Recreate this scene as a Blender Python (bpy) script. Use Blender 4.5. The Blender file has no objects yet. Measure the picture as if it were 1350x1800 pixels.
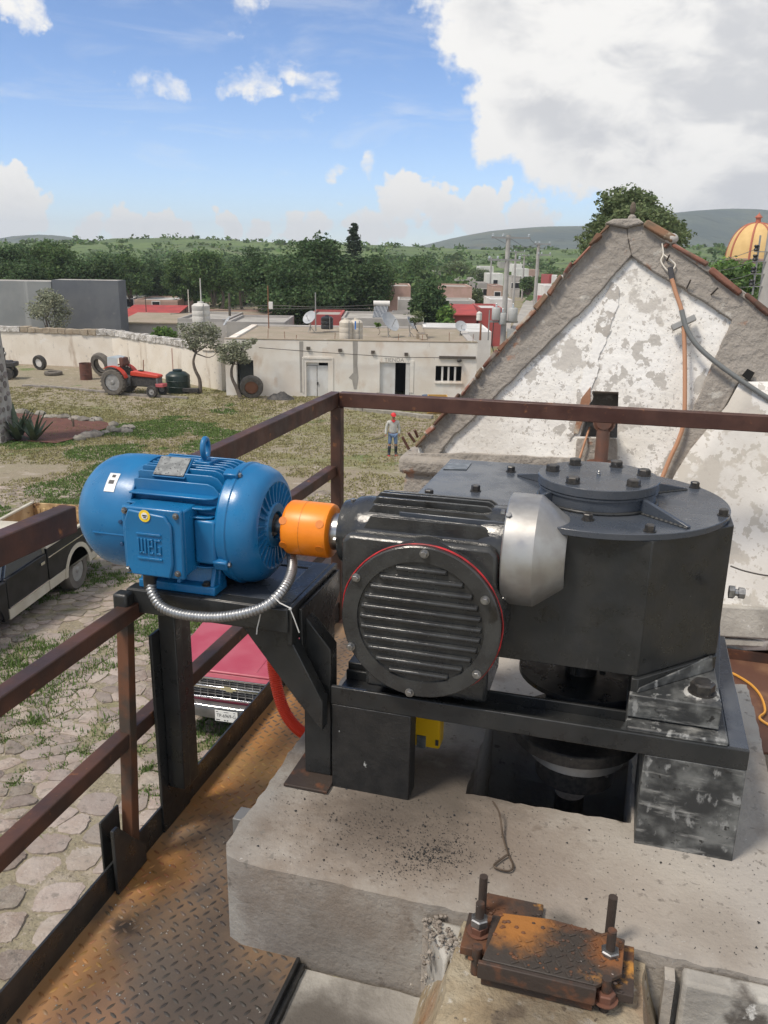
import bpy, bmesh, math, random
import numpy as np
from math import sin, cos, radians, pi, atan2, sqrt
from mathutils import Vector, Matrix, Euler
random.seed(7); np.random.seed(7)
S = bpy.context.scene
COL = S.collection
# ------------------------------------------------------------------ camera, sky, sun, exposure
YAW, PITCH, ROLL, FPX = radians(15.81), radians(17.08), radians(0.893), 1506.0
FWD = np.array([-sin(YAW)*cos(PITCH), cos(YAW)*cos(PITCH), -sin(PITCH)])
R0 = np.array([cos(YAW), sin(YAW), 0.0]); U0 = np.cross(R0, FWD)
CR = cos(ROLL)*R0 + sin(ROLL)*U0; CU = -sin(ROLL)*R0 + cos(ROLL)*U0
HF = np.array([-sin(YAW), cos(YAW), 0.0]); RR = R0.copy()
cam = bpy.data.cameras.new('camera'); camo = bpy.data.objects.new('camera', cam); COL.objects.link(camo)
cam.sensor_fit = 'VERTICAL'; cam.sensor_height = 36.0; cam.sensor_width = 27.0
cam.lens = FPX/1800*36; cam.clip_start = 0.05; cam.clip_end = 9000
camo.matrix_world = Matrix(((CR[0], CU[0], -FWD[0], 0), (CR[1], CU[1], -FWD[1], 0), (CR[2], CU[2], -FWD[2], 0), (0, 0, 0, 1)))
S.camera = camo
SUN_EL, SUN_AZ = radians(57), radians(222)      # azimuth the light comes FROM, clockwise from +Y
sdir = Vector((sin(SUN_AZ)*cos(SUN_EL), cos(SUN_AZ)*cos(SUN_EL), sin(SUN_EL)))
sl = bpy.data.lights.new('sun', 'SUN'); sl.energy = 2.5; sl.angle = radians(13.0); sl.color = (1.0, 0.90, 0.77)
so = bpy.data.objects.new('sun', sl); COL.objects.link(so)
so.rotation_euler = sdir.to_track_quat('Z', 'Y').to_euler()
S.view_settings.view_transform = 'Standard'; S.view_settings.look = 'None'
S.view_settings.exposure = 0.44; S.view_settings.gamma = 1.0

def ray(px, py): return CR*(px-675)/FPX + CU*(900-py)/FPX + FWD
def Zp(px, py, z): d = ray(px, py); return Vector(d*z/d[2])
def Yp(px, py, y): d = ray(px, py); return Vector(d*y/d[1])
def Xp(px, py, x): d = ray(px, py); return Vector(d*x/d[0])
def VF(xr, d, z): return Vector(RR*xr + HF*d + np.array([0, 0, z]))       # view-aligned right, forward, up
def pv(px, py, d):                                                        # pixel + forward distance -> (right, forward, up)
    q = ray(px, py); k = d/(q@HF); p = q*k; return (p@RR, d, p[2])
def zg(d): return -5.3 - .0775*min(max(d, 0), 46)
def Gp(px, py, h=0):
    q = ray(px, py); d0 = q@HF; lo, hi = .5, 4000
    for _ in range(60):
        m = (lo+hi)/2
        if q[2]*m/d0 > zg(m)+h: lo = m
        else: hi = m
    p = q*lo/d0; return (p@RR, lo, p[2])
def proj(p):
    p = np.array(p); z = p@FWD
    return 675+FPX*(p@CR)/z, 900-FPX*(p@CU)/z

# ---- world
W = bpy.data.worlds.new('World'); S.world = W; W.use_nodes = True
nt = W.node_tree; nt.nodes.clear()
def WN(t, **k):
    n = nt.nodes.new(t)
    for a, b in k.items(): setattr(n, a, b)
    return n
def wl(a, b): nt.links.new(a, b)
def wmath(op, a, b=None, clamp=False):
    n = WN('ShaderNodeMath', operation=op, use_clamp=clamp)
    for i, v in enumerate((a, b)):
        if v is None: continue
        if isinstance(v, (int, float)): n.inputs[i].default_value = v
        else: wl(v, n.inputs[i])
    return n.outputs[0]
def wsmooth(v, lo, hi, a=0, b=1):
    n = WN('ShaderNodeMapRange', interpolation_type='SMOOTHSTEP'); wl(v, n.inputs[0])
    for i, x in zip((1, 2, 3, 4), (lo, hi, a, b)): n.inputs[i].default_value = x
    return n.outputs[0]
sky = WN('ShaderNodeTexSky', sky_type='NISHITA', sun_disc=False, sun_elevation=SUN_EL, sun_rotation=SUN_AZ, altitude=1900.0, air_density=0.85, dust_density=0.35, ozone_density=3.0)
tc = WN('ShaderNodeTexCoord'); gen = tc.outputs['Generated']
def wnoise(scale, detail, vscale=(1, 1, 1), off=(0, 0, 0), rough=.55, dist=0.0):
    m = WN('ShaderNodeMapping'); m.inputs['Scale'].default_value = vscale; m.inputs['Location'].default_value = off; wl(gen, m.inputs[0])
    n = WN('ShaderNodeTexNoise'); n.inputs['Scale'].default_value = scale; n.inputs['Detail'].default_value = detail; n.inputs['Roughness'].default_value = rough
    n.inputs['Distortion'].default_value = dist
    wl(m.outputs[0], n.inputs[0]); return n.outputs[0]
def pixdir(px, py): d = ray(px, py); return d/np.linalg.norm(d)
# cumulus masses: (pixel x, pixel y, inner deg, outer deg, weight)
BL = [(1120, 40, 5, 14, 1.0), (1330, 120, 6, 13, 1.0), (1010, 90, 2, 8, .88), (1180, -220, 8, 19, 1), (880, 0, 1.5, 6.5, .78), (1450, 130, 5, 11, 1), (1160, 200, 1.2, 5.0, .90), (1300, 245, 2, 5.5, .92),
      (1010, 205, .5, 4.5, .70), (890, 250, .2, 2.2, .55), (1200, 275, .4, 2.6, .68), (1330, 280, .5, 3.0, .72),
      (705, 335, .2, 1.7, .82), (745, 345, .3, 2.0, .82), (690, 365, .3, 2.6, .80), (780, 372, .3, 2.4, .80), (840, 362, .2, 1.8, .78), (880, 350, .1, 1.2, .72), (850, 392, .3, 3.0, .76), (620, 385, .2, 1.6, .70), (650, 402, .3, 2.2, .74), (560, 402, .2, 1.8, .70), (520, 408, .2, 1.8, .72), (940, 392, .3, 2.8, .74), (1020, 330, .2, 1.8, .72), (1120, 318, .2, 2.0, .76), (1060, 345, .2, 1.8, .66),
      (35, 338, .2, 1.7, .80), (20, 365, .3, 2.4, .82), (65, 372, .3, 1.8, .76), (-60, 375, 1, 4, .8), (255, 398, .2, 1.5, .78), (215, 404, .2, 1.5, .76), (290, 404, .2, 1.4, .74), (165, 412, .3, 1.6, .72), (390, 392, .1, 1.0, .84), (395, 408, .2, 1.2, .80), (330, 418, .3, 1.6, .66), (450, 415, .2, 1.5, .66), (1260, 350, .2, 2.2, .76), (1310, 345, .2, 2.2, .76), (1380, 350, .3, 2.4, .74),
      (250, 142, .05, 2.2, .42), (300, 145, .05, 2.0, .45), (410, 142, .1, 2.0, .52), (450, 130, .1, 2.0, .48), (505, 115, .05, 1.6, .44), (425, 82, .05, 1.4, .44), (560, 152, .1, 3.4, .36), (640, 132, .1, 2.6, .37), (430, 5, .1, 2.4, .52), (470, 20, .1, 1.8, .42), (40, 0, .1, 2.2, .46), (600, 288, .05, 1.3, .54), (660, 300, .05, 1.5, .54), (760, 280, .05, 1.5, .40), (160, 350, .2, 5, .30), (330, 345, .2, 5, .30)]
wcol = WN('ShaderNodeTexNoise'); wcol.inputs['Scale'].default_value = 22; wcol.inputs['Detail'].default_value = 6; wcol.inputs['Roughness'].default_value = .6; wl(gen, wcol.inputs[0])
w1 = WN('ShaderNodeVectorMath', operation='SUBTRACT'); wl(wcol.outputs['Color'], w1.inputs[0]); w1.inputs[1].default_value = (.5, .5, .5)
w2 = WN('ShaderNodeVectorMath', operation='SCALE'); wl(w1.outputs[0], w2.inputs[0]); w2.inputs['Scale'].default_value = .075
w3 = WN('ShaderNodeVectorMath', operation='ADD'); wl(gen, w3.inputs[0]); wl(w2.outputs[0], w3.inputs[1])
w4 = WN('ShaderNodeVectorMath', operation='NORMALIZE'); wl(w3.outputs[0], w4.inputs[0]); warped = w4.outputs[0]
mask = None
for px, py, a, b, w in BL:
    c = pixdir(px, py)
    dn = WN('ShaderNodeVectorMath', operation='DOT_PRODUCT'); wl(warped, dn.inputs[0]); dn.inputs[1].default_value = c
    v = wsmooth(dn.outputs['Value'], cos(radians(b)), cos(radians(a)), 0, w)
    mask = v if mask is None else wmath('MAXIMUM', mask, v)
low = wsmooth(wnoise(1.6, 3, (1, 1, 2), (3.1, 1.7, .4)), .30, .60, .15, .85)
back = WN('ShaderNodeVectorMath', operation='DOT_PRODUCT'); wl(gen, back.inputs[0]); back.inputs[1].default_value = pixdir(675, 300)
outv = wsmooth(back.outputs['Value'], cos(radians(55)), cos(radians(38)), 1, 0)
mask = wmath('MAXIMUM', mask, wmath('MULTIPLY', low, outv))
n1 = wnoise(9, 9, (1, 1, 1.5), (0, 0, 0), .58, .25)
n2 = wnoise(34, 6, (1, 1, 1.3), (5, 2, 1), .6)
nn = wmath('ADD', wmath('MULTIPLY', n1, .8), wmath('MULTIPLY', n2, .2))
dens = wmath('ADD', nn, wmath('MULTIPLY', mask, .62))
cl = wsmooth(dens, .76, .90)
wisp = wsmooth(wnoise(6, 7, (1, 1, 4.5), (7, 3, 2), .62, .6), .46, .78, 0, .34)
hz = WN('ShaderNodeSeparateXYZ'); wl(gen, hz.inputs[0])
hzm = wsmooth(hz.outputs[2], -.02, .20, .14, 0)
cl = wmath('MAXIMUM', cl, wisp); cl = wmath('MAXIMUM', cl, hzm)
n3 = wnoise(7, 6, (1, 1, 2.2), (1.3, 4.2, -.35), .55, .2)
n4 = wnoise(15, 7, (1, 1, 1.8), (2.3, 1.2, -.5), .6, .5)
n34 = wmath('ADD', wmath('MULTIPLY', n3, .62), wmath('MULTIPLY', n4, .38))
shade = wmath('MULTIPLY', wsmooth(mask, .70, 1.0), wsmooth(n34, .42, .60))
shd = wmath('MULTIPLY', shade, .90)
cmix = WN('ShaderNodeMix', data_type='RGBA'); wl(shd, cmix.inputs[0])
cmix.inputs[6].default_value = (1.0, .985, .96, 1); cmix.inputs[7].default_value = (.66, .67, .70, 1)
skt = WN('ShaderNodeMix', data_type='RGBA', blend_type='MULTIPLY'); skt.inputs[0].default_value = 1.0; wl(sky.outputs[0], skt.inputs[6]); skt.inputs[7].default_value = (.93, .97, 1.05, 1)
bgs = WN('ShaderNodeBackground'); bgs.inputs[1].default_value = 0.12; wl(skt.outputs[2], bgs.inputs[0])
bgc = WN('ShaderNodeBackground'); bgc.inputs[1].default_value = 0.73; wl(cmix.outputs[2], bgc.inputs[0])
mxs = WN('ShaderNodeMixShader'); wl(cl, mxs.inputs[0]); wl(bgs.outputs[0], mxs.inputs[1]); wl(bgc.outputs[0], mxs.inputs[2])
wo = WN('ShaderNodeOutputWorld'); wl(mxs.outputs[0], wo.inputs[0])

# ------------------------------------------------------------------ materials
MATS = {}
def mat(name, col, rough=.6, metal=0.0, col2=None, vs=6.0, vlo=.35, vhi=.65, spots=(), bump=None, rnd=0.0, island=0.0, coat=0.0, detail=6, spec=.5, transl=0.0, stretch=(1, 1, 1), rvar=0.0, world=False, zones=()):
    """procedural principled material: two-colour noise, spots [(col, scale, lo, hi, stretch)], bump (scale, strength, detail)"""
    m = bpy.data.materials.new(name); m.use_nodes = True; t = m.node_tree; N = t.nodes; L = t.links
    b = N['Principled BSDF']; out = N['Material Output']
    b.inputs['Roughness'].default_value = rough; b.inputs['Metallic'].default_value = metal
    b.inputs['Specular IOR Level'].default_value = spec
    if coat: b.inputs['Coat Weight'].default_value = coat; b.inputs['Coat Roughness'].default_value = .12
    if world: co = N.new('ShaderNodeNewGeometry').outputs['Position']
    else: co = N.new('ShaderNodeTexCoord').outputs['Object']
    def noise(sc, det, st=(1, 1, 1), rg=.55, off=0.0):
        mp = N.new('ShaderNodeMapping'); mp.inputs['Scale'].default_value = st; mp.inputs['Location'].default_value = (off, off*.7, off*1.3); L.new(co, mp.inputs[0])
        n = N.new('ShaderNodeTexNoise'); n.inputs['Scale'].default_value = sc; n.inputs['Detail'].default_value = det; n.inputs['Roughness'].default_value = rg
        L.new(mp.outputs[0], n.inputs[0]); return n.outputs[0]
    def ramp(v, lo, hi, a=0, bb=1):
        n = N.new('ShaderNodeMapRange'); n.interpolation_type = 'SMOOTHSTEP'; L.new(v, n.inputs[0])
        for i, x in zip((1, 2, 3, 4), (lo, hi, a, bb)): n.inputs[i].default_value = x
        return n.outputs[0]
    def mix(f, a, bb):
        n = N.new('ShaderNodeMix'); n.data_type = 'RGBA'
        if isinstance(f, float): n.inputs[0].default_value = f
        else: L.new(f, n.inputs[0])
        for i, v in ((6, a), (7, bb)):
            if isinstance(v, tuple): n.inputs[i].default_value = (*v, 1)
            else: L.new(v, n.inputs[i])
        return n.outputs[2]
    c = tuple(col)
    if col2 is not None: c = mix(ramp(noise(vs, detail, stretch), vlo, vhi), c, tuple(col2))
    for i, s in enumerate(spots):
        st = s[4] if len(s) > 4 else (1, 1, 1)
        c = mix(ramp(noise(s[1], 7, st, .6, 3.7*(i+1)), s[2], s[3]), c, tuple(s[0]))
    for i, (zc, ctr, r0, r1, nsc, amt) in enumerate(zones):      # stains and worn areas with a place of their own
        gp = N.new('ShaderNodeNewGeometry').outputs['Position']
        ds = N.new('ShaderNodeVectorMath'); ds.operation = 'DISTANCE'; L.new(gp, ds.inputs[0]); ds.inputs[1].default_value = ctr
        nz = N.new('ShaderNodeTexNoise'); nz.inputs['Scale'].default_value = nsc; nz.inputs['Detail'].default_value = 8; nz.inputs['Roughness'].default_value = .65; L.new(gp, nz.inputs[0])
        ad = N.new('ShaderNodeMath'); ad.operation = 'MULTIPLY_ADD'; L.new(nz.outputs[0], ad.inputs[0]); ad.inputs[1].default_value = -(r0+r1)*.9; L.new(ds.outputs['Value'], ad.inputs[2])
        ad2 = N.new('ShaderNodeMath'); ad2.operation = 'ADD'; L.new(ad.outputs[0], ad2.inputs[0]); ad2.inputs[1].default_value = (r0+r1)*.45
        c = mix(ramp(ad2.outputs[0], r0, r1, amt, 0), c, tuple(zc))
    if rnd or island:
        if island: src = N.new('ShaderNodeNewGeometry').outputs['Random Per Island']; amt = island
        else: src = N.new('ShaderNodeObjectInfo').outputs['Random']; amt = rnd
        hs = N.new('ShaderNodeHueSaturation')
        L.new(ramp(src, 0, 1, 1-amt, 1+amt), hs.inputs['Value'])
        mu = N.new('ShaderNodeMath'); mu.operation = 'FRACT'; mm = N.new('ShaderNodeMath'); mm.operation = 'MULTIPLY'; mm.inputs[1].default_value = 7.31
        L.new(src, mm.inputs[0]); L.new(mm.outputs[0], mu.inputs[0])
        L.new(ramp(mu.outputs[0], 0, 1, .5-.045*amt, .5+.045*amt), hs.inputs['Hue'])
        if isinstance(c, tuple): hs.inputs['Color'].default_value = (*c, 1)
        else: L.new(c, hs.inputs['Color'])
        c = hs.outputs[0]
    if isinstance(c, tuple): b.inputs['Base Color'].default_value = (*c, 1)
    else: L.new(c, b.inputs['Base Color'])
    if rvar:
        L.new(ramp(noise(vs*1.7, 5, stretch, .6, 9.1), .3, .7, max(0, rough-rvar), min(1, rough+rvar)), b.inputs['Roughness'])
    if bump:
        bn = N.new('ShaderNodeBump'); bn.inputs['Strength'].default_value = bump[1]; bn.inputs['Distance'].default_value = bump[3] if len(bump) > 3 else .01
        L.new(noise(bump[0], bump[2] if len(bump) > 2 else 6, stretch, .6, 1.9), bn.inputs['Height']); L.new(bn.outputs[0], b.inputs['Normal'])
    if transl:
        tr = N.new('ShaderNodeBsdfTranslucent')
        if isinstance(c, tuple): tr.inputs[0].default_value = (*c, 1)
        else: L.new(c, tr.inputs[0])
        ms = N.new('ShaderNodeMixShader'); ms.inputs[0].default_value = transl
        L.new(b.outputs[0], ms.inputs[1]); L.new(tr.outputs[0], ms.inputs[2]); L.new(ms.outputs[0], out.inputs[0])
    MATS[name] = m; return m
M = MATS
BLK = (.022, .024, .026)
mat('black_paint', (.016, .018, .019), .36, col2=(.026, .027, .027), vs=9, spots=[((.33, .34, .34), 55, .735, .77), ((.050, .049, .046), 4, .56, .82), ((.075, .073, .07), 9, .68, .78, (5, 5, .5)), ((.012, .012, .012), 11, .64, .72, (4, 4, .6))], bump=(40, .2, 6, .004), rvar=.14)
mat('black_sky_sheen', (.050, .060, .076), .25, col2=(.066, .074, .088), vs=7, spots=[((.36, .37, .38), 16, .735, .76, (1, 3, 1))], bump=(18, .03, 3, .002), rvar=.09)  # black paint with the blue-grey reflection of the sky put into its colour
mat('gear_paint', (.044, .046, .046), .21, col2=(.028, .029, .030), vs=13, spots=[((.24, .24, .235), 90, .735, .77), ((.016, .015, .014), 9, .62, .74), ((.07, .068, .064), 5, .62, .80)], bump=(60, .30, 6, .005), rvar=.10)
mat('rough_black', (.014, .015, .016), .38, col2=(.024, .024, .024), vs=20, spots=[((.36, .37, .36), 22, .70, .73)], bump=(60, .35, 5, .006))
mat('smear_black', (.028, .030, .031), .5, col2=(.15, .155, .15), vs=7, vlo=.40, vhi=.70, spots=[((.30, .30, .285), 10, .54, .70, (.6, .6, 3.0)), ((.24, .245, .24), 30, .56, .66, (1, 1, .5)), ((.018, .018, .018), 40, .62, .68)], bump=(40, .25, 5, .006), stretch=(1.6, 1, 1.9))
mat('grout', (.42, .42, .40), .85, col2=(.07, .07, .07), vs=16, vlo=.5, vhi=.6, bump=(60, .5, 6, .01))
mat('blue_paint', (.010, .155, .36), .33, col2=(.010, .13, .31), vs=6, spots=[((.055, .165, .32), 4, .56, .80), ((.16, .24, .33), 120, .70, .76), ((.012, .05, .11), 26, .70, .76)], bump=(140, .10, 4, .002), rvar=.10)
mat('blue_dark', (.006, .05, .13), .5)
mat('orange_paint', (.86, .25, .012), .38, col2=(.80, .22, .01), vs=9, bump=(60, .05, 3, .002))
mat('silver', (.40, .40, .39), .42, .7, col2=(.32, .31, .295), vs=12, spots=[((.10, .08, .06), 22, .70, .76)], bump=(50, .06, 3, .002), rvar=.1)
mat('steel', (.48, .48, .47), .28, .95, col2=(.3, .3, .29), vs=30, bump=(60, .05, 3, .001))
mat('conduit', (.40, .41, .42), .40, .85, col2=(.30, .31, .32), vs=40)
mat('bolt_dark', (.028, .028, .028), .36, .25, col2=(.06, .055, .05), vs=60, spots=[((.30, .30, .30), 60, .68, .73)])
mat('bolt_steel', (.34, .34, .34), .35, .85, col2=(.2, .2, .2), vs=60)
mat('red_gasket', (.50, .012, .018), .45, col2=(.2, .01, .012), vs=30)
mat('nameplate', (.33, .35, .36), .42, .6, col2=(.16, .18, .19), vs=26, bump=(80, .1, 4, .001))
mat('nameplate_dark', (.11, .12, .125), .5, .3, col2=(.19, .205, .21), vs=40, vlo=.4, vhi=.6, spots=[((.05, .055, .06), 90, .58, .62)])
mat('orange_dark', (.60, .17, .01), .45)
mat('white_label', (.78, .78, .76), .5, col2=(.6, .62, .64), vs=30)
mat('yellow_label', (.85, .60, .03), .5)
mat('print_dark', (.05, .05, .055), .6)
mat('rail_brown', (.085, .037, .026), .52, col2=(.055, .022, .016), vs=8, spots=[((.24, .10, .04), 18, .60, .72)], bump=(60, .15, 5, .003), rvar=.1)
mat('rail_dark', (.040, .022, .017), .55, col2=(.085, .036, .022), vs=6, spots=[((.25, .10, .035), 22, .61, .74)], bump=(60, .18, 5, .003), rvar=.1)
mat('rust_post', (.115, .045, .02), .65, col2=(.045, .033, .024), vs=7, vlo=.4, vhi=.6, spots=[((.04, .03, .02), 20, .6, .7)], bump=(70, .25, 5, .003))
mat('checker', (.29, .165, .075), .62, col2=(.20, .145, .10), vs=2.6, vlo=.36, vhi=.60, spots=[((.44, .22, .055), 1.9, .56, .72), ((.085, .070, .06), 3.3, .58, .74), ((.40, .36, .30), 60, .71, .75), ((.03, .025, .022), 26, .70, .74)], bump=(60, .2, 6, .004), rvar=.15, zones=[((.095, .078, .065), (-1.05, 1.70, -1.95), .12, .42, 5, .8), ((.07, .058, .05), (-.82, 1.62, -1.95), .05, .26, 8, .9), ((.36, .20, .06), (-1.10, 2.60, -1.95), .16, .46, 5, .75), ((.32, .15, .045), (-1.36, 2.05, -1.95), .05, .22, 7, .85), ((.32, .15, .045), (-1.36, 2.45, -1.95), .05, .22, 7, .85), ((.30, .155, .06), (-1.38, 1.62, -1.95), .05, .24, 7, .8), ((.40, .18, .05), (-1.30, 3.0, -1.95), .1, .4, 5, .7), ((.085, .07, .057), (-1.14, 2.28, -1.95), .05, .2, 8, .85), ((.022, .018, .016), (-1.30, 1.80, -1.95), .01, .07, 20, .95), ((.40, .20, .10), (-1.2, 1.35, -1.95), .08, .3, 6, .45)])
mat('lug', (.20, .135, .08), .5, col2=(.105, .09, .078), vs=2.4, vlo=.36, vhi=.56, spots=[((.34, .19, .06), 1.9, .58, .74), ((.07, .06, .052), 3.3, .56, .74)], island=.3, bump=(60, .1, 4, .003), rvar=.12, zones=[((.06, .05, .043), (-1.05, 1.70, -1.95), .12, .46, 5, .85), ((.04, .035, .03), (-.82, 1.62, -1.95), .05, .26, 8, .9), ((.38, .20, .045), (-1.10, 2.60, -1.95), .16, .46, 5, .8), ((.34, .14, .03), (-1.36, 2.05, -1.95), .05, .22, 7, .8), ((.32, .14, .03), (-1.36, 2.45, -1.95), .05, .22, 7, .8), ((.32, .15, .04), (-1.38, 1.62, -1.95), .05, .24, 7, .8), ((.06, .05, .042), (-1.14, 2.28, -1.95), .05, .22, 8, .85)])
mat('rust_floor', (.10, .045, .03), .6, col2=(.21, .115, .065), vs=3.5, vlo=.45, vhi=.7, bump=(50, .2, 6, .004))
mat('concrete', (.40, .385, .35), .86, col2=(.34, .315, .285), vs=2.2, vlo=.33, vhi=.66, spots=[((.19, .155, .125), 2.3, .50, .72), ((.37, .34, .30), 1.4, .5, .65), ((.15, .13, .11), 11, .62, .72), ((.07, .065, .06), 75, .68, .72), ((.20, .185, .165), 30, .60, .68), ((.31, .295, .27), 5, .54, .70, (.5, .5, 8)), ((.50, .485, .46), 90, .66, .72)], bump=(60, .55, 10, .008), zones=[((.20, .16, .125), (-.50, 2.12, -1.66), .16, .56, 7, .85), ((.095, .076, .062), (-.60, 2.16, -1.66), .04, .34, 16, .85), ((.10, .085, .07), (-.45, 2.34, -1.66), .08, .34, 12, .9), ((.10, .082, .066), (-.35, 2.10, -1.66), .02, .22, 20, .8), ((.20, .165, .135), (-.2, 2.08, -1.66), .06, .36, 9, .7), ((.24, .20, .165), (.05, 1.98, -1.66), .05, .34, 6, .55), ((.10, .09, .08), (-.03, 1.86, -1.66), .01, .08, 22, .9), ((.13, .115, .10), (-.66, 1.83, -1.93), .03, .30, 8, .6), ((.19, .16, .13), (.35, 1.95, -1.66), .03, .2, 8, .5)])
mat('concrete_old', (.40, .385, .35), .9, col2=(.27, .255, .23), vs=5, vlo=.35, vhi=.65, zones=[((.075, .065, .055), (-.62, 1.66, -1.96), .05, .22, 10, .9), ((.10, .09, .078), (-.45, 1.5, -1.96), .05, .25, 8, .8)], spots=[((.09, .08, .07), 4, .60, .72), ((.62, .61, .58), 14, .64, .70)], bump=(45, .5, 8, .012))
mat('pedestal', (.36, .315, .23), .9, col2=(.29, .225, .14), vs=6, spots=[((.30, .13, .04), 5, .56, .68), ((.13, .105, .08), 8, .57, .68), ((.46, .43, .37), 22, .58, .66), ((.09, .075, .06), 40, .62, .68)], bump=(34, .9, 10, .018), zones=[((.26, .115, .04), (-.36, 1.66, -1.82), .02, .12, 16, .6), ((.10, .075, .05), (-.05, 1.56, -1.70), .05, .22, 8, .7), ((.22, .12, .06), (.20, 1.70, -1.75), .03, .16, 9, .7)])
mat('rust_plate', (.15, .06, .024), .7, col2=(.045, .032, .026), vs=7, vlo=.38, vhi=.58, spots=[((.42, .20, .04), 10, .60, .70), ((.55, .5, .46), 50, .71, .74), ((.10, .02, .018), 14, .64, .7)], bump=(50, .5, 7, .006))
mat('rust_mix', (.042, .034, .028), .62, col2=(.13, .055, .026), vs=6, vlo=.52, vhi=.68, spots=[((.36, .17, .04), 8, .62, .72), ((.55, .5, .46), 70, .70, .73), ((.11, .02, .018), 20, .66, .72)], bump=(50, .5, 7, .006), zones=[((.34, .14, .03), (-.14, 1.78, -1.606), .03, .12, 22, .9), ((.24, .09, .025), (.09, 1.74, -1.606), .02, .08, 24, .8)])
mat('rust_dark', (.042, .030, .024), .65, col2=(.12, .05, .025), vs=14, vlo=.52, vhi=.68, spots=[((.05, .13, .18), 14, .70, .74), ((.4, .38, .35), 60, .71, .74)], bump=(60, .4, 6, .005))
mat('hose_red', (.75, .045, .012), .42)
mat('yellow_box', (.80, .48, .01), .4)
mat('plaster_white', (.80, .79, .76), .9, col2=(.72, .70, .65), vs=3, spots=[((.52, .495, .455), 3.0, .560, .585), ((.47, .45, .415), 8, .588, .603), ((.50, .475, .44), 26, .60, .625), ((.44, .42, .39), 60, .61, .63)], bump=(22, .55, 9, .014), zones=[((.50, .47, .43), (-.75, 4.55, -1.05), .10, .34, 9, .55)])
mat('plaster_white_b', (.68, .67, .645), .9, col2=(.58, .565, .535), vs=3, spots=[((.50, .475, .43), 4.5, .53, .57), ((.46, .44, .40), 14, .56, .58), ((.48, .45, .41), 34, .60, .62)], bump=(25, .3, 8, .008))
mat('plaster_grey', (.345, .315, .28), .92, col2=(.285, .26, .23), vs=5, spots=[((.30, .16, .10), 7, .64, .72), ((.17, .155, .14), 22, .68, .73), ((.44, .42, .38), 9, .62, .7), ((.37, .20, .13), 3.0, .62, .68)], bump=(20, .8, 10, .035))
mat('plaster_worn', (.47, .445, .41), .92, col2=(.40, .375, .34), vs=6, spots=[((.78, .77, .74), 7, .50, .53), ((.78, .77, .74), 24, .56, .58)], bump=(24, .6, 9, .014))
mat('brick', (.255, .125, .085), .88, col2=(.21, .095, .06), vs=10, spots=[((.34, .30, .25), 9, .50, .62), ((.10, .08, .06), 24, .65, .72)], bump=(50, .5, 7, .008), rnd=.28)
mat('brick_moss', (.20, .10, .065), .9, col2=(.12, .085, .06), vs=12, spots=[((.34, .27, .20), 16, .6, .7)], bump=(50, .5, 7, .008), rnd=.3)
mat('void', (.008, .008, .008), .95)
mat('pipe_rust', (.115, .065, .05), .6, .2, col2=(.16, .07, .045), vs=14, bump=(60, .25, 5, .004))
mat('cable_tan', (.46, .24, .14), .6); mat('cable_grey', (.16, .17, .17), .5); mat('wire_white', (.7, .66, .58), .6); mat('cord_orange', (.62, .30, .05), .5)
mat('wire_dark', (.05, .045, .04), .55); mat('wire_rust', (.10, .075, .055), .6, .3)
mat('tie', (.62, .62, .60), .45)
mat('ground', (.275, .225, .165), .95, col2=(.26, .23, .155), vs=.22, vlo=.36, vhi=.62, spots=[((.20, .195, .085), .16, .50, .62), ((.375, .325, .265), 1.3, .56, .68), ((.115, .165, .045), .33, .60, .68), ((.19, .16, .115), 3.5, .56, .68), ((.36, .31, .25), 14, .56, .66), ((.15, .125, .09), 26, .56, .66)], bump=(9, 1.0, 10, .06), world=True, detail=9)
mat('cobble', (.26, .21, .175), .9, col2=(.32, .275, .235), vs=7, spots=[((.19, .165, .14), 9, .54, .68), ((.36, .315, .27), 24, .58, .68), ((.17, .165, .10), 5, .60, .70)], bump=(22, .8, 9, .03), rnd=.26, world=True)
mat('cobble_far', (.26, .215, .175), .9, col2=(.32, .275, .23), vs=7, spots=[((.20, .175, .145), 8, .54, .68), ((.18, .17, .10), 1.5, .56, .68)], bump=(18, .4, 7, .02), island=.24)
mat('slabstone', (.285, .235, .20), .9, col2=(.33, .285, .25), vs=4, spots=[((.20, .175, .15), 7, .54, .68), ((.37, .32, .28), 24, .58, .68)], bump=(18, .7, 9, .025), rnd=.2, world=True)
mat('grass', (.105, .17, .04), .8, island=.35, transl=.25)
mat('grass_dry', (.27, .25, .115), .85, island=.22, transl=.2)
mat('red_soil', (.135, .052, .036), .95, col2=(.10, .04, .028), vs=2, bump=(7, .6, 8, .04))
mat('yard_stone', (.27, .25, .215), .9, col2=(.18, .165, .145), vs=4, rnd=.3, bump=(8, .6, 7, .03))
mat('pillar_stone', (.17, .15, .145), .9, col2=(.24, .21, .195), vs=3, rnd=.22, bump=(8, .6, 7, .03))
mat('mortar', (.42, .40, .37), .92, col2=(.33, .31, .285), vs=3, bump=(12, .6, 7, .02))
mat('wall_cream', (.66, .60, .51), .92, col2=(.72, .67, .59), vs=.8, spots=[((.44, .36, .28), .9, .56, .72, (1, 1, .22)), ((.50, .46, .41), 3, .60, .70), ((.72, .69, .64), 1.2, .62, .72)], bump=(6, .3, 8, .02))
mat('wall_white', (.76, .735, .68), .92, col2=(.68, .625, .55), vs=.7, spots=[((.62, .53, .44), .8, .55, .68, (1, 1, .5)), ((.46, .43, .39), 2.2, .64, .74, (1, 1, .4))], bump=(6, .25, 8, .02))
mat('coping', (.52, .50, .47), .95, col2=(.30, .28, .25), vs=3, vlo=.42, vhi=.55, spots=[((.75, .73, .70), 9, .56, .62)], bump=(8, .9, 6, .04))
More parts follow.
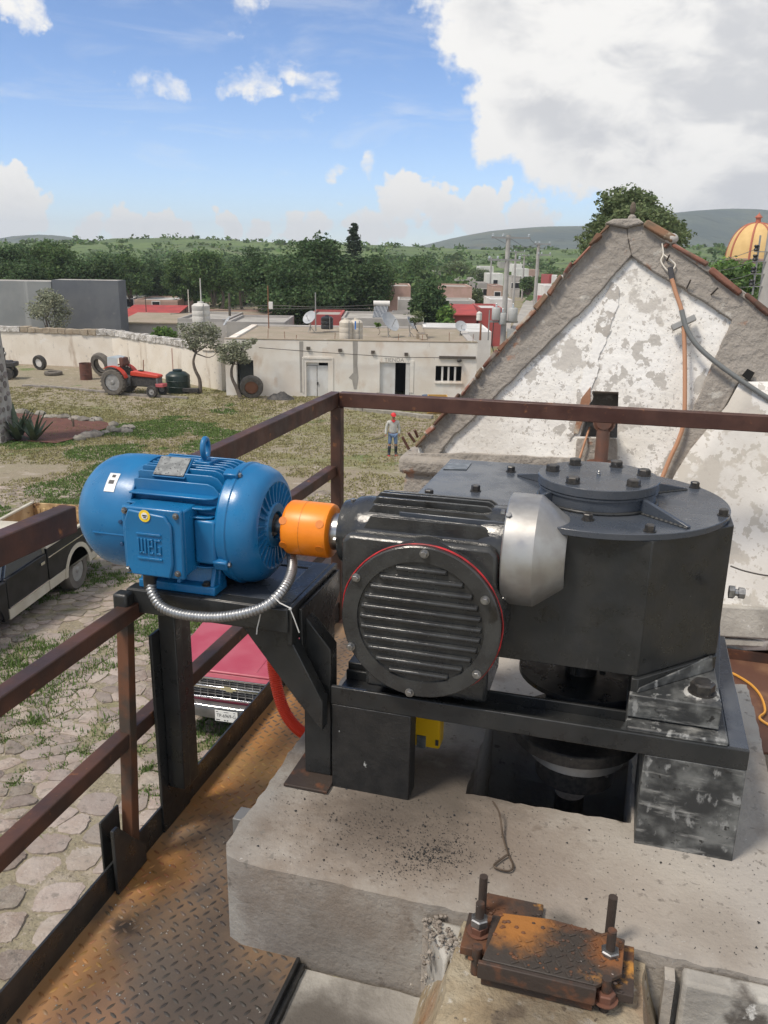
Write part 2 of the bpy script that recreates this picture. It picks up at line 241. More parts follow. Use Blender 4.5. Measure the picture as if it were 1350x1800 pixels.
mat('coping_brown', (.27, .215, .155), .95, col2=(.34, .29, .22), vs=2, bump=(8, .9, 6, .04))
mat('grey_block', (.115, .125, .14), .9, col2=(.145, .155, .165), vs=.5, spots=[((.18, .185, .19), 1.1, .6, .75)], bump=(5, .3, 6, .02))
mat('grey_block_light', (.22, .235, .235), .9, col2=(.27, .28, .275), vs=.5, spots=[((.34, .35, .34), .7, .62, .7, (1, 1, .1))], bump=(5, .3, 6, .02))
mat('roof_dirt', (.32, .265, .205), .95, col2=(.27, .235, .17), vs=.6, spots=[((.42, .38, .32), 1.1, .58, .7)], bump=(5, .5, 7, .03))
mat('roof_grey', (.40, .385, .35), .95, col2=(.30, .285, .26), vs=.6, bump=(5, .4, 7, .02))
mat('roof_white', (.60, .60, .59), .9, col2=(.48, .48, .46), vs=.5)
mat('house_pink', (.46, .31, .26), .92, col2=(.38, .265, .21), vs=.8, bump=(6, .3, 6, .02), rnd=.12)
mat('house_white', (.74, .73, .70), .9, col2=(.62, .60, .57), vs=.5, rnd=.08)
mat('house_grey', (.36, .345, .325), .9, col2=(.44, .42, .39), vs=.5, rnd=.12)
mat('house_red', (.42, .085, .08), .85, col2=(.34, .09, .085), vs=.6)
mat('roof_red', (.40, .06, .05), .75, col2=(.30, .05, .045), vs=.8); mat('roof_blue', (.08, .11, .22), .7)
mat('door_white', (.66, .67, .66), .6, col2=(.58, .57, .54), vs=1.4, spots=[((.45, .33, .22), 1.5, .64, .74, (1, 1, .6))])
mat('door_dark', (.03, .036, .034), .7, col2=(.05, .055, .05), vs=2); mat('interior', (.012, .012, .013), .9)
mat('wet_stain', (.30, .285, .26), .9, col2=(.37, .35, .32), vs=2)
mat('viga', (.09, .075, .06), .85)
mat('tank_beige', (.56, .51, .43), .55, col2=(.50, .46, .39), vs=1.5); mat('tank_black', (.018, .02, .022), .45); mat('tank_white', (.57, .56, .52), .7, col2=(.48, .465, .43), vs=2)
mat('pipe_blue', (.04, .20, .62), .5); mat('dish', (.40, .42, .44), .5, col2=(.34, .36, .38), vs=3); mat('metal_grey', (.30, .30, .29), .5, .3)
mat('solar', (.05, .07, .11), .15); mat('pole_rust', (.22, .10, .055), .8); mat('pole_conc', (.40, .39, .37), .85, col2=(.33, .32, .30), vs=2, bump=(8, .3, 5, .01))
mat('trafo', (.40, .41, .40), .55); mat('ceramic', (.42, .47, .50), .3)
mat('dome_yellow', (.66, .45, .19), .8, col2=(.60, .40, .16), vs=.7); mat('dome_red', (.40, .12, .07), .75)
mat('bark', (.105, .085, .065), .95, col2=(.16, .135, .105), vs=5, bump=(14, .7, 6, .03)); mat('bark_pale', (.17, .14, .115), .95, col2=(.11, .09, .075), vs=5, bump=(14, .7, 6, .03))
for n, c in dict(leaf_dark=(.070, .118, .045), leaf_mid=(.095, .155, .052), leaf_olive=(.135, .175, .080), leaf_bright=(.125, .215, .050), leaf_grey=(.26, .275, .19), leaf_con=(.055, .08, .05), leaf_hill=(.105, .165, .050)).items():
    mat(n, c, .7, island=.40, transl=.30, spec=.25)
mat('agave', (.055, .085, .05), .55, col2=(.075, .11, .06), vs=8)
mat('hill_green', (.12, .175, .055), .95, col2=(.085, .13, .045), vs=.028, vlo=.4, vhi=.6, spots=[((.135, .155, .07), .05, .56, .7), ((.045, .07, .028), .16, .52, .66)], bump=(.4, .6, 6, 1.0), detail=9, world=True)
mat('mountain', (.10, .125, .10), .95, col2=(.065, .09, .085), vs=.006, vlo=.42, vhi=.6, spots=[((.13, .13, .085), .008, .56, .70), ((.04, .055, .045), .02, .56, .7)], bump=(.05, .8, 6, 6.0), detail=9, world=True)
mat('tyre', (.030, .030, .030), .85, col2=(.075, .068, .058), vs=6, bump=(30, .3, 4, .01)); mat('tyre_dusty', (.105, .095, .082), .92, col2=(.15, .135, .115), vs=5, bump=(20, .3, 4, .01))
mat('rim', (.36, .36, .35), .5, .3, col2=(.26, .25, .24), vs=6); mat('rim_dark', (.10, .10, .10), .5, .3)
mat('tractor_red', (.58, .055, .025), .5, col2=(.48, .05, .025), vs=3); mat('tractor_pink', (.50, .11, .12), .6); mat('tractor_grey', (.16, .165, .17), .6, col2=(.08, .08, .08), vs=5); mat('engine', (.022, .022, .024), .6, col2=(.06, .055, .05), vs=9)
mat('plastic_sheet', (.55, .62, .64), .25, transl=.35)
mat('barrel_rust', (.14, .055, .038), .75, col2=(.09, .04, .03), vs=4); mat('dark_green_tank', (.013, .028, .024), .4)
mat('truck_black', (.008, .009, .010), .42, spec=.3, col2=(.02, .02, .022), vs=4, spots=[((.13, .105, .085), 2.6, .70, .74)]); mat('truck_cream', (.56, .53, .44), .5, col2=(.48, .44, .35), vs=3); mat('truck_tan', (.50, .38, .23), .75, col2=(.33, .22, .115), vs=3, spots=[((.13, .075, .04), 6, .62, .7)])
mat('tailgate', (.55, .40, .21), .75, col2=(.30, .18, .08), vs=5, spots=[((.10, .055, .03), 7, .56, .64)])
mat('chrome', (.62, .63, .64), .16, 1.0); mat('truck_red', (.36, .05, .08), .40, col2=(.40, .09, .12), vs=2, spots=[((.6, .5, .5), 45, .74, .76)]); mat('bumper', (.20, .205, .21), .32, .75, col2=(.30, .3, .3), vs=4)
mat('grille_dark', (.02, .02, .022), .6); mat('lamp_amber', (.62, .56, .30), .35); mat('lens_and_glare', (.62, .66, .68), .15); mat('glass', (.05, .06, .07), .08); mat('emblem', (.55, .50, .30), .35, .4)
mat('plate_white', (.76, .77, .74), .5)
mat('skin', (.30, .16, .10), .6); mat('shirt', (.50, .50, .46), .85, col2=(.42, .42, .39), vs=6); mat('jeans', (.16, .24, .37), .85, col2=(.11, .17, .28), vs=6); mat('boots', (.020, .026, .032), .5); mat('cap_red', (.62, .03, .035), .6); mat('shoe_red', (.45, .035, .03), .6)
mat('barrel_blue', (.05, .10, .17), .5); mat('box_yellow', (.50, .30, .075), .7)

# ------------------------------------------------------------------ mesh building
XF = {}
def frame_of(d):
    d = Vector(d).normalized(); a = Vector((0, 0, 1)) if abs(d.z) < .9 else Vector((1, 0, 0))
    u = d.cross(a).normalized(); return u, d.cross(u).normalized()
class MB:
    def __init__(s): s.v = []; s.f = []
    def add(s, vs, fs):
        o = len(s.v); s.v += [Vector(v) for v in vs]; s.f += [tuple(i+o for i in f) for f in fs]; return s
    def box(s, x0, x1, y0, y1, z0, z1):
        return s.add([(x0, y0, z0), (x1, y0, z0), (x1, y1, z0), (x0, y1, z0), (x0, y0, z1), (x1, y0, z1), (x1, y1, z1), (x0, y1, z1)],
                     [(0, 3, 2, 1), (4, 5, 6, 7), (0, 1, 5, 4), (1, 2, 6, 5), (2, 3, 7, 6), (3, 0, 4, 7)])
    def bar(s, a, b, w, h, up=(0, 0, 1)):
        a = Vector(a); b = Vector(b); d = (b-a).normalized(); r = d.cross(Vector(up)).normalized(); u = r.cross(d)
        vs = []
        for p in (a, b):
            for i, j in ((-1, -1), (1, -1), (1, 1), (-1, 1)): vs.append(p + r*(w/2*i) + u*(h/2*j))
        return s.add(vs, [(0, 1, 2, 3), (7, 6, 5, 4), (0, 4, 5, 1), (1, 5, 6, 2), (2, 6, 7, 3), (3, 7, 4, 0)])
    def rings(s, R, closed=False, cap0=True, cap1=True):
        o = len(s.v); n = len(R[0])
        for r in R: s.v += [Vector(p) for p in r]
        m = len(R)
        for i in range(m if closed else m-1):
            a = o+i*n; b = o+((i+1) % m)*n
            for k in range(n): s.f.append((a+k, a+(k+1) % n, b+(k+1) % n, b+k))
        if not closed:
            if cap0: s.f.append(tuple(o+k for k in range(n))[::-1])
            if cap1: s.f.append(tuple(o+(m-1)*n+k for k in range(n)))
        return s
    def lathe(s, org, axis, prof, n=24, cap0=True, cap1=True, a0=0.0):
        org = Vector(org); ax = Vector(axis).normalized(); u, w = frame_of(ax)
        R = [[org + ax*t + u*(r*cos(a0+2*pi*k/n)) - w*(r*sin(a0+2*pi*k/n))*-1 for k in range(n)] for t, r in prof]
        return s.rings(R, False, cap0, cap1)
    def cyl(s, a, b, r0, r1=None, n=16):
        a = Vector(a); b = Vector(b); return s.lathe(a, b-a, [(0, r0), ((b-a).length, r0 if r1 is None else r1)], n)
    def tube(s, P, r, n=8, closed=False):
        P = [Vector(p) for p in P]; m = len(P); R = []; u = None
        rr = r if isinstance(r, (list, tuple)) else [r]*m
        for i in range(m):
            if closed: t = (P[(i+1) % m]-P[i-1]).normalized()
            else: t = (P[min(i+1, m-1)]-P[max(i-1, 0)]).normalized()
            if u is None: u, _ = frame_of(t)
            u = (u - t*u.dot(t)).normalized(); w = t.cross(u)
            R.append([P[i]+(u*cos(2*pi*k/n)+w*sin(2*pi*k/n))*rr[i] for k in range(n)])
        return s.rings(R, closed)
    def prism(s, poly, ext):
        """poly: list of 3d points, ext: extrusion vector"""
        ext = Vector(ext); n = len(poly); vs = [Vector(p) for p in poly] + [Vector(p)+ext for p in poly]
        return s.add(vs, [tuple(range(n))[::-1], tuple(range(n, 2*n))] + [(i, (i+1) % n, n+(i+1) % n, n+i) for i in range(n)])
    def ball(s, c, r, n=10, m=6):
        c = Vector(c); rx, ry, rz = r if isinstance(r, tuple) else (r, r, r)
        R = [[c+Vector((rx*sin(pi*i/m)*cos(2*pi*k/n), ry*sin(pi*i/m)*sin(2*pi*k/n), rz*cos(pi*i/m))) for k in range(n)] for i in range(m, -1, -1)]
        R[0] = [c+Vector((1e-4*cos(2*pi*k/n), 1e-4*sin(2*pi*k/n), -rz)) for k in range(n)]; R[-1] = [c+Vector((1e-4*cos(2*pi*k/n), 1e-4*sin(2*pi*k/n), rz)) for k in range(n)]
        return s.rings(R)
    def xf(s, m, start=0):
        for i in range(start, len(s.v)): s.v[i] = m @ s.v[i]
        return s
    def jitter(s, a, seed=1):
        rg = random.Random(seed)
        for i in range(len(s.v)): s.v[i] = s.v[i] + Vector((rg.uniform(-a, a), rg.uniform(-a, a), rg.uniform(-a, a)))
        return s
    def build(s, name, m, parent=None, smooth=None, bevel=None, label=None, loc=None, seg=2):
        key = parent.name if parent else None
        tf = XF.get(key) if key else None
        vs = s.v
        if tf is not None:
            inv = (Matrix.Translation(tf[0]) @ Matrix.Rotation(tf[1], 4, 'Z')).inverted(); vs = [inv @ v for v in vs]
        org = None
        if parent is None and loc is None and vs:
            xs = [v.x for v in vs]; ys = [v.y for v in vs]; org = Vector(((min(xs)+max(xs))/2, (min(ys)+max(ys))/2, min(v.z for v in vs)))
            vs = [v-org for v in vs]
        me = bpy.data.meshes.new(name); me.from_pydata([tuple(v) for v in vs], [], s.f)
        bm = bmesh.new(); bm.from_mesh(me); bmesh.ops.recalc_face_normals(bm, faces=bm.faces); bm.to_mesh(me); bm.free()
        me.materials.append(M[m]); o = bpy.data.objects.new(name, me); COL.objects.link(o)
        if parent: o.parent = parent; XF[o.name] = tf
        if org is not None: o.location = org
        if loc is not None: o.location = loc
        if smooth is not None:
            me.shade_smooth(); me.set_sharp_from_angle(angle=radians(smooth))
        if bevel:
            b = o.modifiers.new('bevel', 'BEVEL'); b.width = bevel; b.segments = seg; b.limit_method = 'ANGLE'; b.angle_limit = radians(40); b.harden_normals = False
            if smooth is None: me.shade_smooth(); me.set_sharp_from_angle(angle=radians(40))
        if label: o['label'] = label
        return o
def fast(name, V, F, m, parent=None, label=None, smooth=False):
    me = bpy.data.meshes.new(name); V = np.asarray(V, np.float32); F = np.asarray(F, np.int32); k = F.shape[1]
    me.vertices.add(len(V)); me.vertices.foreach_set('co', V.ravel()); me.loops.add(F.size); me.loops.foreach_set('vertex_index', F.ravel())
    me.polygons.add(len(F)); me.polygons.foreach_set('loop_start', np.arange(0, F.size, k, dtype=np.int32)); me.update(calc_edges=True); me.validate()
    if smooth: me.shade_smooth()
    me.materials.append(M[m]); o = bpy.data.objects.new(name, me); COL.objects.link(o)
    if parent: o.parent = parent; XF[o.name] = XF.get(parent.name)
    if label: o['label'] = label
    return o
def thing(name, label, cat, loc=(0, 0, 0), rotz=0.0, group=None, local=False):
    o = bpy.data.objects.new(name, None); COL.objects.link(o); o.location = loc; o.rotation_euler = (0, 0, rotz); o.empty_display_size = .1
    o['label'] = label; o['category'] = cat
    if group: o['group'] = group
    XF[o.name] = None if local else (Vector(loc), rotz); return o
def tag(o, label, cat, group=None):
    o['label'] = label; o['category'] = cat
    if group: o['group'] = group
    return o
def struct(o): o['kind'] = 'structure'; return o
def stuff(o, label=None, cat=None):
    o['kind'] = 'stuff'
    if label: o['label'] = label
    if cat: o['category'] = cat
    return o
def catmull(P, k=8):
    P = [Vector(p) for p in P]; Q = [P[0]*2-P[1]] + P + [P[-1]*2-P[-2]]; out = []
    for i in range(1, len(Q)-2):
        a, b, c, d = Q[i-1:i+3]
        for j in range(k):
            t = j/k; out.append(.5*((2*b)+(c-a)*t+(2*a-5*b+4*c-d)*t*t+(3*b-a-3*c+d)*t**3))
    out.append(P[-1]); return out
def hexbolt(mb, p, ax, r, h, wr=None, wh=.003):
    p = Vector(p); ax = Vector(ax).normalized()
    if wr: mb.lathe(p, ax, [(0, wr), (wh, wr)], 16); p = p + ax*wh
    mb.lathe(p, ax, [(0, r), (h*.85, r), (h, r*.86)], 6, a0=random.random())
    return mb
def bolt(parent, p, ax, r, h, m='bolt_dark', wr=None, name='bolt'):
    return hexbolt(MB(), p, ax, r, h, wr).build(name, m, parent, bevel=None)
exec_parts = []
# ------------------------------------------------------------------ ground, hills, mountains
def ground_mesh():
    ds = [-60, -20, -5] + [i*1.0 for i in range(0, 60)] + [60*1.12**i for i in range(0, 32)]
    nx = 41; V = []; F = []
    for d in ds:
        hw = min(2800, max(40, abs(d)*1.6))
        for i in range(nx):
            xr = -hw+2*hw*i/(nx-1); z = zg(d)
            V.append(tuple(VF(xr, d, z)))
    for j in range(len(ds)-1):
        for i in range(nx-1):
            a = j*nx+i; F.append((a, a+1, a+nx+1, a+nx))
    return struct(fast('ground', V, F, 'ground', smooth=True))
ground_mesh()
def crest_mesh(name, crest, d0, d1, d2, m, zbase, rough, cols=160, rows=26):
    """crest: [(px, py)] silhouette in the distance, at forward distance d1; slopes rise from d0 and fall to d2"""
    xs = [c[0] for c in crest]; ys = [c[1] for c in crest]; V = []; F = []
    rg = np.random.RandomState(3)
    ph = rg.rand(12, 3)*6.28
    pxs = np.linspace(xs[0], xs[-1], cols)
    for j in range(rows):
        t = j/(rows-1)
        for px in pxs:
            py = np.interp(px, xs, ys); xr, dd, zc = pv(px, py, d1)
            if t <= .7: s = t/.7; d = d0+(d1-d0)*s; h = s*s*(3-2*s)
            else: s = (t-.7)/.3; d = d1+(d2-d1)*s; h = 1-s*s
            k = xr/d1
            n = sum(sin(k*(9+7*q)+d*.03*(q % 3+1)*100/d1+ph[q, 0])*(.5**(q % 4)) for q in range(8))
            z = zbase+(zc-zbase)*h + rough*n*h*(1-h)*4*(1 if t < .7 else .3)
            V.append(tuple(VF(k*d, d, z)))
    for j in range(rows-1):
        for i in range(cols-1):
            a = j*cols+i; F.append((a, a+1, a+cols+1, a+cols))
    HV[name] = np.array(V)
    return struct(fast(name, V, F, m, smooth=True))
HV = {}
crest_mesh('hills', [(-900, 425), (0, 428), (150, 426), (200, 419), (330, 418), (430, 424), (560, 429), (680, 431), (800, 437), (900, 440), (1000, 438), (1100, 437), (1250, 434), (1700, 430), (2400, 425)], 150, 420, 700, 'hill_green', -9.2, 1.2)
crest_mesh('mountain_range', [(-1200, 425), (-300, 425), (-40, 424), (20, 417), (60, 419), (130, 430), (300, 434), (600, 436), (700, 436), (745, 431), (800, 418), (860, 407), (900, 403), (960, 399), (1020, 398), (1100, 392), (1180, 378), (1225, 371), (1280, 367), (1330, 368), (1400, 375), (1600, 368), (2400, 380)], 800, 1400, 1900, 'mountain', -10, 6.0)

# ------------------------------------------------------------------ steel platform
ZP, ZS = -1.95, -1.66
plat = thing('steel_platform', 'rusty orange-brown checker plate walkway with a low dark edge plate', 'platform', (-1.2, 2.4, ZP-.02))
MB().box(-1.405, -.748, .9, 1.90, ZP-.012, ZP).box(-1.405, -.98, 1.90, 4.05, ZP-.012, ZP).build('tread_plate', 'checker', plat)
MB().box(-1.412, -1.405, .9, 4.2, ZP-.10, ZP+.105).build('edge_plate', 'black_paint', plat)
MB().box(-.752, -.742, .9, 1.82, ZP-.05, ZP+.022).box(-.741, -.728, .9, 1.82, ZP-.03, ZP+.004).build('edge_angle', 'rough_black', plat)
MB().box(-1.40, 3.2, 3.392, 4.46, ZP-.012, ZP-.001).build('rear_tread_plate', 'rust_floor', plat)
MB().box(.3, 3.2, 4.25, 4.262, ZP-.0, ZP+.05).box(.3, 3.2, 4.38, 4.40, ZP, ZP+.11).build('rear_edge_angle', 'rail_dark', plat)
MB().bar((-1.30, .5, ZP-.08), (-1.30, 4.3, ZP-.08), .06, .10).bar((-.9, .5, ZP-.08), (-.9, 1.8, ZP-.08), .06, .10).build('support_beam', 'rail_dark', plat)
def lugs(regions, name, m, keep=lambda x, y: True):
    V = []; F = []; p = .0315; L, w, h = .0155, .0046, .0024
    c, s_ = cos(.78), sin(.78)
    for (x0, x1, y0, y1) in regions:
        nx = int((x1-x0)/p*1.5)+2; ny = int((y1-y0)/p*1.5)+2
        for i in range(-ny, nx+ny):
            for j in range(-ny, nx+ny):
                gx = (i*c-j*s_)*p+x0; gy = (i*s_+j*c)*p+y0
                if not (x0+.012 < gx < x1-.012 and y0 < gy < y1): continue
                if not keep(gx, gy): continue
                a = .78+(pi/2 if (i+j) % 2 else 0)+.35
                ca, sa = cos(a), sin(a); o = len(V)
                for (u, v, z) in ((-L, 0, 0), (-L*.4, -w, 0), (L*.4, -w, 0), (L, 0, 0), (L*.4, w, 0), (-L*.4, w, 0), (-L*.62, 0, h), (-L*.25, -w*.35, h), (L*.25, -w*.35, h), (L*.62, 0, h), (L*.25, w*.35, h), (-L*.25, w*.35, h)):
                    V.append((gx+u*ca-v*sa, gy+u*sa+v*ca, ZP+z))
                for k in range(6): F.append((o+k, o+(k+1) % 6, o+6+(k+1) % 6, o+6+k))
                F += [(o+6, o+7, o+10, o+11), (o+7, o+8, o+9, o+10)]
    inv = XF[plat.name][0]
    o = fast(name, np.array(V)-np.array(inv), F, m, plat); o['kind'] = 'stuff'; return o
lugs([(-1.40, -.752, 1.05, 1.83), (-1.40, -1.0, 1.83, 3.9)], 'tread_lugs', 'lug')

# ------------------------------------------------------------------ concrete
rgn = np.random.RandomState(5)
def vnoise(x, y, s, seed=0):
    """cheap smooth value noise"""
    x = x*s; y = y*s; i = math.floor(x); j = math.floor(y); fx = x-i; fy = y-j
    def h(a, b): return math.modf(abs(sin(a*127.1+b*311.7+seed*74.7)*43758.5453))[0]
    fx = fx*fx*(3-2*fx); fy = fy*fy*(3-2*fy)
    return (h(i, j)*(1-fx)+h(i+1, j)*fx)*(1-fy)+(h(i, j+1)*(1-fx)+h(i+1, j+1)*fx)*fy
def fbm(x, y, s, seed=0, o=4):
    v = 0; a = .5
    for k in range(o): v += a*vnoise(x, y, s*2**k, seed+k); a *= .5
    return v
def slab(name, m, parent, xs, ys, z, zb, hole=None, rough=.004, edge=.008, seed=1, chamfer=None):
    nx, ny = len(xs), len(ys); idx = {}; V = []; F = []
    cell = {}
    def inh(i, j):
        if hole is None: return False
        cx, cy = (xs[i]+xs[i+1])/2, (ys[j]+ys[j+1])/2
        return hole[0] < cx < hole[1] and hole[2] < cy < hole[3]
    def vid(i, j, top):
        k = (i, j, top)
        if k not in idx:
            x, y = xs[i], ys[j]
            ed = i in (0, nx-1) or j in (0, ny-1) or (hole and (min(abs(x-hole[0]), abs(x-hole[1]), abs(y-hole[2]), abs(y-hole[3])) < .012))
            dx = (fbm(x, y, 26, seed)-.47)*edge*5 if ed else 0; dy = (fbm(x, y, 26, seed+9)-.47)*edge*5 if ed else 0
            zz = (z+(fbm(x, y, 6, seed+3)-.47)*rough*3 - (abs(fbm(x, y, 40, seed+5)-.47)*.022 if ed else 0)) if top else zb
            if not top: dx *= .3; dy *= .3
            if chamfer and i <= chamfer and j <= chamfer:
                q = max(0, chamfer-i-j); dx += q*.007; dy += q*.007
            idx[k] = len(V); V.append((x+dx, y+dy, zz))
        return idx[k]
    for i in range(nx-1):
        for j in range(ny-1):
            if inh(i, j): continue
            F.append((vid(i, j, 1), vid(i+1, j, 1), vid(i+1, j+1, 1), vid(i, j+1, 1)))
            for (di, dj, e0, e1) in ((-1, 0, (i, j+1), (i, j)), (1, 0, (i+1, j), (i+1, j+1)), (0, -1, (i, j), (i+1, j)), (0, 1, (i+1, j+1), (i, j+1))):
                a, b = i+di, j+dj
                if a < 0 or b < 0 or a >= nx-1 or b >= ny-1 or inh(a, b):
                    F.append((vid(*e0, 1), vid(*e0, 0), vid(*e1, 0), vid(*e1, 1)))
    mb = MB(); mb.v = [Vector(v) for v in V]; mb.f = F
    return mb.build(name, m, parent, smooth=32)
fnd = thing('concrete_foundation', 'pale grey concrete slab with a square pit, carrying the black gear unit', 'foundation', (-.2, 2.6, ZP))
xs = list(np.arange(-1.0, .5951, .0222)); ys = list(np.arange(1.835, 3.391, .0222))
slab('slab', 'concrete', fnd, xs, ys, ZS, ZP-.03, hole=(-.372, .132, 2.352, 2.95), chamfer=3, rough=.0014, edge=.0034)
MB().box(-.40, .16, 2.33, 2.97, ZP-.65, ZP-.6).build('pit_floor', 'void', fnd)
MB().box(-.40, -.385, 2.33, 2.97, ZP-.62, ZP).box(.15, .165, 2.33, 2.97, ZP-.62, ZP).box(-.385, .15, 2.958, 2.975, ZP-.62, ZP).box(-.385, .15, 2.32, 2.335, ZP-.62, ZP).build('pit_wall', 'concrete_old', fnd)
step = thing('concrete_step', 'rough stained concrete floor strip in front of the slab', 'step', (0, 1.4, ZP-.04))
slab('floor', 'concrete_old', step, list(np.arange(-.727, 1.3, .04)), list(np.arange(.7, 1.832, .04)), ZP-.012, ZP-.25, rough=.006, edge=.002, seed=4)
bk = thing('concrete_block', 'broken grey concrete lump stuck to the slab front left of the rusty plate', 'concrete block', (-.33, 1.79, ZP))
m_ = MB().prism([(-.385, 1.835, ZP-.01), (-.305, 1.70, ZP-.01), (-.27, 1.80, ZP-.01), (-.27, 1.835, ZP-.01)], (0, 0, .26)); m_.build('lump', 'concrete_old', bk, bevel=.015)
rg = random.Random(31); rub = MB()
for k in range(420):
    t_ = rg.random(); r = rg.uniform(.002, .0085); rub.ball((-.385+t_*.12+rg.gauss(0, .012), 1.83-t_*.10+rg.gauss(0, .02), ZP+.262-rg.random()**2*.22), (r, r*rg.uniform(.7, 1), r*.8), 5, 3)
o_ = rub.jitter(.0016, 6).build('rubble', 'concrete', bk); o_['kind'] = 'stuff'
MB().prism([(-.392, 1.828, ZP), (-.372, 1.815, ZP), (-.372, 1.835, ZP)], (0, 0, .22)).build('form_strip', 'concrete', bk)
pf = thing('slab_front_wall', 'stained concrete upstand with a dark slot at lower right corner', 'concrete wall', (.5, 1.8, ZP))
MB().box(.262, 1.2, 1.775, 1.83, ZP-.2, ZS-.012).build('upstand', 'concrete_old', pf, bevel=.01)
MB().box(.222, .246, 1.79, 1.833, ZP-.2, ZS-.03).build('slot_edge', 'concrete', pf)
# pedestal
pd = thing('pedestal', 'ochre-stained concrete plinth with sloping sides at the bottom edge', 'plinth', (-.05, 1.6, ZP))
R_ = []
for (z, x0, x1, y0, y1) in ((ZP-.35, -.47, .33, 1.22, 1.835), (ZP-.18, -.43, .29, 1.28, 1.835), (ZP, -.385, .255, 1.36, 1.835), (ZP+.17, -.315, .195, 1.50, 1.835), (ZP+.262, -.285, .172, 1.56, 1.83)):
    n = 11; r = []
    for k in range(n): r.append(Vector((x0+(x1-x0)*k/n, y0, z)))
    for k in range(n): r.append(Vector((x1, y0+(y1-y0)*k/n, z)))
    for k in range(n): r.append(Vector((x1-(x1-x0)*k/n, y1, z)))
    for k in range(n): r.append(Vector((x0, y1-(y1-y0)*k/n, z)))
    R_.append([p+Vector(((fbm(p.x+z, p.y, 22, 2)-.47)*.024, (fbm(p.x, p.y+z, 22, 7)-.47)*.024, (fbm(p.x, p.y, 18, 5)-.47)*.012)) for p in r])
MB().rings(R_).build('plinth_body', 'pedestal', pd, smooth=45)
# rusty anchor plate on the pedestal
ap = thing('anchor_plate', 'rusty checker plate bracket bolted on the ochre plinth', 'bracket', (-.05, 1.7, -1.69))
T = -1.618
MB().prism([(-.205, 1.638, T), (.058, 1.638, T), (.115, 1.69, T), (.12, 1.80, T), (-.06, 1.815, T), (-.18, 1.80, T)], (0, 0, .012)).build('plate', 'rust_mix', ap, bevel=.002)
MB().box(-.213, .060, 1.626, 1.6375, T-.036, T+.010).build('front_flange', 'rust_dark', ap, bevel=.002)
MB().box(-.205, .055, 1.640, 1.80, T-.065, T-.001).build('packing', 'rust_dark', ap)
MB().box(-.268, -.205, 1.695, 1.815, T-.045, T-.022).build('ear_plate', 'rust_plate', ap, bevel=.002)
MB().box(.062, .145, 1.665, 1.82, T-.045, T-.022).build('ear_plate', 'rust_plate', ap, bevel=.002)
MB().box(-.235, -.085, 1.815, 1.90, -1.662, -1.640).build('back_plate', 'rust_plate', ap, bevel=.003)
V = []; lm = MB()
for i in range(9):
    for j in range(7):
        x = -.13+i*.025; y = 1.650+j*.025; a = .6+(pi/2 if (i+j) % 2 else 0)
        if x > .06 and y < 1.70: continue
        if x < -.06 and y > 1.73: continue
        d = Vector((cos(a), sin(a), 0)); lm.bar(Vector((x, y, T+.0135))-d*.010, Vector((x, y, T+.0135))+d*.010, .007, .003)
lm.build('tread_lugs', 'rust_mix', ap, bevel=.0012)
def stud(parent, x, y, z0, z1, zn, nutm='bolt_steel', nuts=2):
    mb = MB(); k = int((z1-z0)/.0035); mb.lathe((x, y, z0), (0, 0, 1), [(i*.0035, .0115 if i % 2 else .0102) for i in range(k)], 12); mb.build('stud', 'rust_dark', parent, smooth=60)
    for q in range(nuts):
        n = hexbolt(MB(), (x, y, zn+q*.024), (0, 0, 1), .023, .020, .030 if q == 0 else None); n.build('nut', 'pipe_rust' if q == 0 and nuts > 1 else nutm, parent)
stud(ap, -.232, 1.755, -1.69, -1.545, -1.638); stud(ap, .086, 1.745, -1.69, -1.535, -1.638); stud(ap, .082, 1.655, -1.69, -1.590, -1.655, 'pipe_rust', 1)
MB().cyl((-.236, 1.82, -1.66), (-.236, 1.82, -1.525), .011, n=10).build('stud', 'rust_dark', ap, smooth=60)
MB().cyl((.083, 1.83, -1.66), (.083, 1.83, -1.515), .0115, n=10).build('stud', 'rust_dark', ap, smooth=60)
MB().cyl((-.225, 1.672, -1.72), (-.222, 1.676, -1.61), .0125, n=10).build('spacer_pin', 'rust_dark', ap, smooth=60)
rg = random.Random(77); cr = MB()
for k in range(150):
    x = rg.uniform(-.24, .12); y = rg.uniform(1.645, 1.86); r = rg.uniform(.002, .006); zz = T+.0125 if (-.19 < x < .11 and y < 1.79) else -1.638
    if y > 1.81 and x > -.09: continue
    cr.ball((x, y, zz), (r*1.3, r, r*.6), 5, 3)
o_ = cr.jitter(.0006, 5).build('rust_crust', 'rust_plate', ap); o_['kind'] = 'stuff'
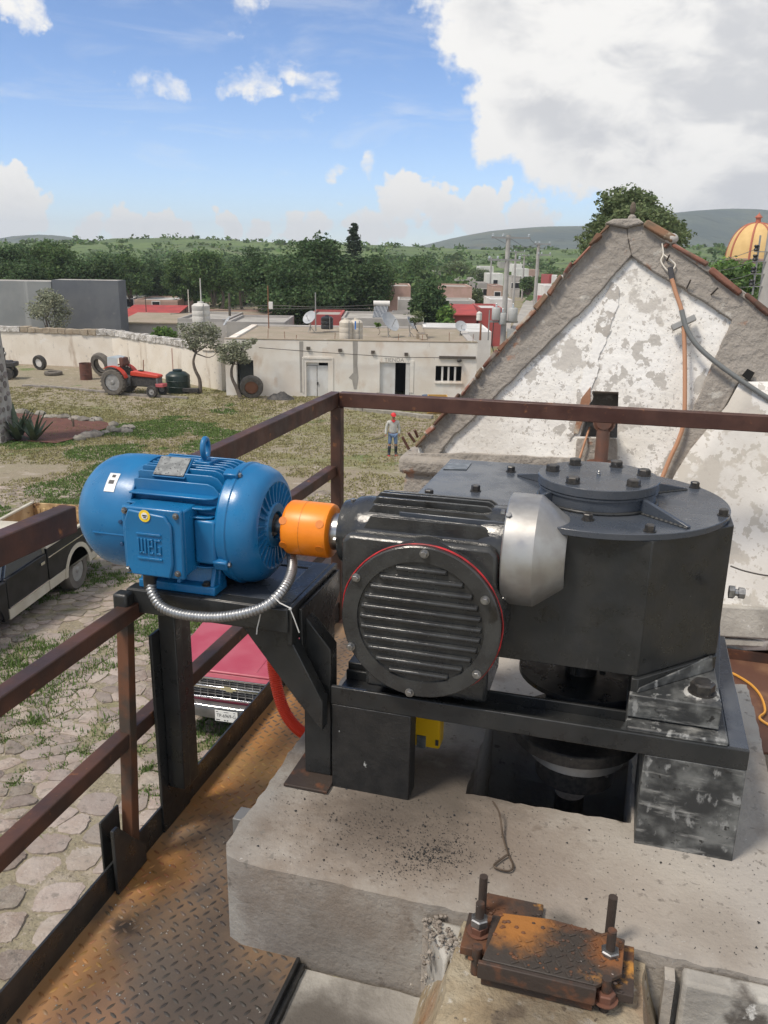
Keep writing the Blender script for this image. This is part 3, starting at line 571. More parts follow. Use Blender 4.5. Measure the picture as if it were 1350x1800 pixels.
# loose bits on the concrete
wp = catmull([Zp(866, 1408, -1.60), Zp(878, 1430, -1.62), Zp(884, 1470, -1.645), Zp(893, 1500, -1.652), Zp(902, 1522, -1.65), Zp(893, 1531, -1.65), Zp(868, 1523, -1.65), Zp(884, 1508, -1.65), Zp(893, 1502, -1.648)], 6)
tag(MB().tube(wp, .0032, 6).build('wire_loop', 'wire_rust', smooth=60), 'thin rusty wire ending in a loop lying on the concrete slab', 'wire')
sq = Zp(437, 1432, ZP+.075); sb = MB().box(sq.x-.045, sq.x+.05, sq.y-.035, sq.y+.035, ZP+.001, ZP+.075); tag(sb.build('steel_offcut', 'metal_grey', bevel=.003), 'small grey steel block on the tread plate beside the slab', 'steel block')
chips = MB(); rg = random.Random(11)
for k in range(2600):
    u = rg.random()
    if u < .45: x = rg.gauss(-.52, .20); y = rg.gauss(2.08, .10)
    elif u < .75: x = rg.gauss(-.42, .05); y = rg.gauss(2.02, .04)+(x+.42)*.9*rg.choice((0, 1))
    else: x = rg.uniform(-.95, .5); y = rg.uniform(1.86, 2.32)
    if not (-.97 < x < .55 and 1.86 < y < 2.33): continue
    r = rg.uniform(.0006, .0022); a = rg.uniform(0, 6)
    if rg.random() < .05: r *= 2.2
    p = Vector((x, y, ZS+.002)); chips.add([p+Vector((cos(a)*r, sin(a)*r, 0)), p+Vector((cos(a+2)*r, sin(a+2)*r, 0)), p+Vector((cos(a+4)*r*1.4, sin(a+4)*r*1.4, 0)), p+Vector((0, 0, r*.9))], [(0, 1, 3), (1, 2, 3), (2, 0, 3), (0, 2, 1)])
stuff(chips.build('grit', 'rough_black'), 'dark chips and grit scattered on the concrete slab', 'debris')
grits = MB()
for k in range(260):
    x = rg.uniform(-1.38, -.77); y = rg.uniform(1.1, 1.82) if rg.random() < .6 else rg.uniform(1.8, 3)
    if y > 1.8: x = rg.uniform(-1.38, -1.03)
    r = rg.uniform(.0015, .0045); p = Vector((x, y, ZP+.001)); a = rg.uniform(0, 6)
    grits.add([p+Vector((cos(a)*r, sin(a)*r, 0)), p+Vector((cos(a+2)*r, sin(a+2)*r, 0)), p+Vector((cos(a+4)*r, sin(a+4)*r, 0)), p+Vector((0, 0, r))], [(0, 1, 3), (1, 2, 3), (2, 0, 3)])
stuff(grits.build('gravel_grit', 'concrete'), 'pale grit scattered on the rusty tread plate', 'debris')

# ------------------------------------------------------------------ railing
rl = thing('railing', 'brown steel tube railing round the platform with corner post', 'railing', (-1.41, 4.1, ZP))
XR = -1.445
MB().bar((XR, 4.155, -.742), (XR, 2.30, -.742), .05, .075).build('top_rail', 'rail_dark', rl, bevel=.004)
MB().bar((XR, 1.925, -.722), (XR, .35, -.690), .05, .075).build('top_rail', 'rail_dark', rl, bevel=.004)
MB().bar((-1.418, 4.15, -.742), (3.4, 4.15, -.712), .05, .075).build('top_rail', 'rail_brown', rl, bevel=.004)
MB().bar((XR, 4.10, -1.110), (XR, .35, -1.098), .05, .052).build('middle_rail', 'rail_dark', rl, bevel=.004)
MB().bar((XR, 4.10, -1.512), (XR, .35, -1.512), .05, .052).build('lower_rail', 'rail_dark', rl, bevel=.004)
MB().box(-1.452, -1.396, 4.09, 4.146, ZP-.1, -.78).build('corner_post', 'rail_dark', rl, bevel=.004)
MB().box(3.2, 3.256, 4.09, 4.146, ZP-.1, -.75).build('post', 'rail_dark', rl, bevel=.004)
# ------------------------------------------------------------------ motor stand
st = thing('motor_stand', 'black steel stand of welded channels under the blue motor', 'stand', (-1.18, 2.4, ZS))
TZ = -1.035
MB().box(-1.462, -.915, 2.19, 2.198, TZ-.078, TZ).box(-1.462, -.915, 2.198, 2.25, TZ-.008, TZ).box(-1.462, -.915, 2.198, 2.24, TZ-.078, TZ-.070).build('front_channel', 'black_paint', st, bevel=.004)
MB().box(-.923, -.905, 2.199, 2.62, TZ-.12, TZ-.001).box(-.985, -.924, 2.251, 2.60, TZ-.009, TZ-.002).build('side_plate', 'black_paint', st, bevel=.003)
MB().box(-1.455, -.925, 2.55, 2.61, TZ-.078, TZ-.003).build('rear_channel', 'black_paint', st, bevel=.004)
MB().box(-1.46, -1.41, 2.25, 2.55, TZ-.07, TZ-.004).build('side_channel', 'black_paint', st, bevel=.004)
MB().box(-1.40, -.986, 2.26, 2.545, TZ-.016, TZ-.006).build('deck_plate', 'black_sky_sheen', st, bevel=.002)
MB().prism([(-.9035, 2.285, ZS+.012), (-.812, 2.285, ZS+.012), (-.812, 2.285, TZ-.16), (-.9035, 2.285, TZ-.05)], (0, .06, 0)).build('leg', 'black_paint', st, bevel=.004)
MB().box(-.985, -.905, 2.52, 2.59, ZS+.012, TZ-.085).build('leg', 'black_paint', st, bevel=.004)
MB().prism([(-1.075, 2.205, TZ-.079), (-.925, 2.205, TZ-.079), (-.812, 2.205, TZ-.30), (-.812, 2.205, TZ-.40), (-.89, 2.205, TZ-.315)], (0, .05, 0)).build('gusset', 'black_paint', st, bevel=.003)
MB().prism([(-.9045, 2.25, TZ-.02), (-.9045, 2.61, TZ-.02), (-.9045, 2.61, TZ-.10), (-.9045, 2.33, TZ-.30), (-.9045, 2.26, TZ-.30)], (.012, 0, 0)).build('gusset', 'black_paint', st, bevel=.003)
MB().box(-.945, -.797, 2.20, 2.42, ZS+.003, ZS+.012).build('base_plate', 'rust_dark', st, bevel=.002)
# left legs
ll = thing('stand_column', 'tall black channel column with flat foot plate under left end of motor stand', 'column', (-1.37, 2.35, ZP))
MB().box(-1.408, -1.397, 2.212, 2.395, ZP+.003, -1.20).build('foot_plate', 'black_paint', ll, bevel=.002)
MB().box(-1.396, -1.335, 2.255, 2.30, -1.79, TZ-.079).box(-1.396, -1.345, 2.30, 2.375, -1.81, TZ-.079).build('channel', 'black_paint', ll, bevel=.004)
tp = thing('thin_post', 'thin rusty square post with welded foot at left corner of motor stand', 'post', (-1.42, 2.06, ZP))
MB().add([(-1.475, 2.145, TZ-.079), (-1.435, 2.145, TZ-.079), (-1.435, 2.185, TZ-.079), (-1.475, 2.185, TZ-.079), (-1.437, 2.02, -1.875), (-1.397, 2.02, -1.875), (-1.397, 2.06, -1.875), (-1.437, 2.06, -1.875)], [(0, 1, 2, 3), (7, 6, 5, 4), (0, 4, 5, 1), (1, 5, 6, 2), (2, 6, 7, 3), (3, 7, 4, 0)]).build('tube', 'rust_post', tp, bevel=.003)
MB().box(-1.482, -1.432, 2.143, 2.189, TZ-.078, TZ-.002).build('top_cap', 'rough_black', tp, bevel=.008)
MB().prism([(-1.394, 1.905, ZP+.003), (-1.394, 2.07, ZP+.003), (-1.394, 2.07, ZP+.07), (-1.394, 1.99, ZP+.16), (-1.394, 1.93, ZP+.235), (-1.394, 1.905, ZP+.235)], (.012, 0, 0)).build('foot_gusset', 'black_paint', tp, bevel=.002)
MB().box(-1.452, -1.443, 1.93, 2.03, ZP-.02, ZP+.235).build('foot_angle', 'black_paint', tp, bevel=.003)

# ------------------------------------------------------------------ electric motor
AY, AZ = 2.40, -.845
mo = thing('electric_motor', 'bright blue finned electric motor with rounded fan cover and terminal box', 'electric motor', (-1.3, AY, TZ))
A = (1, 0, 0)
prof = [(-.012, .02), (-.010, .06)]
prof = [(0, .012), (.004, .07), (.014, .105), (.03, .135), (.055, .160), (.085, .178), (.125, .1875), (.17, .190), (.24, .190), (.246, .188), (.246, .178)]
cw = MB().lathe((-1.695, AY, AZ), A, prof, 48, True, False).build('fan_cover', 'blue_paint', mo, smooth=50)
MB().tube([(-1.62+t*.165, AY-.1885*cos(.12)+(.035*(1-min(1, t*1.6)))**1.0*.0, AZ-.022) for t in np.linspace(.25, 1, 6)], .0035, 6).build('cover_ridge', 'blue_paint', cw, smooth=60)
for a in (1.45, -.15+pi):
    bolt(mo, (-1.475, AY-.19*sin(a) if a < 2 else AY-.19, AZ+.19*cos(a) if a < 2 else AZ-.05), (0, -sin(a), cos(a)) if a < 2 else (0, -1, 0), .007, .005, 'blue_dark', name='cover_screw')
MB().lathe((-1.46, AY, AZ), A, [(0, .163), (.34, .163)], 40).build('frame', 'blue_paint', mo, smooth=50)
def fin(pts, ext, name='fin'):
    return MB().prism(pts, ext).build(name, 'blue_paint', mo, bevel=.0022)
for i in range(-5, 6):
    y = i*.0265; zs = sqrt(.16**2-y*y); top = min(.1835, sqrt(max(0, .203**2-y*y)))
    P = [(-1.452, AY+y-.003, AZ+zs-.012), (-1.452, AY+y-.003, AZ+top-.004), (-1.444, AY+y-.003, AZ+top), (-1.200, AY+y-.003, AZ+top), (-1.180, AY+y-.003, AZ+top-.007), (-1.164, AY+y-.003, AZ+top-.024), (-1.155, AY+y-.003, AZ+zs-.012)]
    fin(P, (0, .006, 0))
for z in (.115, .088, .061, .034, .007, -.02, -.047, -.074, -.101):
    ys = sqrt(.16**2-z*z); outr = min(.187, sqrt(max(0, .205**2-z*z)))
    for sgn in (-1, 1):
        P = [(-1.452, AY+sgn*(ys-.012), AZ+z-.003), (-1.452, AY+sgn*outr, AZ+z-.003), (-1.195, AY+sgn*outr, AZ+z-.003), (-1.170, AY+sgn*(outr-.012), AZ+z-.003), (-1.158, AY+sgn*(ys-.012), AZ+z-.003)]
        if sgn < 0 and -.08 < z < .05: P = [(-1.20+(p[0]+1.452)*.155, p[1], p[2]) for p in P]
        fin(P, (0, 0, .006))
# smooth pad between side fins and endshield
MB().box(-1.225, -1.155, AY-.188, AY-.10, AZ-.085, AZ+.055).build('side_pad', 'blue_paint', mo, bevel=.008)
es = MB().lathe((-1.160, AY, AZ), A, [(0, .165), (0, .184), (.008, .190), (.050, .1905), (.075, .187), (.102, .175), (.118, .158), (.124, .140), (.118, .130), (.112, .10), (.118, .075), (.128, .07), (.128, .045), (.110, .044), (.110, .01)], 48, True, True).build('end_shield', 'blue_paint', mo, smooth=35)
MB().lathe((-1.133, AY, AZ), A, [(0, .189), (0, .1945), (.01, .1945), (.014, .19)], 48, False, False).build('end_shield_rim', 'blue_paint', es, smooth=35)
for k in range(26):
    a = 2*pi*k/26; d = Vector((0, cos(a), sin(a))); p = Vector((-1.043, AY, AZ))
    MB().bar(p+d*.074, p+d*.140, .005, .014, up=(1, 0, 0)).build('rib', 'blue_paint', es)
for a in (radians(115), radians(205), radians(-65), radians(25)):
    d = Vector((0, cos(a), sin(a))); p = Vector((-1.135, AY, AZ))+d*.192
    MB().bar(p-Vector((.03, 0, 0)), p+Vector((.016, 0, 0)), .032, .03, up=d).build('clamp_lug', 'blue_paint', es, bevel=.004)
    hexbolt(MB(), p+Vector((.016, 0, 0))+d*.002, A, .0085, .008).build('bolt', 'bolt_steel', es)
MB().lathe((-1.05, AY, AZ), A, [(0, .036), (.012, .036), (.014, .026)], 28).build('shaft_seal', 'rough_black', mo, smooth=40)
MB().lathe((-1.04, AY, AZ), A, [(0, .0245), (.10, .0245)], 28).build('shaft', 'steel', mo, smooth=40)
# feet
for sgn in (-1, 1):
    y0 = AY+sgn*.185; y1 = AY+sgn*.10
    MB().box(-1.43, -1.165, min(y0, y1), max(y0, y1), TZ, TZ+.028).build('foot', 'blue_paint', mo, bevel=.004)
    for xx in (-1.425, -1.30, -1.185):
        MB().prism([(xx, AY+sgn*.178, TZ+.027), (xx, AY+sgn*.10, TZ+.027), (xx, AY+sgn*.09, AZ-.10), (xx, AY+sgn*.15, AZ-.085)], (.014, 0, 0)).build('foot_web', 'blue_paint', mo, bevel=.003)
    MB().prism([(-1.43, AY+sgn*.150, TZ+.027), (-1.43, AY+sgn*.11, TZ+.027), (-1.43, AY+sgn*.09, AZ-.10), (-1.43, AY+sgn*.135, AZ-.09)], (.265, 0, 0)).build('foot_wall', 'blue_paint', mo, bevel=.003)
    for xx in (-1.39, -1.20): bolt(mo, (xx, AY+sgn*.168, TZ+.028), (0, 0, 1), .011, .009, 'bolt_dark', .016, 'foot_bolt')
# terminal box
TY = 2.135
c = [Yp(217, 893, TY), Yp(322, 898, TY), Yp(316, 1021, TY), Yp(213, 1008, TY)]
x0 = (c[0].x+c[3].x)/2; x1 = (c[1].x+c[2].x)/2; z1 = (c[0].z+c[1].z)/2; z0 = (c[2].z+c[3].z)/2
MB().prism([(x0+.006, TY+.026, z0+.006), (x1-.002, TY+.026, z0+.006), (x1-.002, TY+.026, z1-.006), (x0+.006, TY+.026, z1-.006)], (0, .09, 0)).build('terminal_box', 'blue_paint', mo, bevel=.006)
xm = x1-.035
lid = MB().prism([(x0, TY+.006, z0), (x1, TY+.006, z0), (x1, TY+.006, z1), (x0, TY+.006, z1)], (0, .02, 0)).build('terminal_cover', 'blue_paint', mo, bevel=.006)
MB().prism([(x0+.028, TY-.004, z0+.004), (x1-.042, TY-.004, z0+.004), (x1-.030, TY-.004, z0+.05), (x1-.030, TY-.004, z1-.045), (x1-.05, TY-.004, z1-.018), (x0+.028, TY-.004, z1-.006), (x0+.012, TY-.004, z1-.045), (x0+.012, TY-.004, z0+.04)], (0, .011, 0)).build('raised_panel', 'blue_paint', lid, bevel=.005)
for (bx_, bz) in ((x0+.013, z1-.014), (x1-.016, z1-.016), (x0+.012, z0+.016), (x1-.020, z0+.020)): bolt(lid, (bx_, TY+.006, bz), (0, -1, 0), .0075, .007, 'bolt_steel', .010)
# raised emblem letters on the cover: bar, W e G, bar
ex, ez, sc = (x0+x1)/2-.005, (z0+z1)/2-.008, .0122
em = MB()
def eb(a0, a1, b0, b1): em.box(ex+a0*sc, ex+a1*sc, TY-.0085, TY-.0035, ez+b0*sc, ez+b1*sc)
eb(-3.4, 3.4, 2.9, 3.4); eb(-3.4, 3.4, -3.4, -2.9)
eb(-3.2, -2.7, -1.9, 2.0); eb(-2.4+.2, -1.75, -1.9, 2.0); eb(-1.3, -.8, -1.9, 2.0); eb(-2.7, -1.3, -1.9, -1.45)
eb(-.35, .15, -1.9, 2.0); eb(.15, 1.1, 1.55, 2.0); eb(.62, 1.1, .3, 1.55); eb(.15, 1.1, -.15, .3); eb(.15, 1.1, -1.9, -1.45)
eb(1.5, 2.0, -1.9, 2.0); eb(2.0, 3.2, 1.55, 2.0); eb(2.0, 3.2, -1.9, -1.45); eb(2.7, 3.2, -1.45, .3); eb(2.35, 2.7, -.15, .3)
em.build('emblem', 'blue_paint', lid, bevel=.001)
yl = MB().lathe(Yp(254, 907, TY-.0055), (0, -1, 0), [(0, .0185), (.0012, .0185)], 28).build('round_sticker', 'yellow_label', lid, label='yellow ring sticker with white middle')
MB().lathe(Yp(254, 907, TY-.0068), (0, -1, 0), [(0, .0105), (.0012, .0105)], 24).build('sticker_centre', 'white_label', yl)
q = Yp(254, 907, TY-.0082); MB().box(q.x-.007, q.x+.007, q.y-.0005, q.y, q.z-.001, q.z+.003).box(q.x-.004, q.x+.004, q.y-.0005, q.y, q.z-.006, q.z-.003).build('sticker_print', 'print_dark', yl)
# nameplate on fins, sticker on fan cover
d = Vector((0, -.62, .785)).normalized(); t = Vector((0, .785, .62)).normalized(); pc = Vector((-1.342, AY-.088, AZ+.186))
npl = MB(); npl.prism([pc+Vector((-.052, 0, 0))-t*.036, pc+Vector((.052, 0, 0))-t*.036, pc+Vector((.052, 0, 0))+t*.036, pc+Vector((-.052, 0, 0))+t*.036], d*.004)
npo = npl.build('nameplate', 'nameplate_dark', mo, bevel=.001)
for sx in (-1, 1):
    for ss in (-1, 1): MB().lathe(pc+Vector((.046*sx, 0, 0))+t*.030*ss+d*.004, d, [(0, .003), (.002, .002)], 8).build('rivet', 'bolt_steel', npo)
MB().prism([pc+Vector((-.056, 0, 0))-t*.04-d*.01, pc+Vector((.056, 0, 0))-t*.04-d*.01, pc+Vector((.056, 0, 0))+t*.04-d*.01, pc+Vector((-.056, 0, 0))+t*.04-d*.01], d*.009).build('nameplate_pad', 'blue_paint', mo, bevel=.002)
def cowl_patch(x0_, x1_, a0, a1, r, m, name, parent):
    mb = MB(); n = 6; P = []
    for i in range(n+1):
        a = a0+(a1-a0)*i/n
        for xx in (x0_, x1_): P.append(Vector((xx, AY+r*cos(a), AZ+r*sin(a))))
    return mb.add(P, [(2*i, 2*i+1, 2*i+3, 2*i+2) for i in range(n)]).build(name, m, parent, smooth=60)
wlab = cowl_patch(-1.548, -1.512, radians(126), radians(146), .1915, 'white_label', 'paper_sticker', mo)
cowl_patch(-1.536, -1.524, radians(128), radians(131), .1922, 'print_dark', 'sticker_print', wlab); cowl_patch(-1.540, -1.522, radians(134), radians(138), .1922, 'print_dark', 'sticker_print', wlab)
# lifting eye
eyc = Vector((-1.272, AY, AZ+.190))
MB().box(-1.298, -1.246, AY-.028, AY+.028, AZ+.150, AZ+.193).lathe(eyc, (0, 0, 1), [(0, .017), (.012, .017)], 6).build('eye_boss', 'blue_paint', mo, bevel=.003)
MB().tube([eyc+Vector((.0, 0, .041))+Vector((-cos(k*2*pi/20)*.024*.12, cos(k*2*pi/20)*.024*.99, sin(k*2*pi/20)*.031)) for k in range(20)], .0088, 8, True).build('lifting_eye', 'blue_paint', mo, smooth=60)

# ------------------------------------------------------------------ flexible conduit, ties
K = [(-1.375, 2.165, -1.005)]
pts = [Vector((Yp(264, 1022, 2.17))), Yp(268, 1043, 2.155), Yp(285, 1067, 2.145), Yp(320, 1080, 2.14), Yp(375, 1085, 2.14), Yp(430, 1078, 2.145), Yp(472, 1062, 2.17), Yp(500, 1033, 2.23), Yp(513, 1003, 2.32), Yp(512, 975, 2.39), Yp(503, 955, 2.43), Yp(492, 948, 2.47)]
C = catmull(pts, 16); L_ = [0]
for a, b in zip(C, C[1:]): L_.append(L_[-1]+(b-a).length)
n = int(L_[-1]/.0021); P2 = []; r2 = []
for i in range(n):
    s = L_[-1]*i/(n-1); k = max(0, min(len(C)-2, next((q for q in range(len(L_)-1) if L_[q+1] >= s), len(L_)-2)))
    P2.append(C[k].lerp(C[k+1], (s-L_[k])/max(1e-9, L_[k+1]-L_[k]))); r2.append(.0165 if i % 5 in (1, 2, 3) else .0142)
cd = thing('flexible_conduit', 'silver ribbed flexible conduit looping from terminal box behind the motor shaft', 'conduit', tuple(P2[n//2]))
MB().tube(P2, r2, 14).build('ribbed_tube', 'conduit', cd, smooth=80)
MB().cyl(pts[0]+Vector((0, .0, .028)), pts[0]+Vector((0, -.002, -.022)), .021, .019, 12).build('gland', 'rough_black', cd, smooth=50)
tp_ = Yp(477, 1058, 2.145)
tg1 = thing('cable_tie', 'white cable tie round the silver conduit, long tail hanging at the stand corner', 'cable tie', tuple(tp_))
MB().tube([Yp(478, 1046, 2.19), Yp(482, 1050, 2.165), Yp(492, 1060, 2.165), Yp(510, 1069, 2.17)], .0022, 6).build('band', 'tie', tg1)
MB().ball(Yp(510, 1070, 2.172), .005, 8, 5).build('lock_head', 'tie', tg1); MB().tube([Yp(510, 1070, 2.172), Yp(518, 1090, 2.175), Yp(526, 1112, 2.18)], .0018, 5).build('tail', 'tie', tg1)
tg2 = MB().tube([Yp(459, 1072, 2.150), Yp(456, 1088, 2.178), Yp(452, 1104, 2.184), Yp(451, 1115, 2.184)], .002, 5); tag(tg2.build('cable_tie', 'tie'), 'short white cable tie end hanging on the front of the black stand', 'cable tie')

# ------------------------------------------------------------------ coupling
cp = thing('shaft_coupling', 'orange drum coupling on the shaft between motor and worm gear', 'coupling', (-.915, AY, AZ-.09))
MB().lathe((-.990, AY, AZ), A, [(0, .026), (0, .078), (.006, .084), (.012, .086), (.136, .086), (.146, .083), (.152, .074), (.152, .03)], 36, False, False).build('sleeve', 'orange_paint', cp, smooth=35)
for a in (radians(205), radians(150)):
    for xx in (-.981, -.862):
        p = Vector((xx, AY+.0835*cos(a), AZ+.0835*sin(a))); MB().lathe(p, (0, cos(a), sin(a)), [(-.004, .013), (.003, .013)], 12).build('screw_pocket', 'orange_dark', cp)
MB().lathe((-.93, AY, AZ), A, [(0, .0865), (.0025, .0865)], 36, False, False).build('seam', 'orange_dark', cp)
MB().lathe((-.842, AY, AZ), A, [(0, .058), (.028, .058), (.030, .03)], 30).build('hub_ring', 'steel', cp, smooth=35)

# ------------------------------------------------------------------ worm gear unit
WZ = -.838; CX, CZ_, CYF = -.512, -1.027, 2.195
wg = thing('worm_gear_unit', 'dark grey worm gear housing with ribbed round front cover and red sealant', 'gear unit', (-.52, 2.4, -1.30))
MB().lathe((-.802, AY, WZ), A, [(0, .03), (0, .096), (.012, .100), (.03, .101), (.045, .112), (.075, .116), (.43, .116), (.455, .122), (.50, .124), (.50, .05)], 40, False, False).build('worm_housing', 'gear_paint', wg, smooth=40)
MB().lathe((-.815, AY, WZ), A, [(0, .046), (.014, .046)], 28).build('input_seal', 'rough_black', wg, smooth=40)
# main case: rounded body behind the cover
R_ = []
for yy, rr in ((CYF+.022, .228), (CYF+.05, .233), (CYF+.09, .236), (CYF+.30, .236), (CYF+.36, .22)):
    R_.append([Vector((CX+rr*cos(2*pi*k/48)*(1.02), yy, CZ_+rr*sin(2*pi*k/48))) for k in range(48)])
MB().rings(R_).build('wheel_case', 'gear_paint', wg, smooth=40)
MB().prism([(-.765, CYF+.05, -1.04), (-.30, CYF+.05, -1.04), (-.305, CYF+.05, -.815), (-.325, CYF+.06, -.795), (-.745, CYF+.06, -.795), (-.765, CYF+.05, -.815)], (0, .32, 0)).build('case_shoulder', 'gear_paint', wg, bevel=.016, seg=3)
MB().box(-.70, -.32, CYF+.09, CYF+.34, -1.30, -1.10).build('case_foot', 'gear_paint', wg, bevel=.012)
cv = MB().lathe((CX, CYF+.022, CZ_), (0, -1, 0), [(0, .2345), (.016, .2345), (.019, .231), (.019, .188), (.012, .186), (.012, .01)], 72, True, True).build('front_cover', 'gear_paint', wg, smooth=35)
rg = random.Random(4); gk = [Vector((CX+(.2365+.002*sin(5*a_)+rg.uniform(-.0006, .0006))*cos(a_), CYF+.0215, CZ_+(.2365+.0012*sin(3*a_))*sin(a_))) for a_ in np.linspace(radians(-62), radians(196), 90)]
MB().tube(gk, [.0016+.0022*abs(sin(i*.11)) for i in range(90)], 6).build('red_sealant', 'red_gasket', wg, smooth=60)
for i in range(11):
    z = CZ_+.165-i*.0322; h = sqrt(max(0, .182**2-(z-CZ_)**2))
    if h < .05: continue
    yb = CYF+.011
    mb = MB(); P = [(CX-h, yb, z-.0125), (CX-h+.006, yb-.014, z-.0045), (CX-h+.006, yb-.014, z+.0035), (CX-h, yb, z+.0085)]
    Q = [(CX+h, yb, z-.0125), (CX+h-.006, yb-.014, z-.0045), (CX+h-.006, yb-.014, z+.0035), (CX+h, yb, z+.0085)]
    mb.add(P+Q, [(0, 1, 2, 3), (7, 6, 5, 4), (0, 4, 5, 1), (1, 5, 6, 2), (2, 6, 7, 3), (3, 7, 4, 0)]).build('rib', 'gear_paint', cv, bevel=.003)
for k, (px, py) in enumerate(((746, 973), (853, 1055), (838, 1185), (720, 1217), (617, 1136), (626, 1015))):
    p = Yp(px, py, CYF+.002); bolt(cv, p, (0, -1, 0), .0095, .010, 'bolt_steel', .0135)
for off in (-.105, -.072, -.038, -.003, .034, .07):
    y = AY+off; zb = WZ+sqrt(.116**2-off*off)-.02; tp2 = WZ+sqrt(.146**2-off*off)-.012
    MB().prism([(-.722, y, zb), (-.692, y, tp2-.002), (-.684, y, tp2), (-.360, y, tp2), (-.348, y, tp2-.006), (-.325, y, zb)], (0, .010, 0)).build('top_fin', 'gear_paint', wg, bevel=.0015)
bolt(wg, (-.775, AY-.01, WZ+.098), (0, 0, 1), .008, .01, 'bolt_steel')
bolt(wg, (-.795, AY-.11, WZ+.005), (-1, 0, 0), .008, .01, 'bolt_steel')
MB().lathe((-.3015, AY, WZ), A, [(0, .1255), (.003, .1255)], 40, False, False).build('end_sealant', 'red_gasket', wg)
MB().ball(Yp(732, 871, 2.47), .0035, 6, 4).build('paint_dab', 'red_gasket', wg)
ec = thing('end_cap', 'bare silver conical end cap on the worm shaft', 'end cap', (-.22, AY, WZ-.165))
MB().lathe((-.297, AY, WZ), A, [(0, .05), (0, .160), (.004, .1645), (.088, .1645), (.092, .162), (.166, .108), (.172, .102), (.172, .085), (.165, .083), (.165, .02)], 48, False, False).build('cone_cover', 'silver', ec, smooth=22)
for a in (radians(128), radians(222), radians(40)):
    p = Vector((-.288, AY+.165*cos(a), WZ+.165*sin(a))); bolt(ec, p, (0, cos(a), sin(a)), .009, .006, 'bolt_steel')
for a in (radians(120), radians(235)): bolt(ec, Vector((-.302, AY+.15*cos(a), WZ+.15*sin(a))), (-1, 0, 0), .008, .012, 'bolt_steel')

# ------------------------------------------------------------------ big gear reducer
HX, HY = -.063, 2.655; LZ = -.737
gr = thing('gear_reducer', 'big black welded gearbox with bolted round lid and raised hub', 'gearbox', (-.13, 2.67, -1.285))
ZT, ZB = -.757, -1.170
poly = [(-.60, 2.345), (.105, 2.345), (.335, 2.575), (.335, 2.80), (.14, 2.995), (-.60, 2.995)]
MB().prism([(x, y, ZB) for x, y in poly], (0, 0, ZT-ZB)).build('casing', 'black_paint', gr, bevel=.003)
legp = [(.088, 2.330), (.107, 2.330), (.335, 2.5585+.002), (.335, 2.80), (.14, 2.98), (.088, 2.98)]
MB().prism([(x, y, -1.285) for x, y in legp], (0, 0, 1.285+ZB-.001)).build('casing_skirt', 'black_paint', gr, bevel=.002)
MB().prism([(x, y, -1.285) for x, y in ((-.60, 2.36), (-.42, 2.36), (-.42, 2.98), (-.60, 2.98))], (0, 0, 1.285+ZB-.001)).build('casing_skirt', 'black_paint', gr)
R = .393; out = []
a0 = math.asin((HY+.02-2.318)/R) if False else 0
lp = [(-.612, 2.325), (HX-.10, 2.318)]
cy = 2.69; cx = -.060
for k in range(0, 61):
    a = -radians(105)+radians(210)*k/60; lp.append((cx+R*cos(a), cy+R*sin(a)*.96))
lp += [(-.605, 3.03)]
lp = [p for i, p in enumerate(lp) if i < 1 or True]
MB().prism([(x, y, LZ-.0195) for x, y in lp], (0, 0, .0195)).build('lid', 'black_sky_sheen', gr, bevel=.002)
hub = MB().lathe((HX, HY, LZ+.001), (0, 0, 1), [(0, .176), (.040, .176), (.040, .181), (.046, .181), (.047, .178), (.050, .178), (.0505, .184), (.074, .184), (.076, .182), (.076, .01)], 64, False, True).build('hub', 'black_sky_sheen', gr, smooth=30)
MB().tube([(HX+.179*cos(a), HY+.179*sin(a), LZ+.004) for a in np.linspace(0, 2*pi, 80, endpoint=False)], [.0055+.0012*(i % 2) for i in range(80)], 6, True).build('weld_bead', 'black_paint', hub, smooth=70)
for px, py in ((963, 826), (1000, 811), (1087, 818), (1142, 835), (1109, 852), (1012, 847)):
    p = Zp(px, py, LZ+.078); v = Vector((p.x-HX, p.y-HY, 0)).normalized()*.142
    bolt(hub, (HX+v.x, HY+v.y, LZ+.077), (0, 0, 1), .0205, .017, 'bolt_dark', .022)
MB().lathe((HX, HY, LZ+.077), (0, 0, 1), [(0, .006), (.006, .006), (.008, .004), (.012, .0045), (.015, .002)], 8).build('grease_nipple', 'steel', hub)
for a in (radians(-40), radians(38), radians(142), radians(222)):
    d = Vector((cos(a), sin(a), 0)); o = Vector((HX, HY, LZ)); w = Vector((-sin(a), cos(a), 0))*.007
    MB().prism([o+d*.172-w, o+d*.345-w, o+d*.345-w+Vector((0, 0, .006)), o+d*.178-w+Vector((0, 0, .046))], w*2).build('gusset', 'black_sky_sheen', gr, bevel=.002)
    MB().tube([o+d*(.18+.165*i/20)-w*1.3+Vector((0, 0, .002)) for i in range(21)], [.004+.0012*(i % 2) for i in range(21)], 5).build('weld_bead', 'black_paint', gr)
for px, py in ((898, 829), (836, 863), (754, 871), (1221, 857), (1271.5, 906), (1142, 934), (1033, 914)):
    p = Zp(px, py, LZ); bolt(gr, p, (0, 0, 1), .0145, .017, 'bolt_dark', .018, 'lid_bolt')
tagp = [Zp(787, 815, LZ+.001), Zp(779, 825, LZ+.001), Zp(820, 826, LZ+.001), Zp(829, 814, LZ+.001)]
MB().prism(tagp, (0, 0, .002)).build('nameplate', 'nameplate', gr)
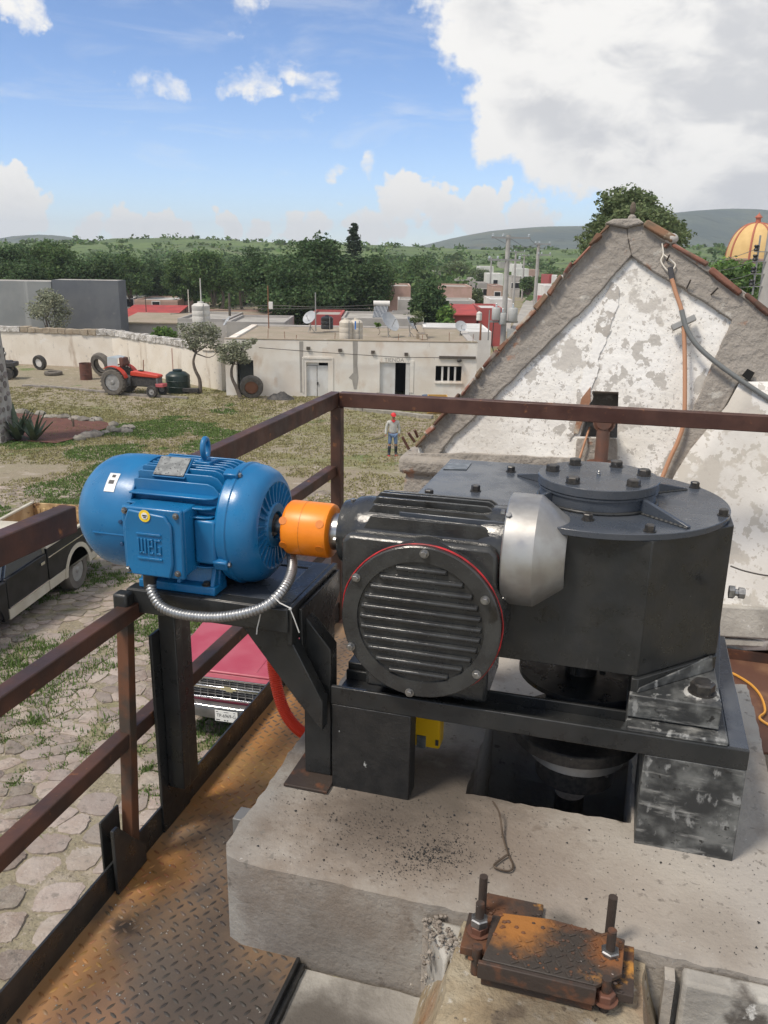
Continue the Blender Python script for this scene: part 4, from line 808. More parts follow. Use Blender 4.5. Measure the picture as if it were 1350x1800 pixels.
# right foot with anchor bolt
MB().prism([(.086, 2.312, -1.284), (.336, 2.312, -1.284), (.336, 2.575, -1.284), (.30, 2.55, -1.284), (.086, 2.335, -1.284)], (0, 0, .072)).build('foot', 'smear_black', gr, bevel=.004)
MB().prism([(.104, 2.328, -1.211), (.325, 2.545, -1.211), (.318, 2.55, -1.165), (.11, 2.338, -1.198)], (.004, -.006, 0)).build('foot_fillet', 'smear_black', gr, bevel=.002)
bo = Vector((.286, 2.375, -1.2125))
MB().lathe(bo, (0, 0, 1), [(0, .050), (.005, .048), (.008, .04)], 20).build('grout_ring', 'grout', gr, smooth=50)
hexbolt(MB(), bo+Vector((0, 0, .007)), (0, 0, 1), .035, .030, .040, .004).build('anchor_bolt', 'bolt_dark', gr)
# sight plug on right side
pl = Xp(1281, 1040, .336); hexbolt(MB(), (.336, pl.y, pl.z), (1, 0, 0), .020, .016).lathe((.352, pl.y, pl.z), (1, 0, 0), [(0, .010), (.01, .010)], 10).build('oil_plug', 'bolt_steel', gr)
hexbolt(MB(), (.362, pl.y, pl.z), (1, 0, 0), .017, .018).build('oil_plug', 'bolt_steel', gr)
# output shaft below
MB().lathe((HX, HY, -1.36), (0, 0, 1), [(0, .052), (.19, .052)], 24).build('output_shaft', 'bolt_dark', gr, smooth=40)
MB().lathe((HX-.0, HY, -1.21), (0, 0, 1), [(0, .115), (.040, .115)], 32).build('bearing_cover', 'black_paint', gr, smooth=40)
for a in range(6): MB().cyl((HX+.095*cos(a*1.047+.3), HY+.095*sin(a*1.047+.3), -1.30), (HX+.095*cos(a*1.047+.3), HY+.095*sin(a*1.047+.3), -1.21), .010, n=8).build('stud', 'bolt_dark', gr)

# ------------------------------------------------------------------ base frame with supports
bf = thing('base_frame', 'black painted steel base frame under the gear units on welded box supports', 'base frame', (-.19, 2.6, ZS))
MB().box(-.80, .414, 2.25, 2.264, -1.362, -1.300).box(-.80, .09, 2.264, 2.40, -1.362, -1.350).box(-.80, .30, 2.40, 2.412, -1.362, -1.318).build('front_channel', 'black_paint', bf, bevel=.003)
MB().prism([(.086, 2.2645, -1.349), (.36, 2.2645, -1.349), (.36, 2.57, -1.349), (.086, 2.57, -1.349)], (0, 0, .06)).build('foot_pad', 'smear_black', bf, bevel=.006)
MB().prism([(.07, 2.257, -1.299), (.357, 2.257, -1.299), (.345, 2.300, -1.2885), (.088, 2.300, -1.2885)], (0, .012, .0)).build('grout_fillet', 'smear_black', bf, bevel=.003)
MB().box(.362, .414, 2.2645, 3.02, -1.361, -1.302).box(.348, .3615, 2.5705, 3.02, -1.361, -1.30).build('side_beam', 'black_sky_sheen', bf, bevel=.003)
MB().prism([(.337, 2.56, -1.30), (.337, 3.0, -1.30), (.337, 3.0, -1.13), (.337, 2.80, -1.12), (.337, 2.60, -1.25)], (.022, 0, 0)).build('side_gusset', 'black_sky_sheen', bf, bevel=.003)
MB().box(-.80, -.70, 2.42, 3.02, -1.36, -1.30).build('side_beam', 'black_paint', bf, bevel=.003)
MB().box(-.70, .36, 2.93, 3.02, -1.361, -1.305).build('rear_beam', 'black_paint', bf, bevel=.003)
MB().lathe((HX+.02, HY+.02, -1.345), (0, 0, 1), [(0, .225), (.016, .225)], 40).build('bearing_plate', 'black_paint', bf, smooth=40)
MB().box(-.16, .30, 2.413, 2.93, -1.361, -1.346).build('centre_plate', 'black_paint', bf)
MB().box(-.798, -.5425, 2.251, 2.325, ZS-.002, -1.3625).build('support_box', 'rough_black', bf, bevel=.003)
MB().box(.142, .4135, 2.251, 2.56, ZS-.002, -1.3625).build('support_box', 'smear_black', bf, bevel=.003, label='right support box smeared with grey grout')
MB().box(.20, .40, 2.75, 2.99, ZS-.002, -1.3625).build('support_box', 'black_paint', bf); MB().box(-.78, -.60, 2.80, 3.0, ZS-.002, -1.3625).build('support_box', 'black_paint', bf)
fl = thing('shaft_flange', 'worn steel flange coupling hanging below the frame into the pit', 'flange', (HX, HY, -1.8))
MB().lathe((HX+.01, HY-.05, -1.69), (0, 0, 1), [(0, .122), (.004, .130), (.085, .134)], 36).build('lower_hub', 'bolt_dark', fl, smooth=40)
MB().lathe((HX+.01, HY-.05, -1.603), (0, 0, 1), [(0, .155), (.004, .160), (.032, .160), (.035, .156)], 36).build('flange_ring', 'silver', fl, smooth=30)
MB().lathe((HX+.01, HY-.05, -1.567), (0, 0, 1), [(0, .135), (.017, .135)], 36).build('spacer_ring', 'bolt_dark', fl, smooth=40)
MB().lathe((HX+.0, HY-.04, -1.549), (0, 0, 1), [(0, .205), (.004, .21), (.04, .21), (.044, .206)], 40).build('disc', 'bolt_dark', fl, smooth=30)
MB().lathe((HX, HY, -1.504), (0, 0, 1), [(0, .11), (.14, .09)], 30).build('upper_hub', 'bolt_dark', fl, smooth=40)
for a in range(8): bolt(fl, (HX+.01+.148*cos(a*.785), HY-.05+.148*sin(a*.785), -1.603), (0, 0, -1), .009, .012)
MB().cyl((HX, HY, -2.5), (HX, HY, -1.8), .05, n=20).build('lower_shaft', 'bolt_dark', fl, smooth=40)
# white paper/board behind, yellow case, red hose
yb = thing('yellow_case', 'yellow case with grey label seen behind the left support box', 'case', (-.50, 2.52, ZS))
a, b = Yp(728, 1250, 2.50), Yp(772, 1318, 2.50)
MB().box(a.x-.10, b.x, 2.50, 2.57, b.z, a.z+.05).build('case_body', 'yellow_box', yb, bevel=.006)
a, b = Yp(733, 1292, 2.497), Yp(748, 1316, 2.497); MB().box(a.x, b.x, 2.496, 2.4995, b.z, a.z).build('case_label', 'nameplate', yb)
a = Yp(768, 1306, 2.497); MB().box(a.x-.005, a.x+.005, 2.495, 2.4995, a.z-.01, a.z+.01).build('latch', 'print_dark', yb)
hp = catmull([Yp(500, 1110, 2.80), Yp(481, 1150, 2.76), Yp(484, 1195, 2.72), Yp(498, 1245, 2.68), Yp(520, 1278, 2.66), Yp(550, 1296, 2.66), Yp(590, 1300, 2.70)], 14)
hr = [.0235 if i % 2 else .0212 for i in range(len(hp)*1)]
Pd = []
for i in range(len(hp)-1):
    for k in range(3): Pd.append(hp[i].lerp(hp[i+1], k/3))
tag(MB().tube(Pd, [.0232 if i % 3 else .0208 for i in range(len(Pd))], 14).build('corrugated_hose', 'hose_red', smooth=70), 'bright red corrugated hose curving down behind the black stand', 'hose')
tag(MB().tube(catmull([Yp(537, 1300, 2.5), Yp(540, 1318, 2.48), Yp(539, 1330, 2.47)], 5), .012, 8).build('orange_sleeve', 'orange_paint', smooth=60), 'short orange sleeve end peeking out at the slab edge by the stand foot', 'sleeve')
oc = catmull([Zp(1284, 1182, ZP+.01), Zp(1300, 1190, ZP+.012), Zp(1322, 1205, ZP+.012), Zp(1338, 1225, ZP+.012), Zp(1345, 1250, ZP+.012), Zp(1335, 1262, ZP+.02), Zp(1352, 1275, ZP+.012)], 6)
tag(MB().tube(oc, .006, 6).build('extension_cord', 'cord_orange', smooth=60), 'thin orange cord lying on the rusty floor at right edge', 'cord')
# ------------------------------------------------------------------ plastered gable of the mill
LN = .22
def WP(px, py, off=0.0):
    d = ray(px, py); t = (4.42+LN*1.95+off)/(d[1]-LN*d[2]); return Vector(d*t)
WNm = Vector((0, -1, LN)).normalized()          # outward normal of the gable face
gb = thing('mill_gable', 'steep triangular mill gable with peeling whitewash and grey plaster borders', 'gable', (0, 4.6, -6.5))
def gpart(name, m, pts, off, th, **k): return MB().prism([WP(*p, off) for p in pts], -WNm*th).build(name, m, gb, **k)
outl = [(735, 782), (868, 622), (998, 480), (1072, 392), (1128, 390), (1350, 548), (1560, 690), (1560, 1150), (735, 1130)]
wallo = gpart('gable_wall', 'plaster_white', outl, 0, .35)
cut = MB().prism([WP(*p, -.3) for p in ((1038, 680), (1087, 682), (1084, 768), (1014, 765))], -WNm*.62).build('cutter', 'void', gb)
bm_ = wallo.modifiers.new('b', 'BOOLEAN'); bm_.object = cut; bm_.operation = 'DIFFERENCE'; bm_.solver = 'EXACT'
dg = bpy.context.evaluated_depsgraph_get(); me2 = bpy.data.meshes.new_from_object(wallo.evaluated_get(dg)); wallo.modifiers.clear(); wallo.data = me2
bpy.data.objects.remove(cut, do_unlink=True)
def rough_edge(P, k=10, a=3.0, seed=0):
    o = []
    for i, (x, y) in enumerate(P):
        x2, y2 = P[(i+1) % len(P)]; L = math.hypot(x2-x, y2-y); n = max(1, int(L/k))
        for q in range(n):
            t = q/n; xx, yy = x+(x2-x)*t, y+(y2-y)*t
            o.append((xx+(fbm(xx, yy, .06, seed)-.47)*a*2, yy+(fbm(xx, yy, .06, seed+5)-.47)*a*2))
    return o
gpart('plaster_border', 'plaster_grey', rough_edge([(736, 782), (868, 622), (998, 480), (1072, 392), (1100, 392), (1110, 448), (1037, 533), (980, 587), (917, 652), (860, 708), (800, 765), (770, 800), (748, 800)], 9, 3.2, 1), -.030, .032, bevel=.006)
gpart('plaster_border', 'plaster_grey', rough_edge([(1100.5, 392), (1128, 390), (1350, 548), (1560, 690), (1560, 760), (1420, 720), (1350, 690), (1316, 664), (1298, 672), (1277, 709), (1250, 759), (1214, 834), (1170, 930), (1110, 930), (1167, 839), (1188, 787), (1222, 709), (1248, 651), (1261, 620), (1287, 563), (1200, 506), (1140, 472), (1110.5, 448)], 10, 3.0, 2), -.034, .036, bevel=.006)
gpart('base_band', 'plaster_grey', rough_edge([(716, 796), (830, 797), (1010, 805), (1014, 770), (1084, 770), (1086, 812), (1130, 900), (1130, 960), (700, 960)], 10, 2.4, 3), -.045, .045, bevel=.006)
gpart('opening_jamb', 'brick', [(1022, 700), (1038, 680), (1038, 705), (1016, 762), (1008, 762)], -.012, .012)
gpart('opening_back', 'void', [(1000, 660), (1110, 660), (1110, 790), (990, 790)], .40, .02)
# curved right-hand face
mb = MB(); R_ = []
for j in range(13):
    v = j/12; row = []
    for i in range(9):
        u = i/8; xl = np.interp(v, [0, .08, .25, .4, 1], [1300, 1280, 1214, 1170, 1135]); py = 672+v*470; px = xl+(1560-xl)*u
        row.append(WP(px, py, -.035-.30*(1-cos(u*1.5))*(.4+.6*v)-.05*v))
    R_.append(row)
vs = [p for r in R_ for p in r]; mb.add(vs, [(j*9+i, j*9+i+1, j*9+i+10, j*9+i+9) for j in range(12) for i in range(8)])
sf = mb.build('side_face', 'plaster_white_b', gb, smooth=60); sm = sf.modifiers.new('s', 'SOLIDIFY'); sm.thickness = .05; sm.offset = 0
gpart('beam_pocket', 'void', [(1304, 660), (1314, 648), (1327, 655), (1318, 670)], -.062, .008)
gpart('base_course', 'concrete_old', [(1130, 1058), (1400, 1072), (1400, 1128), (1130, 1112)], -.20, .14, bevel=.01)
gpart('base_course', 'concrete_old', [(1130, 1113), (1400, 1129), (1400, 1142), (1130, 1128)], -.185, .12, bevel=.01)
# lower body down to the yard
L0 = WP(716, 797); MB().box(L0.x, 4.0, L0.y+.0, L0.y+3.2, -6.6, L0.z-.002).build('lower_body', 'plaster_grey', gb)
MB().box(L0.x-.03, L0.x+.6, L0.y-.10, L0.y+.2, L0.z-.10, L0.z+.004).build('broken_ledge', 'plaster_grey', gb, bevel=.03)
MB().prism([WP(738, 786, .55), WP(1072, 396, .55), WP(1128, 394, .55), WP(1560, 695, .55)], (0, 4.0, 0)).build('roof_body', 'brick_moss', gb)
gpart('plaster_patch', 'plaster_worn', rough_edge([(1078, 492), (1092, 500), (1080, 560), (1058, 620), (1040, 690), (1022, 740), (1003, 775), (996, 765), (1012, 700), (1034, 630), (1052, 560)], 4, 9, 8), -.006, .008)
# brick coping courses
def coping(a, b, n, w, seed, m):
    rg = random.Random(seed)
    A_, B_ = WP(*a, -.055), WP(*b, -.055); d = (B_-A_); L = d.length; d.normalize(); up = d.cross(WNm); up = up if up.z > 0 else -up
    MB().bar(A_-WNm*.10+up*(w*.05), B_-WNm*.10+up*(w*.05), .19, w*.7, up=up).build('coping_mortar', 'plaster_grey', gb, bevel=.006)
    t = 0.0; i = 0
    while t < L-.03:
        l = L/n*rg.uniform(.55, 1.25); l = min(l, L-t); c = A_+d*(t+l*.5); h = w*rg.uniform(.55, 1.15); off = rg.uniform(-.012, .010); t += l; i += 1
        mbk = MB().bar(c-d*(l*.47)-WNm*.085+WNm*off+up*(h*.22), c+d*(l*.47)-WNm*.085+WNm*off+up*(h*.22+rg.uniform(-.008, .008)), .20, h, up=up)
        mbk.jitter(.008, seed+i); mbk.build('brick', m if rg.random() < .6 else 'brick_moss', gb, bevel=.010)
coping((731, 786), (1070, 396), 13, .022, 3, 'brick')
coping((1131, 393), (1560, 697), 8, .040, 5, 'brick')
gpart('ridge_cap', 'plaster_grey', [(1062, 392), (1078, 384), (1122, 383), (1134, 392), (1100, 400)], -.06, .4, bevel=.01)
for i, (a, b) in enumerate((((707, 768), (719, 790)), ((718, 761), (729, 777)), ((729, 756), (734, 768)))):
    tag(MB().cyl(WP(*a, .02), WP(*b, .05), .008, n=8).build('rebar_stub', 'pipe_rust', smooth=50), ('lowest', 'middle', 'topmost')[i]+' of three rusty rebar stubs sticking out at foot of gable slope', 'rebar', 'rebar stubs')
# pipe, cables and fittings on the gable
vp = thing('rusty_pipe', 'rusty flanged pipe elbow coming out of the dark gable opening', 'pipe', tuple(WP(1055, 805, -.2)))
MB().cyl(WP(1056, 812, -.16), WP(1061, 752, -.16), .034, n=18).build('riser', 'pipe_rust', vp, smooth=40)
MB().cyl(WP(1062, 742, -.20), WP(1062, 738, .2), .040, n=18).build('elbow', 'pipe_rust', vp, smooth=40)
MB().lathe(WP(1062, 744, -.19), (0, 1, 0), [(0, .05), (.02, .058), (.035, .058), (.04, .045)], 20).build('flange', 'pipe_rust', vp, smooth=40)
MB().lathe(WP(1055, 818, -.16), (0, 0, 1), [(0, .07), (.018, .07), (.022, .045)], 20).build('base_flange', 'pipe_rust', vp, smooth=40)
def cable(name, m, P, off, r, label, cat='cable'):
    return tag(MB().tube(catmull([WP(*p[:2], p[2] if len(p) > 2 else off) for p in P], 7), r, 8).build(name, m, smooth=60), label, cat)
cable('tan_cable', 'cable_tan', [(1181, 490), (1188, 515), (1199, 550), (1203, 600), (1204, 680), (1202, 740), (1192, 775), (1178, 805), (1160, 850)], -.075, .011, 'tan cable running down the whitewashed gable')
cable('grey_conduit', 'cable_grey', [(1198, 545), (1206, 575), (1222, 603), (1250, 630), (1290, 660), (1350, 700), (1440, 755)], -.085, .013, 'grey conduit bending right across the gable', 'conduit')
cable('thin_tan_wire', 'cable_tan', [(1036, 752, .1), (1031, 768, -.06), (1024, 790, -.08), (1016, 815, -.1)], -.06, .006, 'thin tan wire hanging out of the gable opening', 'wire')
cable('white_wire', 'wire_white', [(1164, 428), (1166, 447), (1162, 458), (1168, 470), (1178, 480)], -.05, .004, 'loose white wire under the insulator near gable top', 'wire')
cable('white_wire', 'wire_white', [(1166, 447), (1176, 455), (1187, 465), (1183, 474)], -.05, .004, 'white wire curling right towards the black connector', 'wire')
cable('thin_dark_wire', 'wire_dark', [(1284, 995, -.32), (1310, 1004, -.34), (1350, 1012, -.36), (1400, 1015, -.38)], -.32, .004, 'thin dark wire sagging on the lower right gable face', 'wire')
tag(MB().cyl(WP(1178, 470, -.07), WP(1182, 492, -.07), .014, n=8).build('cable_connector', 'print_dark', smooth=40), 'black taped cable connector at the top of the tan cable', 'connector')
ub = MB().bar(WP(1181, 577, -.06), WP(1222, 558, -.06), .03, .05, up=WNm); tag(ub.build('strut_bracket', 'metal_grey', bevel=.003), 'short grey channel bracket holding the cables on the gable', 'bracket')
i0 = WP(1180, 424, -.05); ib = thing('spool_insulator', 'grey spool insulator on the right gable slope', 'insulator', tuple(i0))
MB().ball(i0+Vector((0, 0, .012)), (.034, .03, .028), 14, 8).build('insulator_body', 'house_grey', ib, smooth=60); MB().cyl(i0-Vector((.03, 0, .03)), i0+Vector((0, 0, .01)), .012, n=8).build('pin', 'pipe_rust', ib)
i1 = WP(1111, 384, .15); ib = thing('ridge_finial', 'small dark clump on the gable ridge against the tree', 'finial', tuple(i1))
MB().ball(i1+Vector((0, 0, .05)), (.016, .016, .035), 8, 6).build('finial_tip', 'bark', ib, smooth=60); MB().lathe(i1, (0, 0, 1), [(-.03, .03), (.01, .02), (.02, .01)], 8).build('finial_base', 'plaster_grey', ib)
for (a, b) in (((1207, 507), (1214, 492)), ((1250, 518), (1262, 506)), ((1172, 458), (1177, 448))):
    MB().cyl(WP(*a, -.04), WP(*b, -.075), .0045, n=6).build('nail', 'wire_dark', gb)

# ------------------------------------------------------------------ cobbled yard
toe = lambda px: 1740-1.145*px
def cells(d0, d1, size, seed):
    rg = random.Random(seed); pts = []; grid = {}
    nd = int((d1-d0)/size)+3
    for j in range(-2, nd+2):
        d = d0+j*size
        x0, x1 = -.50*d-1.2, .06*d+.8
        for i in range(int((x1-x0)/size)+1):
            x = x0+(i+.5*(j % 2))*size+rg.uniform(-.46, .46)*size; y = d+rg.uniform(-.46, .46)*size
            # flagstone paths: thin out seeds so the cells grow
            path = abs(x+3.35-.14*(y-7.2)*0+(.55*(y-7.2))) if False else abs((x+2.55)-(-.36)*(y-6.3))
            onp = path < .75 and y < 13.5
            if onp and rg.random() < .45: continue
            if not onp and rg.random() < .16: continue
            pts.append((x, y, onp))
    for k, p in enumerate(pts): grid.setdefault((int(p[0]//size), int(p[1]//size)), []).append(k)
    out = []
    for k, (x, y, onp) in enumerate(pts):
        if not (d0 <= y <= d1): continue
        s = size*.95; poly = [(-s, -s), (s, -s), (s, s), (-s, s)]
        gx, gy = int(x//size), int(y//size)
        for a in range(-2, 3):
            for b in range(-2, 3):
                for q in grid.get((gx+a, gy+b), ()):
                    if q == k: continue
                    mx, my = (pts[q][0]-x)/2, (pts[q][1]-y)/2; L2 = mx*mx+my*my
                    if L2 > 1.2*s*s*2: continue
                    new = []
                    for i in range(len(poly)):
                        p1, p2 = poly[i], poly[(i+1) % len(poly)]; e1 = p1[0]*mx+p1[1]*my-L2; e2 = p2[0]*mx+p2[1]*my-L2
                        if e1 <= 0: new.append(p1)
                        if (e1 < 0) != (e2 < 0) and e1 != e2:
                            t = e1/(e1-e2); new.append((p1[0]+(p2[0]-p1[0])*t, p1[1]+(p2[1]-p1[1])*t))
                    poly = new
                    if len(poly) < 3: break
        if len(poly) >= 3: out.append((x, y, poly, onp))
    return out
CELLS = cells(4.6, 26, .25, 3)
yard = bpy.data.objects['ground']
near = []; farV = []; farF = []
def stone_geo(x, y, poly, onp, rg):
    # round the corners, shrink for the joint, dome the top
    n = len(poly); P = []
    for i in range(n):
        a, b, c_ = poly[i-1], poly[i], poly[(i+1) % n]
        q_ = rg.uniform(.10, .26); P.append((b[0]*(1-q_)+a[0]*q_, b[1]*(1-q_)+a[1]*q_)); P.append((b[0]*(1-q_)+c_[0]*q_, b[1]*(1-q_)+c_[1]*q_))
    P2_ = []
    for i in range(len(P)):
        a, b = P[i], P[(i+1) % len(P)]; e = rg.uniform(.90, 1.05); P2_ += [(a[0]*(e+1)/2, a[1]*(e+1)/2), ((a[0]+b[0])/2*e, (a[1]+b[1])/2*e)]
    P = P2_
    sh = rg.uniform(.93, .985) if not onp else rg.uniform(.95, .985)
    tilt = (rg.uniform(-.06, .06), rg.uniform(-.06, .06)); h = rg.uniform(.006, .026) if not onp else rg.uniform(.008, .016)
    z0 = zg(y); V = []
    for (u, v) in P: V.append((x+u*sh, y+v*sh, z0-.03))
    for (u, v) in P: V.append((x+u*sh*.97, y+v*sh*.97, zg(y+v)+h*.55+tilt[0]*u+tilt[1]*v))
    for (u, v) in P: V.append((x+u*sh*.72, y+v*sh*.72, zg(y+v*.7)+h+tilt[0]*u+tilt[1]*v+rg.uniform(-.008, .008)))
    m = len(P); F = []
    for k in range(m):
        F.append((k, (k+1) % m, m+(k+1) % m, m+k)); F.append((m+k, m+(k+1) % m, 2*m+(k+1) % m, 2*m+k))
    return V, F, tuple(range(2*m, 3*m))
rg = random.Random(21); cand = []
for (x, y, poly, onp) in CELLS:
    w = VF(x, y, zg(y)); px, py = proj(w)
    vis = -30 < px < 640 and py < toe(px)+30 and py > 800
    if rg.random() < (.04+.025*max(0, y-10)*.5) and not onp: continue      # missing stones: bare soil
    cand.append((x, y, poly, onp, vis))
vis = [c for c in cand if c[4]]; vis.sort(key=lambda c: c[1]); nearset = set(id(c) for c in vis[:300])
for c in cand:
    V, F, top = stone_geo(c[0], c[1], c[2], c[3], rg)
    if id(c) in nearset:
        o = Vector(VF(c[0], c[1], zg(c[1]))); mb = MB(); mb.v = [VF(*v)-o for v in V]; mb.f = F+[top]
        ob = mb.build('paving_stone' if c[3] else 'cobblestone', 'slabstone' if c[3] else 'cobble', yard, smooth=50); ob.location = o
    else:
        b = len(farV); farV += [tuple(VF(*v)) for v in V]; farF += [tuple(i+b for i in f) for f in F]+[tuple(i+b for i in top)]
mb = MB(); mb.v = [Vector(v) for v in farV]; mb.f = farF
fo = mb.build('cobblestones', 'cobble_far', yard, smooth=50); fo['kind'] = 'stuff'
# grass tufts between the stones and short turf further out
def tufts(name, m, pts, hmin, hmax, nb, label, spread=.05, wid=.004):
    V = []; F = []; rg = random.Random(len(pts))
    for (x, y, sc) in pts:
        z = zg(y)
        for k in range(nb):
            a = rg.uniform(0, 6.28); r = rg.random()**.5*spread*sc; h = rg.uniform(hmin, hmax)*sc; bx_ = x+r*cos(a); by = y+r*sin(a); l = rg.uniform(.2, .8)*h; b2 = rg.uniform(0, 6.28); w = wid*(1+y*.06)
            o = len(V); V += [tuple(VF(bx_-w*sin(b2), by+w*cos(b2), z)), tuple(VF(bx_+w*sin(b2), by-w*cos(b2), z)), tuple(VF(bx_+l*cos(b2), by+l*sin(b2), z+h))]; F.append((o, o+1, o+2))
    o = fast(name, V, F, m); stuff(o, label, 'grass'); return o
rg = random.Random(5); T1 = []; T2 = []
for (x, y, poly, onp, v) in cand:
    if y > 24: continue
    for (u, w_) in poly:
        g = fbm(x+u, y+w_, .55, 31)
        if g > (.50 if y > 9.5 else .455) and not (onp and rg.random() < .6) and rg.random() < min(1, (g-(.47 if y > 9.5 else .43))*9): T1.append((x+u*.97+rg.uniform(-.03, .03), y+w_*.97+rg.uniform(-.03, .03), rg.uniform(.6, 1.3)*(1+.7*(g > .56))))
tufts('joint_grass', 'grass', T1, .012, .050, 30, 'green grass tufts growing between the cobbles', .12, .0065)
T3 = []
for k in range(42000):
    y = 18+rg.random()**.8*37; x = rg.uniform(-.47*y, .12*y)
    g = fbm(x, y*.7, .22, 77); 
    if 2.2 < -x-8 and y < 40 and y > 35.5 and x > -16: pass
    if g > .60: T3.append((x, y, rg.uniform(.7, 1.3)))
    elif g > .44 and rg.random() < .5: T2.append((x, y, rg.uniform(.6, 1.2)))
    elif y > 30 and rg.random() < .25: T2.append((x, y, rg.uniform(.6, 1.2)))
tufts('yard_turf', 'grass', T3, .03, .075, 7, 'short green turf patches in the yard', .17, .010)
tufts('dry_grass', 'grass_dry', T2, .03, .08, 7, 'dry yellowish grass over the far yard', .2, .010)
# ------------------------------------------------------------------ helpers for vehicles and plants (local frames)
def vthing(name, label, cat, xr, d, z=None, rot=0.0, group=None):
    return thing(name, label, cat, tuple(VF(xr, d, zg(d) if z is None else z)), YAW+rot, group, local=True)
def wheel(parent, c, ax, r, w, rimr, tm='tyre', rm='rim', n=28, lugs_=0, hubr=.05):
    c = Vector(c); ax = Vector(ax).normalized()
    t = MB().lathe(c-ax*(w/2), ax, [(0, rimr), (0, r*.90), (w*.12, r*.97), (w*.3, r), (w*.7, r), (w*.88, r*.97), (w, r*.90), (w, rimr), (w*.8, rimr*.97), (w*.2, rimr*.97)], n, False, False)
    t.f += []
    wh = t.build('wheel', tm, parent, smooth=40)
    MB().lathe(c-ax*(w*.36), ax, [(0, rimr*.98), (w*.10, rimr*.94), (w*.30, rimr*.55), (w*.42, rimr*.5), (w*.55, rimr*.5), (w*.72, rimr*.94), (w*.8, rimr*.98)], n).build('rim', rm, wh, smooth=30)
    MB().lathe(c-ax*(w*.5), ax, [(0, hubr*.7), (w*.06, hubr), (w*.94, hubr), (w, hubr*.7)], 12).build('hub', rm, wh, smooth=40)
    for k in range(8):
        a = k*pi/4; u, v = frame_of(ax); dd = u*cos(a)+v*sin(a)
        for sg in (-1, 1): MB().lathe(c+dd*rimr*.72+ax*(sg*w*.24), ax*sg, [(0, rimr*.10), (w*.03, rimr*.09)], 8).build('rim_hole', 'engine', wh)
    if lugs_:
        lm = MB(); u, v = frame_of(ax)
        for k in range(lugs_):
            a = 2*pi*k/lugs_; d1 = u*cos(a)+v*sin(a); a2 = a+.16; d2 = u*cos(a2)+v*sin(a2)
            lm.bar(c+d1*r*1.0-ax*(w*.46), c+d2*r*1.0, r*.05, r*.07, up=d1); lm.bar(c+d1*r*1.0+ax*(w*.46), c+d2*r*1.0, r*.05, r*.07, up=d1)
        lm.build('tread', tm, wh)
    return wh
def loose_tyre(xr, d, z, r, w, tilt, rot, label, rimm=None, group='loose tyres in the yard'):
    t = vthing('tyre', label, 'tyre', xr, d, z, rot, group)
    m = Matrix.Rotation(tilt, 4, 'X')
    mb = MB().lathe((0, -w/2, 0), (0, 1, 0), [(0, r*.58), (0, r*.9), (w*.14, r*.97), (w*.3, r), (w*.7, r), (w*.86, r*.97), (w, r*.9), (w, r*.58), (w*.8, r*.55), (w*.2, r*.55)], 28, False, False); mb.xf(m); mb.build('tyre_carcass', 'tyre_dusty' if rimm != 'white' else 'tyre', t, smooth=40)
    mb = MB().lathe((0, -w*.3, 0), (0, 1, 0), [(0, r*.565), (w*.2, r*.5), (w*.3, r*.25), (w*.5, r*.2)] if rimm else [(w*.1, r*.56), (w*.6, r*.56)], 24, bool(rimm), bool(rimm))
    mb.xf(m); mb.build('rim' if rimm else 'inner_wall', {'white': 'house_white', 'rust': 'pole_rust', None: 'engine'}[rimm], t, smooth=30); return t

# ------------------------------------------------------------------ trees
def leaf_cloud(rng, clumps, n, ls, flat=.0):
    """clumps: (cx,cy,cz,rx,ry,rz); returns quads of small bent leaf sprays spread through the clump volumes, denser to the outside"""
    vol = np.array([c[3]*c[4]*c[5] for c in clumps])**(2/3); pick = rng.choice(len(clumps), n, p=vol/vol.sum()); C_ = np.array(clumps)[pick]
    d = rng.normal(size=(n, 3)); d /= np.linalg.norm(d, axis=1)[:, None]; rad = rng.rand(n)**.42
    lump = 1+.16*np.sin(d[:, 0]*5+C_[:, 0]*3)*np.sin(d[:, 1]*5+C_[:, 1])*1+.10*np.sin(d[:, 2]*9+C_[:, 2]*2)
    P = C_[:, :3]+d*C_[:, 3:]*(rad*lump)[:, None]
    a = rng.normal(size=(n, 3)); a /= np.linalg.norm(a, axis=1)[:, None]; a[:, 2] *= .7
    b = np.cross(a, rng.normal(size=(n, 3))); b /= np.linalg.norm(b, axis=1)[:, None]
    s = ls*(.55+.9*rng.rand(n))[:, None]; a = a*s; b = b*s*.55
    V = np.stack([P-a, P+b*.9, P+a, P-b*.9], 1).reshape(-1, 3); F = np.arange(4*n).reshape(-1, 4); return V, F
def limb(mb, a, b, r0, r1, rng, n=5, k=7, bend=.12):
    a = np.array(a); b = np.array(b); L = np.linalg.norm(b-a); P = []
    o = rng.normal(size=3)*L*bend
    for i in range(k): t = i/(k-1); P.append(a+(b-a)*t+o*sin(pi*t)+rng.normal(size=3)*L*.012)
    mb.tube([tuple(p) for p in P], [r0+(r1-r0)*i/(k-1) for i in range(k)], n); return P[-1]
